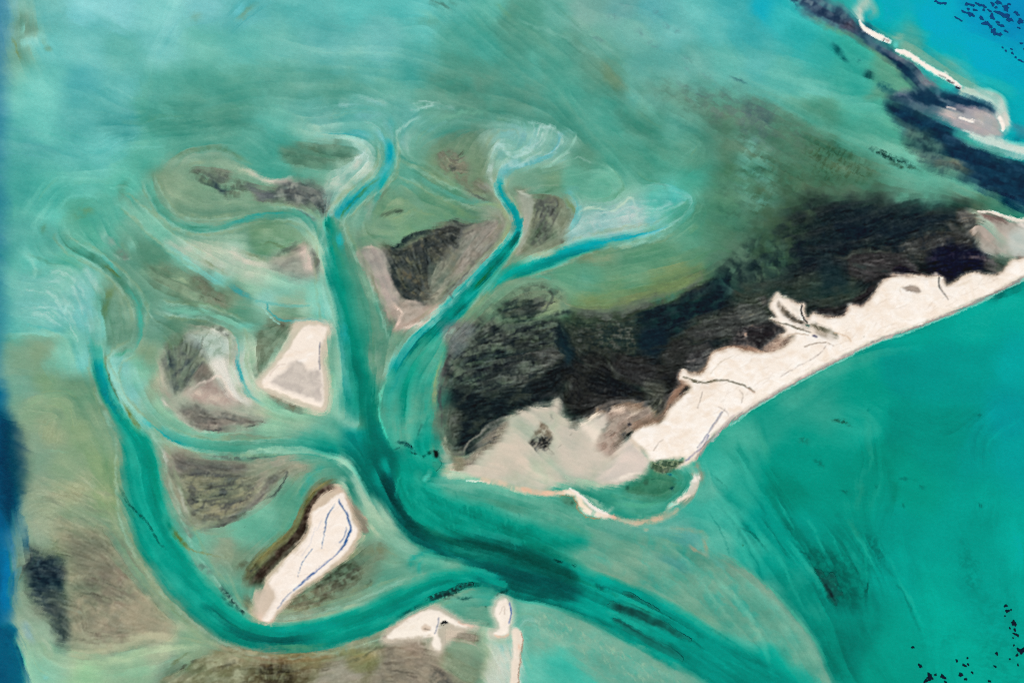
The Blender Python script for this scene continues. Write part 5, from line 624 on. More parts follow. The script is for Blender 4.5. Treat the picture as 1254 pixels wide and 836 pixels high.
    for p, w in (('415,612 418,618 424,628 428,640 429,648 424,662 418,672', [1, 1.4, 1.4, 1.7, 1.9, 1.9, 1.6]), ('410,618 404,626 400,636 398,648 396,660 394,672', [.5, .8, .9, .8, .6, .4]), ('383,672 376,680 370,688 367,697 365,706', [.4, .5, .5, .5, .3])):
        S(p, w, (52, 98, 150), .9, .9, .5, 14)  # blue is the sky's reflection, painted into the creek colour
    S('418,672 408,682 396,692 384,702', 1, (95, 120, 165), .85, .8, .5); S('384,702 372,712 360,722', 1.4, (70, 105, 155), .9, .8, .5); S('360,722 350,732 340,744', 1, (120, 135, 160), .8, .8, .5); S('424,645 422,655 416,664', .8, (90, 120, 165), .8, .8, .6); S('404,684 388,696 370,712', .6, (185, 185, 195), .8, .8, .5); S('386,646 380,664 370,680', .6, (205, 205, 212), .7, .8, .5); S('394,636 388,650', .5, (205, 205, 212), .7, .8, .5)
    # ---------------- south-west mud flat
    PG('70,640 100,645 130,655 150,680 165,705 185,730 205,755 200,775 165,785 120,785 90,790 70,775 75,740 80,700', (142, 141, 118), .75, 24, 16, 6, 30, tx=[((120, 120, 102), 14, .52, .16, 20, 2), ((162, 152, 128), 12, .62, .15, 150, 2)]); PG('85,655 125,655 150,690 160,715 125,715 90,690', (122, 122, 104), .6, 12, 12, 5); PG('110,705 150,700 170,730 150,745 115,740', (112, 104, 92), .5, 8, 10, 4, thr=(8, .5, .16, 30, 2)); PG('150,740 180,735 210,770 190,780 160,770', (172, 160, 134), .6, 10, 12, 4); PG('115,770 140,765 165,785 130,795 110,790', (128, 118, 102), .5, 6, 8, 4, thr=(6, .45, .18, 20, 2)); S('90,735 105,740 100,770', 4, (160, 165, 135), .5, 1, 4, br=.4); S('92,708 105,710', 4, (160, 168, 140), .6, 1, 4)
    for i in range(30):
        X = 45 + 75 * _r.rand(); Y = 585 + 60 * _r.rand()
        S([(X, Y), (X + 12, Y + 3 + 4 * _r.rand()), (X + 26, Y + 10 + 6 * _r.rand())], .8 + 2 * _r.rand(), [(110, 125, 105), (178, 182, 152)][i % 2], .35, 1, 2, taper=True)
    S('95,585 110,592 120,598', 2, (180, 195, 170), .6, 1, 2); S('40,620 80,605 125,625', 4, (130, 135, 110), .4, 1, 3); S('28,500 45,490 80,480 105,485', 3, (128, 170, 135), .4, 1, 3); S('50,500 75,505 70,525', 5, (125, 150, 118), .4, 1, 3); S('55,550 70,552 85,555', 2, (140, 185, 155), .5, 1, 3)
    S('130,640 150,665 168,692 185,715', [3, 3, 2.5, 2], (122, 122, 104), .5, 1, 2.5); S('120,590 140,640 165,680 200,730 240,765 262,780', [6, 6, 6, 6, 6, 5], (158, 168, 128), .6, 1, 3); S('68,795 100,798 140,792 185,778 220,782', [3, 5, 6, 6, 4], (185, 188, 155), .7, 1, 3); S('78,808 120,812 180,800 230,792 290,790', [3, 4, 4, 4, 3], (165, 190, 155), .6, 1, 3); S('100,822 150,826 200,815 230,800', 5, (140, 185, 150), .6, 1, 3); S('205,820 220,806 235,798', 1.6, (98, 110, 72), .7, .9, 2); S('47,775 58,790 62,806', 3, (178, 190, 165), .5, 1, 3); S('50,826 60,832', 2, (130, 195, 185), .7, .9, 1)
    # dark weed at the far west; blurred aircraft window edge painted as blue water
    PG('34,672 50,678 70,685 76,700 78,740 80,780 74,788 66,765 55,750 42,735 30,705', (28, 45, 55), .9, 10, 12, 5, tx=[((84, 100, 94), 4, .58, .14, 10, 4)]); PG('38,690 70,690 74,715 50,720', (14, 30, 42), .75, 8, 9, 4, tx=((50, 70, 76), 3.4, .58, .12, 10, 4)); S('72,760 78,775 75,790', 2, (45, 60, 58), .8, .9, 2); PG('60,730 78,730 82,770 70,770', (70, 84, 76), .5, 5, 8, 3); S('30,705 45,692 52,680', 2, (80, 110, 112), .5, .9, 2, br=.4)
    PG('-140,-120 2,-120 3,200 3,380 3,470 6,490 13,520 22,560 22,600 20,660 17,700 14,740 12,765 14,836 16,960 -140,960', (40, 118, 145), .8, 18, 17, 3, 30); PG('-140,430 -8,470 2,500 10,540 14,600 12,650 12,700 10,740 6,770 4,840 -140,900', (2, 88, 130), .85, 16, 16, 3, 30)
    PG('0,510 10,512 20,540 24,575 20,610 12,640 2,620 -6,560', (4, 58, 84), .9, 10, 16, 3); PG('14,520 28,540 34,570 28,600 18,580', (40, 78, 88), .5, 8, 14, 3); S('26,640 30,660 32,680', 5, (15, 80, 110), .6, 1, 2); S('22,600 34,604', 1, (10, 60, 90), .5, .9, 1.5, br=.3)
    S('0,660 6,700 4,740 10,760', 8, (5, 118, 168), .6, 1, 3); S('20,760 34,772 40,790', 6, (125, 165, 175), .6, 1, 3); PG('-140,770 6,766 16,780 24,800 29,820 33,850 34,960 -140,960', (3, 88, 116), .9, 5, 5, 2); S('10,772 20,790 27,812 32,840', 2, (8, 66, 94), .5, 1, 1)
    # ---------------- southern flats
    PG('200,836 225,818 250,800 280,792 320,796 360,798 400,796 440,788 470,786 500,790 520,800 500,836 480,880 220,880', (136, 136, 110), .85, 8, 6, 4, tx=[((112, 110, 80), 12, .52, .16, 160, 2), ((168, 170, 140), 9, .64, .14, 155, 2.5)])
    S('240,824 265,808 290,800 306,802', [3, 4, 3, 2], (165, 170, 135), .6, 1, 3, br=.35); S('255,826 280,812 300,806', 2, (72, 72, 58), .65, .9, 3, br=.4); S('205,830 230,812 245,806', 2.5, (62, 62, 50), .6, .9, 3, br=.45)
    PG('315,812 335,805 360,808 380,815 372,836 330,840 300,838', (86, 78, 54), .8, 6, 8, 4, thr=(7, .42, .16)); PG('320,818 345,812 360,822 350,838 325,838', (46, 40, 30), .75, 5, 7, 3, thr=(5, .46, .14)); PG('330,800 370,796 400,800 410,812 380,816 345,808', (122, 112, 74), .7, 6, 8, 3)
    S('300,800 350,796 400,798 440,788 460,784', [3, 4, 4, 4, 3], (150, 172, 132), .6, 1, 3); S('400,800 420,796 445,800 460,790', [3, 4, 4, 3], (150, 150, 100), .6, 1, 3, br=.35); S('415,812 440,806 455,796 470,786', 1.2, (82, 88, 66), .7, .9, 2, br=.3); PG('395,818 420,808 440,812 440,836 390,840', (158, 152, 136), .8, 8, 9, 3); PG('425,805 450,800 462,808 445,820 428,818', (130, 128, 82), .6, 5, 7, 3)
    PG('478,786 500,782 520,786 530,796 545,795 560,800 585,810 592,822 580,836 560,880 440,880 450,836 465,810', (148, 138, 120), .85, 8, 6, 4, tx=((128, 120, 106), 12, .52, .18, 30, 2)); PG('545,800 575,800 595,812 600,830 570,836 545,820', (138, 158, 124), .75, 8, 8, 3); PG('530,822 545,824 552,838 530,840', (78, 82, 74), .75, 4, 6, 3, thr=(5, .4, .16)); S('548,815 556,826', 1, (92, 98, 84), .6, .9, 1.5); PG('548,765 565,768 584,776 580,785 560,782 545,780', (152, 140, 126), .85, 5, 6, 2, tx=((120, 110, 98), 7, .55, .15, 20, 2)); S('545,785 562,784 580,788 590,800', 1, (178, 175, 158), .7, .9, 1.5); S('532,796 536,798', 1.3, (80, 84, 78), .7)
    S('512,784 515,790 522,790 522,784', .8, (190, 178, 162), .6, .9, .6); S('480,788 520,794', 6, (165, 150, 132), .6, 1, 3)
    PG('590,770 602,768 608,778 618,780 628,772 640,776 640,836 638,880 585,880 590,836 604,815 596,795', (166, 196, 178), .85, 12, 10, 4, tx=((205, 208, 195), 10, .54, .2, 70, 2)); PG('600,800 620,790 632,800 630,836 590,850 592,825', (205, 204, 190), .7, 10, 9, 4); S('566,764 580,762 600,764', [2, 3, 3], (165, 182, 158), .7, 1, 2); S('588,764 602,764', 1.4, (60, 78, 62), .5, .9, 1.5, br=.45)
    S('636,760 650,740 680,745', 4, (130, 190, 165), .5, 1, 3)
    PG('470,780 494,758 530,742 548,749 566,760 584,768 564,772 544,790 537,799 526,792 528,781 510,783 488,785 474,786', (208, 194, 176), .85, 3, 8, 1.4); PG('602,748 609,733 620,731 628,746 627,766 622,779 606,780 601,776 608,768 605,757', (208, 204, 186), .85, 3, 8, 1.4)
    PG('475,777 494,762 508,754 520,748 530,746 545,752 562,762 578,767 562,767 544,760 538,764 536,774 540,788 537,795 529,789 530,778 510,779 490,781 477,782', (249, 238, 224), 1, 1.8, 1.8, .8, 10); PG('516,768 520,764 528,768 526,772 518,772', (212, 192, 172), .8, 1.5, 1.5, 1); S('519,769 528,772', .7, (110, 100, 88), .8, .9, .5); S('537,756 536,765 533,775', .9, (120, 130, 150), .8, .8, .5); PG('540,761 546,760 549,763 541,764', (28, 32, 36), .95, 1, 1, .5); S('562,762 578,767', 1.6, (220, 190, 168), .8, .9, .8)
    PG('606,748 611,736 620,734 625,746 624,765 620,776 607,777 605,774 612,770 609,757', (249, 238, 224), 1, 1.6, 1.8, .6, 10); S('624,738 626,750 623,762', 1.1, (80, 115, 165), .85, .8, .5); S('612,752 617,742 618,752', .6, (180, 165, 150), .6, .9, .5); S('606,777 616,780 622,776', 1.2, (225, 195, 170), .8, .9, .8)
    PG('628,770 636,770 640,782 636,806 634,840 633,880 622,880 625,836 628,800', (240, 224, 206), .95, 2, 2.5, 1); S('638,774 640,784 637,806 634,840', 1, (150, 130, 110), .7, .9, .6); S('630,790 632,810', 2, (250, 238, 224), .9, .9, 1); S('634,785 636,800', 1.4, (225, 180, 150), .7)
    # ---------------- trails of weed in the lower channel
    S('676,683 684,686 691,688', [1, 1.4, .8], (0, 48, 48), .85, .9, 1); S('699,689 707,693', .9, (0, 70, 68), .7, .9, 1, br=.3); S('726,714 735,718 755,724', [2, 3, 2], (0, 82, 80), .6, .9, 2, br=.35, brs=5)
    S('757,723 770,729 790,740 810,750 830,761 862,776', [2.4, 3.6, 4.6, 4, 2.6, 1.2], [(0, 58, 56), (0, 72, 66), (5, 88, 80), (5, 100, 90), (0, 112, 100), (0, 130, 116)], .85, .85, 1.5, tx=((10, 105, 92), 4, .58, .14, 40, 2)); S('748,736 760,742 780,748 800,758 825,770 850,786 880,804', [2, 4, 2.6, 2.6, 3, 2.6, 1.2], [(0, 52, 52), (0, 50, 48), (0, 78, 72), (0, 84, 76), (5, 92, 82), (0, 105, 94), (0, 132, 118)], .9, .85, 1.5); S('747,754 756,759 770,768 785,776 810,790 830,802', [1.6, 2.6, 2.2, 2, 1.4, .8], [(0, 70, 66), (0, 82, 76), (0, 70, 66), (0, 90, 82), (0, 112, 100), (0, 130, 116)], .8, .85, 1.5, br=.25, brs=6)
    for i in range(16):
        X = 780 + 9 * i + _r.randn() * 3; Y = 756 + 3.2 * i + _r.randn() * 12
        S([(X, Y), (X + 30, Y + 15), (X + 62, Y + 36)], .8 + _r.rand(), [(0, 118, 105), (30, 172, 155)][i % 2], .35, 1, 1.5, taper=True)
    for i in range(150):
        u = _r.rand(); X = 655 + 215 * u; Y = 742 + 105 * u + 26 * _r.rand() ** 2 + 3
        S([(X, Y), (X + 2.5, Y + 4)], .7, [(75, 172, 150), (165, 195, 165)][i % 2], .35, .9, .6, ori=0)

def _bb(f, r, n=2):
    for ax in (0, 1):
        for _ in range(n):
            c = np.cumsum(np.pad(f, [(r + 1, r) if a == ax else (0, 0) for a in (0, 1)], mode='edge'), axis=ax, dtype=np.float64)
            m = f.shape[ax]
            f = ((np.take(c, np.arange(2*r + 1, 2*r + 1 + m), ax) - np.take(c, np.arange(0, m), ax)) / (2*r + 1)).astype(F)
    return f

def bilin(A, x, y):
    x = np.clip(x, 0, W - 1.001); y = np.clip(y, 0, H - 1.001)
    i = x.astype(np.int32); j = y.astype(np.int32); fx = (x - i)[..., None]; fy = (y - j)[..., None]
    return (A[j, i] * (1 - fx) + A[j, i + 1] * fx) * (1 - fy) + (A[j + 1, i] * (1 - fx) + A[j + 1, i + 1] * fx) * fy

def finish_map():
    """fine structure: everything drawn out along the tidal flow, then ripples and grain"""
    global CAN
    vx, vy, xx, yy = flow_field()
    rs = np.random.RandomState(3)
    J, I = np.meshgrid(np.arange(H, dtype=F), np.arange(W, dtype=F), indexing='ij')
    def unit(n): return ((n - n.mean()) / n.std())[..., None]
    n1 = unit(lic(rs.rand(H, W).astype(F), vx, vy, 7))
    n2 = unit(lic(fbm(xx, yy, 6, 3, seed=5), vx, vy, 22, 1.4))
    n3 = unit(lic(fbm(xx, yy, 16, 3, seed=9), vx, vy, 22, 2.0))
    R, G, B = CAN[..., 0], CAN[..., 1], CAN[..., 2]
    lum = CAN.mean(-1)
    w = sstep(4, 20, G - R) * sstep(16, 38, G - B) * sstep(70, 105, lum) * (1 - sstep(142, 170, lum))
    CAN = np.stack([R - 14 * w, G - 9 * w, B + 2 * w], -1)
    mat = (1 - sstep(8, 30, CAN[..., 1] - CAN[..., 0])) * (1 - sstep(135, 175, lum))
    bright = sstep(190, 232, lum)
    A = .75 * (1 - .85 * bright) * (1 - .35 * mat)
    # feathered edges: shift the ground across the flow by drawn-out noise
    s = A * (n2[..., 0] * 1.15 + n1[..., 0] * .55 + n3[..., 0] * 1.5)
    C = bilin(CAN, I - vy * s, J + vx * s)
    C2 = C.copy(); cnt = 1
    for sgn in (1, -1):
        px, py = I.copy(), J.copy()
        for k in range(4):
            px += vx * sgn * 1.3; py += vy * sgn * 1.3
            C2 += bilin(C, px, py); cnt += 1
    C2 /= cnt
    m = (.38 * (1 - bright) * (1 - .4 * mat))[..., None]
    C = C + (C2 - C) * m
    lum = C.mean(-1); sat = C[..., 1] - C[..., 0]
    k = (1 - sstep(195, 235, lum))[..., None]; dark = 1 - sstep(35, 90, lum)[..., None]
    open_ = sstep(.25, 1.2, np.hypot(ORX, ORY))[..., None]      # streaks are strong only where a current runs
    sea = sstep(95, 135, sat)[..., None]
    k = k * (.2 + .9 * open_) * (1 - .5 * sea * (1 - open_))
    cloud = (fbm(xx, yy, 34, 4, 12, 2.2, seed=21) - .5)[..., None] * 2
    C = C + k * (n3 * np.array([3.4, 2.0, 1.7], F) + n2 * np.array([2.0, 1.3, 1.1], F) + n1 * .6) + (open_ * sea * (1 - sstep(760, 900, xx))[..., None]) * n3 * np.array([4, 5.5, 5], F) + (1 - bright[..., None]) * (1 - dark) * cloud * np.array([17, 10, 9], F) * (1 - .5 * sea)
    f1 = unit(lic(fbm(xx, yy, 3.2, 2, seed=61) + .35 * rs.rand(H, W).astype(F), vx, vy, 4, 1.0)); f2 = unit(fbm(xx, yy, 11, 3, seed=63))
    f1 = np.clip(f1, -2, 2.4)
    lm = np.clip(lum, 25, 150)[..., None] / 100
    C = C + mat[..., None] * f1 * (6 + 7 * lm * (1 - sstep(.7, 1.2, lm))) * (.55 + .3 * np.clip(f2 + .6, 0, 2)) * np.array([.96, 1, .97], F)
    CAN = np.clip(C, 0, 255)
    DEFER[0] = False
    lum = CAN.mean(-1); gr_ = CAN[..., 1] - CAN[..., 0]; flow = np.hypot(ORX, ORY)
    def wisp(x0, y0, L):
        pts = [(x0, y0)]; x, y = x0, y0; lx = ly = 0
        for _ in range(L):
            j = int(min(max(y - MY0, 0), H - 1)); i = int(min(max(x - MX0, 0), W - 1)); ax, ay = float(vx[j, i]), float(vy[j, i])
            if ax * lx + ay * ly < 0: ax, ay = -ax, -ay
            lx, ly = ax, ay; x += ax * 5; y += ay * 5; pts.append((x, y))
        return pts
    n = 0
    while n < 700:                                            # threads of silt drawn out by the ebb
        x, y = rs.rand() * 880 - 20, 130 + rs.rand() * 690
        j, i = int(y - MY0), int(x - MX0)
        if flow[j, i] < .12 or lum[j, i] > 195 or gr_[j, i] < 14: 
            n += .2; continue
        c = CAN[j, i]; q = rs.rand()
        col = c + (np.array([34, 26, 26]) if q < .5 else np.array([-26, -12, -16]) if q < .8 else np.array([22, 2, -14]))
        S(wisp(x, y, 4 + rs.randint(9)), .7 + 1.5 * rs.rand() ** 2, tuple(col), .14 + .2 * rs.rand(), 1, 1.2, 14, ori=0, taper=True); n += 1
    for cx, cy, rx, ry, num in ((650, 182, 52, 28, 34), (750, 272, 46, 20, 24), (432, 210, 34, 40, 18), (64, 362, 50, 34, 40), (808, 252, 34, 26, 16), (470, 140, 60, 22, 20), (620, 800, 26, 40, 20)):
        for _ in range(num):                                  # milky silt fanning out of the channel heads
            x, y = cx + rx * np.clip(rs.randn() * .55, -1, 1), cy + ry * np.clip(rs.randn() * .55, -1, 1)
            S(wisp(x, y, 3 + rs.randint(6)), .8 + 2.2 * rs.rand() ** 2, [(196, 216, 206), (120, 182, 176), (172, 204, 192)][rs.randint(3)], .22 + .25 * rs.rand(), 1, 2, 12, ori=0, taper=True)
    n = 0
    while n < 1500:                                           # filaments of weed on the mats
        x, y = rs.rand() * 1254, rs.rand() * 836
        j, i = int(y - MY0), int(x - MX0)
        if not (gr_[j, i] < 16 and lum[j, i] < 132):
            n += .1; continue
        c = CAN[j, i]; col = c * .5 if rs.rand() < .5 else c * 1.25 + np.array([8, 10, 8])
        S(wisp(x, y, 2 + rs.randint(4)), .5 + .8 * rs.rand() ** 2, tuple(col), .25 + .35 * rs.rand(), 1, 1, 24, ori=0, taper=True); n += 1
    run_queue()
    lum = CAN.mean(-1); n = 0
    while n < 230:                                            # low ridges and damp patches on the dry sand
        x, y = rs.rand() * 1254, rs.rand() * 836
        if lum[int(y - MY0), int(x - MX0)] < 226: continue
        t = math.radians(-27 + 22 * rs.randn()); Ls = 4 + 12 * rs.rand(); q = rs.rand(); dx, dy = Ls * math.cos(t), Ls * math.sin(t); c = CAN[int(y - MY0), int(x - MX0)]
        pts = [(x - dx, y - dy), (x + 1.5 * rs.randn(), y + 1.5 * rs.randn()), (x + dx, y + dy)]
        if q < .55: S(pts, 1.5 + 3.5 * rs.rand(), tuple(c * np.array([.96, .93, .895])), .3, 1, .8, 12, ori=0, taper=True)
        elif q < .8: S(pts, .5, tuple(c * np.array([.86, .83, .8])), .4, .9, .8, 12, ori=0, taper=True)
        else: S(pts, 1 + 2 * rs.rand(), (255, 249, 241), .6, 1, .8, 12, ori=0, taper=True)
        n += 1
    lum = CAN.mean(-1); bright = sstep(185, 232, lum)
    s = (1 - .92 * bright) * (n2[..., 0] * .45 + n1[..., 0] * .45)
    wx = 1.7 * (fbm(xx, yy, 7, 3, seed=71) - .5); wy = 1.7 * (fbm(xx, yy, 7, 3, seed=72) - .5)
    CAN = bilin(CAN, I - vy * s + wx, J + vx * s + wy)
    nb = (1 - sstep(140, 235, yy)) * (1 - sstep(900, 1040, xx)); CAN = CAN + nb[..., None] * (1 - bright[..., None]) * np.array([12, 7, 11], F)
    def blur(f, r): return np.stack([_bb(f[..., q], r) for q in range(3)], -1)
    C = CAN + .42 * (CAN - blur(CAN, 1)) + .2 * (1 - bright[..., None]) * (CAN - blur(CAN, 9)); dark = 1 - sstep(35, 90, C.mean(-1))[..., None]
    dk = (1 - sstep(84, 118, lum)) * sstep(0, 8, C[..., 0] - C[..., 2]) * sstep(530, 560, xx); C = C + dk[..., None] * ((C.mean(-1, keepdims=True) - C) * .55 + np.array([-4, 0, 2], F))
    C = C * (1 - .13 * (1 - sstep(60, 95, C.mean(-1))) * sstep(530, 560, xx))[..., None]
    lo = mat * sstep(520, 570, yy) * (1 - sstep(560, 660, xx)) * sstep(80, 110, lum); C = C + lo[..., None] * np.array([-2, -1, -1], F)
    gr = (rs.rand(H, W).astype(F) - .5)[..., None]
    fl = unit(fbm(xx, yy, 2.6, 2, 15, 2.4, seed=41))
    C = C + gr * (3 + 3 * dark) + fl * (1.2 + 1.5 * dark)
    CAN = np.clip(C, 0, 255)
# ------------------------------------------------------------------ from image pixels to metres, through the camera
ALT, TILT = 1200.0, math.radians(30)
FOC = 35.0
def ground(u, v):
    """point of the sea surface the camera sees at image pixel (u, v); also cosine of the off-nadir angle there"""
    x = (np.asarray(u, float) - 627) * (36 / 1254) / FOC; y = (418 - np.asarray(v, float)) * (36 / 1254) / FOC
    st, ct = math.sin(TILT), math.cos(TILT)
    dx, dy, dz = x, st + y * ct, -ct + y * st
    t = ALT / -dz
    return dx * t, dy * t, -dz / np.sqrt(dx * dx + dy * dy + dz * dz)

SUN_EL, SUN_AZ = math.radians(52), math.radians(215)      # azimuth clockwise from +Y: light comes from behind and to the left of the camera
SIG = np.array([.875, .14, .09])                          # absorption of the water, per metre
KW, KD = np.array([.93, .92, .915]), np.array([1.045, 1.055, 1.12])      # under water and dry
K_SUN = np.array([1.02, .985, .90]); K_SKY = np.array([.115, .155, .215]); REFL = np.array([.006, .009, .013])

def box_blur(f, r, n=2):
    for ax in (0, 1):
        for _ in range(n):
            c = np.cumsum(np.pad(f, [(r + 1, r) if a == ax else (0, 0) for a in (0, 1)], mode='edge'), axis=ax, dtype=np.float64)
            m = f.shape[ax]
            f = ((np.take(c, np.arange(2*r + 1, 2*r + 1 + m), ax) - np.take(c, np.arange(0, m), ax)) / (2*r + 1)).astype(F)
    return f

build_map(); finish_map()
LIN = np.where(CAN <= 10.31, CAN / 255 / 12.92, ((CAN / 255 + .055) / 1.055) ** 2.4).astype(F)
_v, _u = np.meshgrid(np.arange(MY0, MY1 + 1.), np.arange(MX0, MX1 + 1.), indexing='ij')
GX, GY, GC = ground(_u, _v)

# depth of the bed from how much red the image colours lack, then the colour of the bed itself
cs = math.sin(SUN_EL)
app = np.maximum(LIN - REFL, .0015) / (KW * (K_SUN + K_SKY))
path = (1 / GC + 1 / cs)
dep = np.log(np.clip(app[..., 1] / app[..., 0] / .98, .2, 90)) / ((SIG[0] - SIG[1]) * path)
dep = np.clip(box_blur(np.clip(dep, 0, 2.6).astype(F), 4), .05, 2.6)
DRY = np.clip(LIN / (KD * (K_SUN + K_SKY)), .005, .88).astype(F)

# ------------------------------------------------------------------ helpers
scene = bpy.context.scene
COL = scene.collection
def link(o, parent=None):
    COL.objects.link(o)
    if parent: o.parent = parent
    return o
def tag(o, label=None, cat=None, group=None, kind=None):
    for k, v in (('label', label), ('category', cat), ('group', group), ('kind', kind)):
        if v: o[k] = v
def mesh_obj(name, co, quads, col, mat, parent=None, smooth=True, tris=None):
    me = bpy.data.meshes.new(name)
    quads = np.asarray(quads, np.int32).reshape(-1, 4); n = len(quads)
    me.vertices.add(len(co)); me.vertices.foreach_set('co', np.asarray(co, F).ravel())
    me.loops.add(n * 4); me.loops.foreach_set('vertex_index', quads.ravel())
    me.polygons.add(n); me.polygons.foreach_set('loop_start', np.arange(0, n * 4, 4, dtype=np.int32))
    me.polygons.foreach_set('use_smooth', np.full(n, smooth))
    if col is not None:
        a = me.color_attributes.new('bed', 'FLOAT_COLOR', 'POINT')
        a.data.foreach_set('color', np.concatenate([np.asarray(col, F), np.ones((len(co), 1), F)], 1).ravel())
    me.update(calc_edges=True)
    me.materials.append(mat)
    return link(bpy.data.objects.new(name, me), parent)

def bed_material(name, rough, amp, scale):
    m = bpy.data.materials.new(name); m.use_nodes = True; nt = m.node_tree; nt.nodes.clear()
    out = nt.nodes.new('ShaderNodeOutputMaterial'); b = nt.nodes.new('ShaderNodeBsdfPrincipled')
    at = nt.nodes.new('ShaderNodeAttribute'); at.attribute_name = 'bed'
    tc = nt.nodes.new('ShaderNodeTexCoord'); no = nt.nodes.new('ShaderNodeTexNoise'); mr = nt.nodes.new('ShaderNodeMapRange'); mx = nt.nodes.new('ShaderNodeVectorMath')
    no.inputs['Scale'].default_value = scale; no.inputs['Detail'].default_value = 4; no.inputs['Roughness'].default_value = .6
    mr.inputs['From Min'].default_value = .3; mr.inputs['From Max'].default_value = .7; mr.inputs['To Min'].default_value = 1 - amp; mr.inputs['To Max'].default_value = 1 + amp
    mx.operation = 'SCALE'
    L = nt.links.new
    L(tc.outputs['Object'], no.inputs['Vector']); L(no.outputs['Fac'], mr.inputs['Value'])
    L(at.outputs['Color'], mx.inputs[0]); L(mr.outputs['Result'], mx.inputs['Scale']); L(mx.outputs['Vector'], b.inputs['Base Color'])
    b.inputs['Roughness'].default_value = rough; b.inputs['Specular IOR Level'].default_value = 0.0 if rough > .8 else .25
    L(b.outputs[0], out.inputs[0]); return m
M_BED = bed_material('seabed sediment', .95, .035, .35)
M_SAND = bed_material('shell sand', .95, .03, .5)
M_MUD = bed_material('weed and mud', .95, .06, .45)
M_CREEK = bed_material('creek bed and sky tint', .95, .03, .4)  # blue creeks carry reflected sky in their vertex colour

# ------------------------------------------------------------------ what stands clear of the water; submerged weed raised above it
ID = np.zeros((H, W), np.int16)
SM = box_blur(CAN[..., 0], 1, 1), box_blur(CAN[..., 1], 1, 1), box_blur(CAN[..., 2], 1, 1)
LUM = (SM[0] + SM[1] + SM[2]) / 3; GR = SM[1] - SM[0]; BR = SM[2] - SM[0]
TEST = {'sand': lambda t: (LUM > t) & (GR < 14), 'mud': lambda t: (GR < t) & (LUM < 175), 'dark': lambda t: (LUM < t), 'any': lambda t: LUM > -1}
THINGS = []
def claim(poly, mode, t, blur=2):
    P = spline(xy(poly), True, 4)[0]; b = Box(P, 4)
    m = inside(b.x, b.y, P) & TEST[mode](t)[b.sl]
    m = (box_blur(m.astype(F), blur, 1) > .5) & (ID[b.sl] == 0)
    return b, m
def distance_in(m, n):
    d = np.zeros(m.shape, F); c = np.pad(m, 1)
    for _ in range(n):
        c[1:-1, 1:-1] = c[1:-1, 1:-1] & c[:-2, 1:-1] & c[2:, 1:-1] & c[1:-1, :-2] & c[1:-1, 2:]
        d += c[1:-1, 1:-1]
    return d
def raised(name, b, m, hgt, mat, parent, org):
    """mesh of the map cells in m, standing hgt above the water, with sides that go down into the bed"""
    h, w = m.shape
    if m.sum() < 3: return None
    vm = np.zeros((h + 1, w + 1), bool); vm[:-1, :-1] |= m; vm[1:, :-1] |= m; vm[:-1, 1:] |= m; vm[1:, 1:] |= m
    J, I = np.nonzero(vm); idx = np.full(vm.shape, -1, np.int64); idx[J, I] = np.arange(len(J)); nv = len(J)
    U = b.x0 + I - .5; V = b.y0 + J - .5
    gx, gy, _ = ground(U, V)
    j = np.clip(J, 0, h - 1); i = np.clip(I, 0, w - 1)
    co = np.stack([gx - org[0], gy - org[1], hgt[j, i]], 1)
    col = bilin(DRY, (I + b.x0 - MX0 - .5).astype(F), (J + b.y0 - MY0 - .5).astype(F))
    cj, ci = np.nonzero(m)
    a, bb, c, d = idx[cj, ci], idx[cj, ci + 1], idx[cj + 1, ci + 1], idx[cj + 1, ci]
    q = [np.stack([d, c, bb, a], 1)]
    pm = np.pad(m, 1)
    low = co.copy(); low[:, 2] = -.75          # the sides have vertices of their own, so the top stays evenly shaded
    for dj, di, e in ((-1, 0, (0, 1)), (1, 0, (2, 3)), (0, -1, (3, 0)), (0, 1, (1, 2))):
        ed = ~pm[1 + cj + dj, 1 + ci + di]; vs = (a, bb, c, d); p, r = vs[e[0]][ed], vs[e[1]][ed]
        q.append(np.stack([p + nv, r + nv, r + 2 * nv, p + 2 * nv], 1))
    q = np.vstack(q); keep = np.unique(q); remap = np.zeros(3 * nv, np.int64); remap[keep] = np.arange(len(keep))
    return mesh_obj(name, np.vstack([co, co, low])[keep], remap[q], np.vstack([col, col, col])[keep], mat, parent)
def pieces(m, least):
    """connected pieces of a mask, largest first"""
    lab = np.zeros(m.shape, np.int32); out = []
    h, w = m.shape; todo = m.copy()
    for j0, i0 in zip(*np.nonzero(m)):
        if not todo[j0, i0]: continue
        st = [(j0, i0)]; todo[j0, i0] = False; cells = []
        while st:
            j, i = st.pop(); cells.append((j, i))
            for a, b in ((j-1, i), (j+1, i), (j, i-1), (j, i+1)):
                if 0 <= a < h and 0 <= b < w and todo[a, b]: todo[a, b] = False; st.append((a, b))
        if len(cells) >= least:
            k = np.zeros(m.shape, bool); c = np.array(cells); k[c[:, 0], c[:, 1]] = True; out.append(k)
    return sorted(out, key=lambda k: -k.sum())
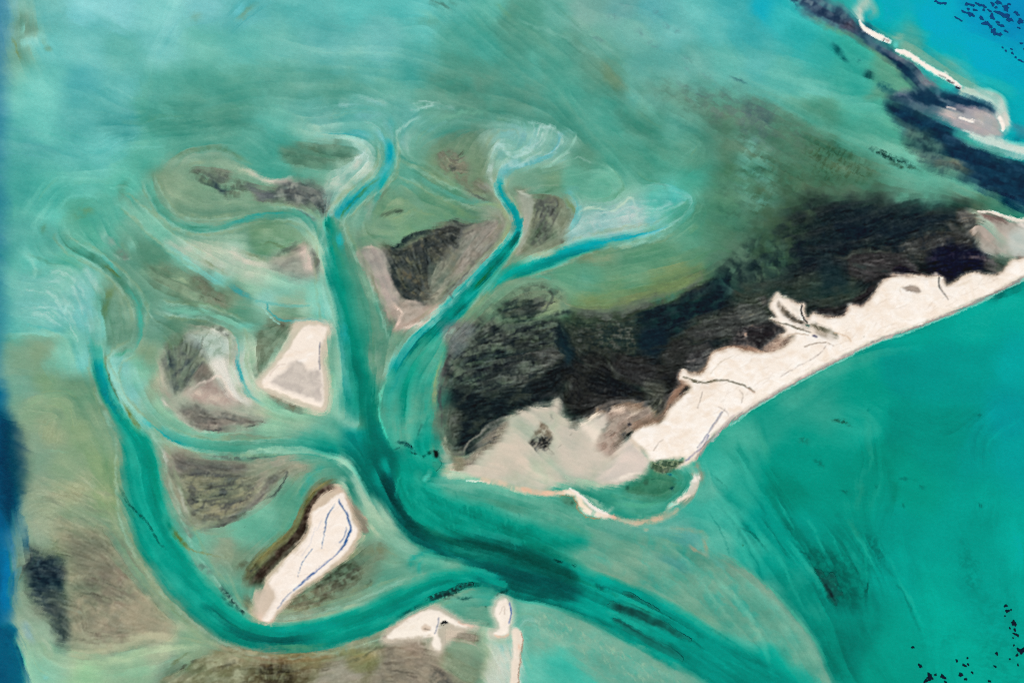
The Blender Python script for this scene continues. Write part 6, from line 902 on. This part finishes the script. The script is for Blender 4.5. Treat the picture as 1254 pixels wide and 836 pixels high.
def thing(name, label, cat, poly, mode, t, group=None, parts=None, hmax=.5, slope=.05, blur=2, main='dry_sand', mat=None):
    b, m = claim(poly, mode, t, blur)
    pc = pieces(m, 6)
    if not pc: print('EMPTY', name, label); return
    m = pc[0]
    ID[b.sl][m] = len(THINGS) + 1; THINGS.append(name)
    jj, ii = np.nonzero(m); ox, oy, _ = ground(b.x0 + ii.mean(), b.y0 + jj.mean()); org = (float(ox), float(oy))
    hgt = .04 + np.minimum(hmax, slope * box_blur(distance_in(m, 14), 1))
    mat = mat or M_SAND
    if not parts:
        o = raised(name, b, m, hgt, mat, None, org); o.location = (org[0], org[1], 0); tag(o, label, cat, group); return o
    e = bpy.data.objects.new(name, None); link(e); e.location = (org[0], org[1], 0); e.empty_display_size = 5; tag(e, label, cat, group)
    left = m.copy()
    for pn, fn, pm_ in parts:
        k = (box_blur((fn(b) & m).astype(F), 1, 1) > .45) & left
        for k1 in pieces(k, 14): raised(pn, b, k1, hgt, pm_, e, org); left &= ~k1
    rest = pieces(left, 4)
    for k1 in rest: raised(main, b, k1, hgt, mat, e, org)
    return e
def within(poly, f): 
    def fn(b):
        P = spline(xy(poly), True, 4)[0]; return inside(b.x, b.y, P) & f(b)
    return fn
lum_lt = lambda t: (lambda b: LUM[b.sl] < t)
blue = lambda b: (BR[b.sl] > -4)
allof = lambda b: np.ones(b.x.shape, bool)
WET = ('wet_sand', lum_lt(222), M_SAND)
thing('sand_spit', 'long white sand spit cut by small creeks, smooth beach on its seaward side', 'sand spit',
      '1320,282 1253,310 1240,312 1222,330 1190,328 1164,342 1136,333 1092,333 1074,346 1060,368 1040,368 1030,382 1000,380 985,366 960,358 944,358 936,376 944,398 950,412 930,426 898,420 866,430 856,450 836,448 826,462 838,478 820,496 806,512 780,520 768,534 786,556 806,568 830,570 828,580 845,574 866,550 892,524 920,505 990,463 1070,423 1165,387 1253,345 1320,314',
      'sand', 172, parts=[('tidal_creek', lum_lt(172), M_CREEK), WET], hmax=.9)
thing('sand_flat', 'broad beige sand flat between the dark weed bed and the green pond', 'sand flat',
      '546,572 576,566 600,540 622,514 655,496 690,484 700,524 716,520 742,502 768,490 800,500 780,522 768,536 790,554 800,568 788,584 765,594 742,600 690,594 660,608 620,598 570,592 530,592', 'sand', 150,
      parts=[('dry_sand', lambda b: LUM[b.sl] > 212, M_SAND)], hmax=.3, slope=.03, main='wet_sand')
thing('sandbar', 'narrow hooked cream sandbar curving round the south side of the green pond', 'sandbar', '640,594 664,598 690,592 704,598 720,608 740,622 762,632 750,640 722,634 704,626 696,614 660,610', 'sand', 160)
thing('sandbar', 'short curved white sandbar closing the east end of the green pond', 'sandbar', '848,568 858,578 860,592 850,608 834,618 816,632 808,628 826,608 840,596 846,582', 'sand', 172)
thing('sand_islet', 'kite-shaped white sand islet with a grey wet centre, beside the main channel', 'sand islet', '356,394 406,392 408,470 402,504 366,494 312,474 316,460 340,436', 'sand', 186, parts=[WET], hmax=.6)
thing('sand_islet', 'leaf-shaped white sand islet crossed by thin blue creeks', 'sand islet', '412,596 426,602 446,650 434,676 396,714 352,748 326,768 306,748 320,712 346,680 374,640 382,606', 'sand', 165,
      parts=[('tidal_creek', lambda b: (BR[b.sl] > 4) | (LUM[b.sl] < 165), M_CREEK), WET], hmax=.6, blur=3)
thing('sand_islet', 'white sand islet with a small black pool, above the brown flat at the bottom', 'sand islet', '468,784 492,756 530,740 582,764 560,772 546,768 544,798 526,794 520,782', 'sand', 172, parts=[('creek', lum_lt(185), M_CREEK), WET], hmax=.5)
thing('sand_islet', 'small oval white islet standing alone near the channel mouth', 'sand islet', '600,742 610,730 624,730 630,748 628,770 622,784 600,780', 'sand', 180, hmax=.4)
thing('sandbar', 'narrow pinkish white sandbar running out of the bottom edge', 'sandbar', '624,766 640,764 646,784 640,810 640,890 616,890 620,836', 'sand', 196, hmax=.4)
thing('sandbar', 'crescent white sandbar at the tip of the far blue weed bed', 'sandbar', '1046,14 1060,20 1098,48 1096,58 1070,46 1046,36', 'sand', 176, hmax=.4, blur=1)
thing('sandbar', 'longest of the far white sandbars, with dark tufts on its lower end', 'sandbar', '1092,52 1112,60 1150,82 1184,106 1180,116 1158,112 1130,88 1092,70', 'sand', 176, hmax=.4, blur=1)
thing('sandbar', 'thin white streak of sand on the far grey mud flat', 'sandbar', '1172,140 1200,144 1200,154 1172,148', 'sand', 196, hmax=.2, blur=1)
thing('sandbar', 'short upright white sandbar at the end of the far grey mud flat', 'sandbar', '1212,128 1232,132 1236,166 1220,166', 'sand', 196, hmax=.3, blur=1)
thing('sand_flat', 'pale grey sand headland at the right edge beyond the dark weed bed', 'sand flat', '1186,254 1220,252 1320,262 1320,316 1232,314 1186,298', 'sand', 140, parts=[('dry_sand', lambda b: LUM[b.sl] > 208, M_SAND)], main='wet_sand', hmax=.3, slope=.03)
MU = dict(hmax=.12, slope=.02, mat=M_MUD)
thing('weed_clump', 'ragged black weed clump in the middle of the beige sand flat', 'weed clump', '648,512 676,512 680,554 646,552', 'dark', 150, blur=1, **MU)
thing('weed_bed', 'huge dark weed bed along the inner side of the white spit', 'weed bed', '536,580 528,520 536,440 560,390 620,340 690,340 720,372 840,350 900,290 960,240 1060,226 1200,246 1262,330 1100,352 1060,384 960,440 860,470 800,520 720,530 600,560', 'dark', 108, **MU)
thing('mud_flat', 'triangular grey mud flat with a black weedy core, between two channels', 'mud flat', '430,300 480,290 550,268 624,262 610,310 560,370 480,414 466,396 440,340', 'mud', 16, parts=[('weed_cover', lum_lt(98), M_MUD)], main='bare_mud', **MU)
thing('mud_flat', 'fan-shaped grey mud flat with dark wavy streaks, right of the wide left channel', 'mud flat', '194,544 260,548 390,550 380,592 330,620 280,650 220,648 196,590', 'mud', 18, **MU)
thing('mud_flat', 'grey mud flat with a pink sandy patch, left of the kite-shaped islet', 'mud flat', '196,420 220,400 262,440 300,496 240,500 200,492', 'mud', 18, **MU)
thing('mud_flat', 'narrow dark grey mud strip below the pink sandy patch', 'mud flat', '214,500 240,496 330,514 320,526 244,532', 'mud', 18, **MU)
thing('mud_flat', 'small mauve wedge of mud against the left bank of the main channel', 'mud flat', '326,318 380,294 394,340 376,348 330,334', 'mud', 16, **MU)
thing('mud_flat', 'dark slate mud bar with a pale upper edge at the head of the delta', 'mud flat', '286,204 340,216 408,222 406,266 360,256 296,240', 'mud', 14, **MU)
thing('weed_clump', 'small black weed patch on the round olive shoal', 'weed clump', '232,202 270,206 300,222 296,242 256,238 236,224', 'dark', 112, **MU)
thing('mud_flat', 'upright grey mud flat with a dark middle, right of the upper channel bend', 'mud flat', '636,232 690,236 704,262 684,312 634,314', 'mud', 18, **MU)
thing('mud_flat', 'large brownish mud flat filling the lower left corner', 'mud flat', '66,636 130,640 170,690 216,764 180,792 80,794 80,700', 'mud', 14, **MU)
thing('weed_bed', 'black weed bed on the left, next to the blurred blue strip at the edge', 'weed bed', '28,664 78,680 86,794 62,780 28,706', 'dark', 92, **MU)
thing('mud_flat', 'mottled brown mud flat along the bottom edge', 'mud flat', '196,840 224,812 270,790 460,784 530,784 600,810 590,890 200,890', 'mud', 14, parts=[('weed_cover', lum_lt(88), M_MUD)], main='bare_mud', **MU)
thing('weed_bed', 'speckled dark weed bed below the leaf-shaped islet', 'weed bed', '336,746 384,704 440,676 466,690 430,730 370,758', 'dark', 112, **MU)
thing('mud_bank', 'dark brown mud bank hugging the left side of the leaf-shaped islet', 'mud bank', '424,588 400,588 370,624 330,670 292,712 312,728 340,700 372,668 388,624', 'dark', 108, **MU)
thing('weed_bed', 'slate blue weed bed behind the far crescent sandbar', 'weed bed', '958,-30 1016,-30 1050,30 1100,66 1136,96 1164,112 1120,110 1076,76 1010,50', 'dark', 122, **MU)
thing('weed_bed', 'navy weed band above the far grey mud flat', 'weed bed', '1080,108 1150,104 1222,126 1230,142 1160,142 1084,128', 'dark', 112, **MU)
thing('weed_bed', 'broad navy weed bed at the right edge below the far grey mud flat', 'weed bed', '1086,126 1150,150 1200,188 1320,214 1320,270 1230,236 1120,206', 'dark', 106, **MU)
thing('mud_flat', 'far grey mud flat with white sand on it, between two navy weed beds', 'mud flat', '1110,126 1170,130 1226,140 1232,170 1180,168 1130,150', 'mud', 20, **MU)
WD = dict(hmax=.08, slope=.02, mat=M_MUD, blur=1)
thing('weed_streak', 'upper of three long dark weed streaks in the lower channel', 'weed streak', '750,716 800,738 870,776 860,784 790,752 750,732', 'dark', 84, **WD)
thing('weed_streak', 'middle and longest of three long dark weed streaks in the lower channel', 'weed streak', '742,732 800,748 890,806 880,812 780,758 744,744', 'dark', 82, **WD)
thing('weed_streak', 'lowest and most broken of three long dark weed streaks in the lower channel', 'weed streak', '742,750 790,772 834,802 826,808 770,774 742,762', 'dark', 84, **WD)
thing('weed_streak', 'ragged black weed line along the channel above the bottom islets', 'weed streak', '478,762 510,732 556,710 606,706 604,722 560,732 510,746', 'dark', 72, **WD)
thing('weed_streak', 'black weed fringe where the left channel meets the leaf-shaped islet', 'weed streak', '260,704 276,712 304,748 300,758 280,746 262,722', 'dark', 84, **WD)
thing('weed_streak', 'thin dark weed line across the mouth of the oval basin', 'weed streak', '476,536 500,536 518,552 512,562 490,552', 'dark', 80, **WD)
thing('weed_bed', 'faint dark weed bed on the open green seabed right of the shoal', 'weed bed', '994,684 1030,690 1040,750 1020,745', 'dark', 62, **WD)

# ------------------------------------------------------------------ seagrass clumps, each a low ragged mound raised out of the water
def clump_material(name, rgb):
    m = bpy.data.materials.new(name); m.use_nodes = True; nt = m.node_tree; b = nt.nodes['Principled BSDF']
    no = nt.nodes.new('ShaderNodeTexNoise'); no.inputs['Scale'].default_value = .8; no.inputs['Detail'].default_value = 5
    rp = nt.nodes.new('ShaderNodeValToRGB'); rp.color_ramp.elements[0].color = tuple(v * .7 for v in rgb) + (1,); rp.color_ramp.elements[1].color = tuple(v * 1.4 for v in rgb) + (1,)
    tc = nt.nodes.new('ShaderNodeTexCoord'); nt.links.new(tc.outputs['Object'], no.inputs['Vector']); nt.links.new(no.outputs['Fac'], rp.inputs['Fac']); nt.links.new(rp.outputs['Color'], b.inputs['Base Color'])
    b.inputs['Roughness'].default_value = .9; b.inputs['Specular IOR Level'].default_value = .1
    return m
M_CL1 = clump_material('dark seagrass', (.0025, .006, .016)); M_CL2 = clump_material('blue seagrass', (.002, .045, .15))
def clump(x, y, rx, ry, ang, mat, label, group, seed):
    r = np.random.RandomState(seed); N, K = 22, 4
    ph = r.rand(8) * 6.283; th = np.linspace(0, 2 * math.pi, N, endpoint=False)
    out = 1 + .3 * np.sin(2*th + ph[0]) + .22 * np.sin(3*th + ph[1]) + .2 * np.sin(5*th + ph[2]) + .15 * np.sin(8*th + ph[3]) + .12 * (r.rand(N) - .5)
    gx0, gy0, _ = ground(x, y); co = []; ca, sa = math.cos(ang), math.sin(ang)
    for k, q in enumerate((.02, .4, .72, .92, 1.0)):
        ex, ey = out * rx * q * np.cos(th), out * ry * q * np.sin(th)
        gx, gy, _ = ground(x + ex * ca - ey * sa, y + ex * sa + ey * ca)
        z = (.16, .15, .12, .06, -.8)[k] + (.05 * r.rand(N) if k < 3 else 0)
        co.append(np.stack([gx - gx0, gy - gy0, np.broadcast_to(z, (N,))], 1))
    q = []
    for k in range(4):
        for i in range(N): q.append((k*N + i, (k+1)*N + i, (k+1)*N + (i+1) % N, k*N + (i+1) % N))
    cap = [(0, 2*i - 1, 2*i, 2*i + 1) for i in range(1, N // 2)]
    o = mesh_obj('seagrass_clump', np.vstack(co), q + cap, None, mat); o.location = (float(gx0), float(gy0), 0)
    tag(o, label, 'seagrass clump', group)
G1 = 'seagrass clumps in the bottom right corner'; L1 = 'small black seagrass clump in the green water of the bottom right corner'
G2 = 'seagrass clumps in the top right corner'; L2 = 'small navy seagrass clump in the bright blue water of the top right corner'
BIG = {(1139, 829): 'biggest black seagrass clump, at the bottom edge of the green water', (1242, 764): 'upright black seagrass clump near the right edge of the green water',
       (1118, 792): 'lone tiny seagrass clump, leftmost and highest of those over the bottom edge', (1127, 815): 'flat oval seagrass clump, upper left of the biggest black clump',
       (1155, 829): 'second largest black seagrass clump at the bottom edge, right of the biggest', (1250, 797): 'large black seagrass clump touching the right edge, above the bottom corner',
       (1177, 826): 'slanting black seagrass clump, alone between the bottom edge pair and the corner'}
for n, t in enumerate('1232,741.5,1.9,1.5 1234,748,2.4,1.6 1238.5,746.5,.9,.8 1231,754,.7,.7 1242,763,2.7,3.4 1237,769,1.1,.9 1243,771,1.5,1.6 1245,777,3.2,1.3 1241,781,.7,.6 1242,790,.9,.8 1250,797,3.6,2.8 1246,802,1.5,1.3 1237,807,.9,.7 1247,814,1.1,1 1221,800,1.3,2 1219,816,1.5,.9 1212,834,1.7,1 1118,792.4,1.7,1.1 1127,815,2.8,1.4 1172,809,1.7,1.1 1185,805.5,1.2,.8 1181,814.5,2.3,1.2 1186,813.5,1.2,1.1 1177,826,3,1.7 1191,823.5,1.3,1 1183,831.5,1.9,1.1 1155,828.5,3,2.1 1146,826,1.3,1 1139,829,4.2,3.4 1134,833.5,2.2,2.2 1158,835,1.5,1 1254,795,3,2'.split()):
    x, y, rx, ry = map(float, t.split(','))
    lab = next((v for k, v in BIG.items() if abs(k[0] - x) < 1.5 and abs(k[1] - y) < 1.5), L1)
    clump(x, y, rx, ry, .35, M_CL1, lab, G1, 100 + n)
BIG2 = {(1230, 18): 'largest navy seagrass clump, a slanting bar in the top right corner', (1217, 39): 'dark blue seagrass clump, lowest of the loose cluster in the top right corner'}
for n, t in enumerate('1146,1,1,1 1150,3.4,2.6,1.1 1157,4,2.4,.8 1184,5,2,1 1190,6,3,1 1198,5,2.4,1 1204,7,2.8,1.2 1181,14.5,2.4,.9 1188,17,3.4,1.3 1192,19,1.6,.7 1186,11,1.6,.7 1194,12,2,.8 1172,22,2,.7 1177,25,1.4,.6 1216,5,2.2,1.2 1223,3,3.2,1.3 1232,9.5,3.4,2 1229,18,6,2.2 1237,24,3,1.5 1245,16,2.8,1.2 1250,26,3.2,1.8 1202,22,2.4,1.2 1208,28.5,3.2,2 1215,20,2.4,2.2 1213,32,2,1.4 1217,38.5,3.2,2.2 1224,42,2.6,1.4 1226,31,3,1 1232,38,1.8,.8 1222,27,2,.8 1236,5,1.6,.8 1240,65,1.4,.7 1232,62,1.2,.6 1251,53,1.4,.7 1250,74,2.2,.8 1244,70,1.2,.6 1256,60,1.6,.8 1205,12,1.6,.7 1212,13,1.8,.8 1220,9,1.4,.8 1248,34,1.4,.6 1239,60,1,.5 1228,58,1,.5'.split()):
    x, y, rx, ry = map(float, t.split(','))
    lab = next((v for k, v in BIG2.items() if abs(k[0] - x) < 1.6 and abs(k[1] - y) < 1.6), L2)
    clump(x, y, rx * 1.3, ry * 1.35, .45, M_CL2, lab, G2, 300 + n)

# ------------------------------------------------------------------ sea floor, sea, sky
shoal = np.clip(box_blur((ID > 0).astype(F), 9, 2) * 2.2, 0, 1)          # bed raised to meet and hide the sides of whatever stands dry
dep = dep * (1 - shoal) + .06 * shoal
d3 = dep[..., None]
T = KW * np.exp(-SIG * d3 / GC[..., None]) * (K_SUN * np.exp(-SIG * d3 / cs) + K_SKY * np.exp(-SIG * d3 * 1.7))
ALB = np.maximum(LIN - REFL, .0012) / T
ALB[..., 0] = np.where(dep > 1.0, np.minimum(ALB[..., 0], ALB[..., 1] * 1.15), ALB[..., 0])
ALB = np.clip(ALB, .006, .88).astype(F)
Z = -dep
JJ, II = np.meshgrid(np.arange(H - 1), np.arange(W - 1), indexing='ij')
a0 = (JJ * W + II).ravel()
o = mesh_obj('seabed', np.stack([GX.ravel(), GY.ravel(), Z.ravel()], 1), np.stack([a0 + W, a0 + W + 1, a0 + 1, a0], 1), ALB.reshape(-1, 3), M_BED)
tag(o, kind='structure')
# beyond the ground traced from the image the bed runs on, evening out into open shallows
bj = np.concatenate([np.zeros(W - 1), np.arange(H - 1), np.full(W - 1, H - 1), np.arange(H - 1, 0, -1)]).astype(int)
bi = np.concatenate([np.arange(W - 1), np.full(H - 1, W - 1), np.arange(W - 1, 0, -1), np.zeros(H - 1)]).astype(int)
bx, by, bd, bc = GX[bj, bi], GY[bj, bi], dep[bj, bi], ALB[bj, bi]; nb = len(bj)
cx, cy_ = float(GX.mean()), float(GY.mean()); rx, ry = bx - cx, by - cy_; rl = np.hypot(rx, ry)
def ringblur(f, r):
    k = np.concatenate([f[-r:], f, f[:r]]); c = np.cumsum(np.concatenate([np.zeros((1,) + f.shape[1:]), k]), 0); return (c[2*r+1:] - c[:-2*r-1]) / (2*r + 1)
co, cl = [np.stack([bx, by, -bd], 1)], [bc]
for off, mixk, r in ((25, .05, 8), (80, .18, 25), (200, .4, 60), (450, .65, 120), (1000, .85, 200), (2500, 1, 300), (9000, 1, 300)):
    c = ringblur(bc, r); d = ringblur(bd, r)
    nz = (fbm((bx + rx / rl * off).astype(F), (by + ry / rl * off).astype(F), 260, 3, seed=88) - .5)[:, None]
    cl.append(np.clip(c * (1 - mixk) + np.array([.34, .40, .36]) * mixk * (1 + .6 * nz), .01, .9))
    co.append(np.stack([bx + rx / rl * off, by + ry / rl * off, -(d * (1 - mixk) + 1.7 * mixk)], 1))
q = [(np.arange(nb) + k * nb, np.arange(nb) + (k + 1) * nb, (np.arange(nb) + 1) % nb + (k + 1) * nb, (np.arange(nb) + 1) % nb + k * nb) for k in range(len(co) - 1)]
o = mesh_obj('seabed', np.vstack(co), np.vstack([np.stack(t, 1) for t in q]), np.vstack(cl), M_BED)
tag(o, kind='structure')
m = bpy.data.materials.new('far sea floor'); m.use_nodes = True
bs = m.node_tree.nodes['Principled BSDF']; no = m.node_tree.nodes.new('ShaderNodeTexNoise'); no.inputs['Scale'].default_value = 4
rp = m.node_tree.nodes.new('ShaderNodeValToRGB'); rp.color_ramp.elements[0].color = (.16, .2, .17, 1); rp.color_ramp.elements[1].color = (.34, .38, .33, 1)
tc = m.node_tree.nodes.new('ShaderNodeTexCoord'); m.node_tree.links.new(tc.outputs['Generated'], no.inputs['Vector'])
m.node_tree.links.new(no.outputs['Fac'], rp.inputs['Fac']); m.node_tree.links.new(rp.outputs['Color'], bs.inputs['Base Color']); bs.inputs['Roughness'].default_value = .95; bs.inputs['Specular IOR Level'].default_value = 0
FAR = 14000
o = mesh_obj('sea_floor', [(-FAR, -FAR, -3.2), (FAR, -FAR, -3.2), (FAR, FAR, -3.2), (-FAR, FAR, -3.2)], [(0, 1, 2, 3)], None, m)
tag(o, kind='structure')

m = bpy.data.materials.new('sea water'); m.use_nodes = True; nt = m.node_tree; nt.nodes.clear(); L = nt.links.new
out = nt.nodes.new('ShaderNodeOutputMaterial'); mix = nt.nodes.new('ShaderNodeMixShader'); tr = nt.nodes.new('ShaderNodeBsdfTransparent'); gl = nt.nodes.new('ShaderNodeBsdfGlossy')
fr = nt.nodes.new('ShaderNodeFresnel'); fr.inputs['IOR'].default_value = 1.333; gl.inputs['Roughness'].default_value = .12
tc = nt.nodes.new('ShaderNodeTexCoord'); no = nt.nodes.new('ShaderNodeTexNoise'); no.inputs['Scale'].default_value = .22; no.inputs['Detail'].default_value = 3
bp = nt.nodes.new('ShaderNodeBump'); bp.inputs['Strength'].default_value = .12; bp.inputs['Distance'].default_value = .4
L(tc.outputs['Object'], no.inputs['Vector']); L(no.outputs['Fac'], bp.inputs['Height']); L(bp.outputs['Normal'], gl.inputs['Normal'])
L(fr.outputs[0], mix.inputs[0]); L(tr.outputs[0], mix.inputs[1]); L(gl.outputs[0], mix.inputs[2]); L(mix.outputs[0], out.inputs['Surface'])
va = nt.nodes.new('ShaderNodeVolumeAbsorption'); va.inputs['Density'].default_value = float(SIG[0]); va.inputs['Color'].default_value = (0, 1 - SIG[1] / SIG[0], 1 - SIG[2] / SIG[0], 1)
L(va.outputs[0], out.inputs['Volume'])
f2 = FAR - 50
vs = [(sx * f2, sy * f2, z) for z in (-6, 0) for sx, sy in ((-1, -1), (1, -1), (1, 1), (-1, 1))]
o = mesh_obj('water', vs, [(3, 2, 1, 0), (4, 5, 6, 7), (0, 1, 5, 4), (1, 2, 6, 5), (2, 3, 7, 6), (3, 0, 4, 7)], None, m, smooth=False)
tag(o, kind='structure')

# ------------------------------------------------------------------ light and camera
w = bpy.data.worlds.new('World'); scene.world = w; w.use_nodes = True
sky = w.node_tree.nodes.new('ShaderNodeTexSky'); sky.sky_type = 'NISHITA'; sky.sun_disc = False
sky.sun_elevation = SUN_EL; sky.sun_rotation = SUN_AZ; sky.altitude = 200
bg = w.node_tree.nodes['Background']; bg.inputs['Strength'].default_value = .08
w.node_tree.links.new(sky.outputs[0], bg.inputs['Color'])
sl = bpy.data.lights.new('sun', 'SUN'); sl.energy = 4.0; sl.angle = math.radians(.53); sl.color = (1, .965, .9)
so = link(bpy.data.objects.new('sun', sl))
from mathutils import Vector
dirv = Vector((math.sin(SUN_AZ) * math.cos(SUN_EL), math.cos(SUN_AZ) * math.cos(SUN_EL), math.sin(SUN_EL)))
so.rotation_euler = dirv.to_track_quat('Z', 'Y').to_euler(); so.location = dirv * 3000
cam = bpy.data.cameras.new('camera'); cam.lens = FOC; cam.sensor_width = 36; cam.sensor_fit = 'HORIZONTAL'; cam.clip_start = 1; cam.clip_end = 60000
co_ = link(bpy.data.objects.new('camera', cam)); co_.location = (0, 0, ALT); co_.rotation_euler = (TILT, 0, 0)
scene.camera = co_
scene.view_settings.view_transform = 'Standard'; scene.view_settings.look = 'None'; scene.view_settings.exposure = 0; scene.view_settings.gamma = 1
scene.render.engine = 'CYCLES'
cy = scene.cycles
cy.max_bounces = 4; cy.diffuse_bounces = 1; cy.glossy_bounces = 1; cy.transparent_max_bounces = 8; cy.volume_bounces = 0
cy.use_denoising = False; cy.pixel_filter_type = 'BLACKMAN_HARRIS'; cy.filter_width = 1.05
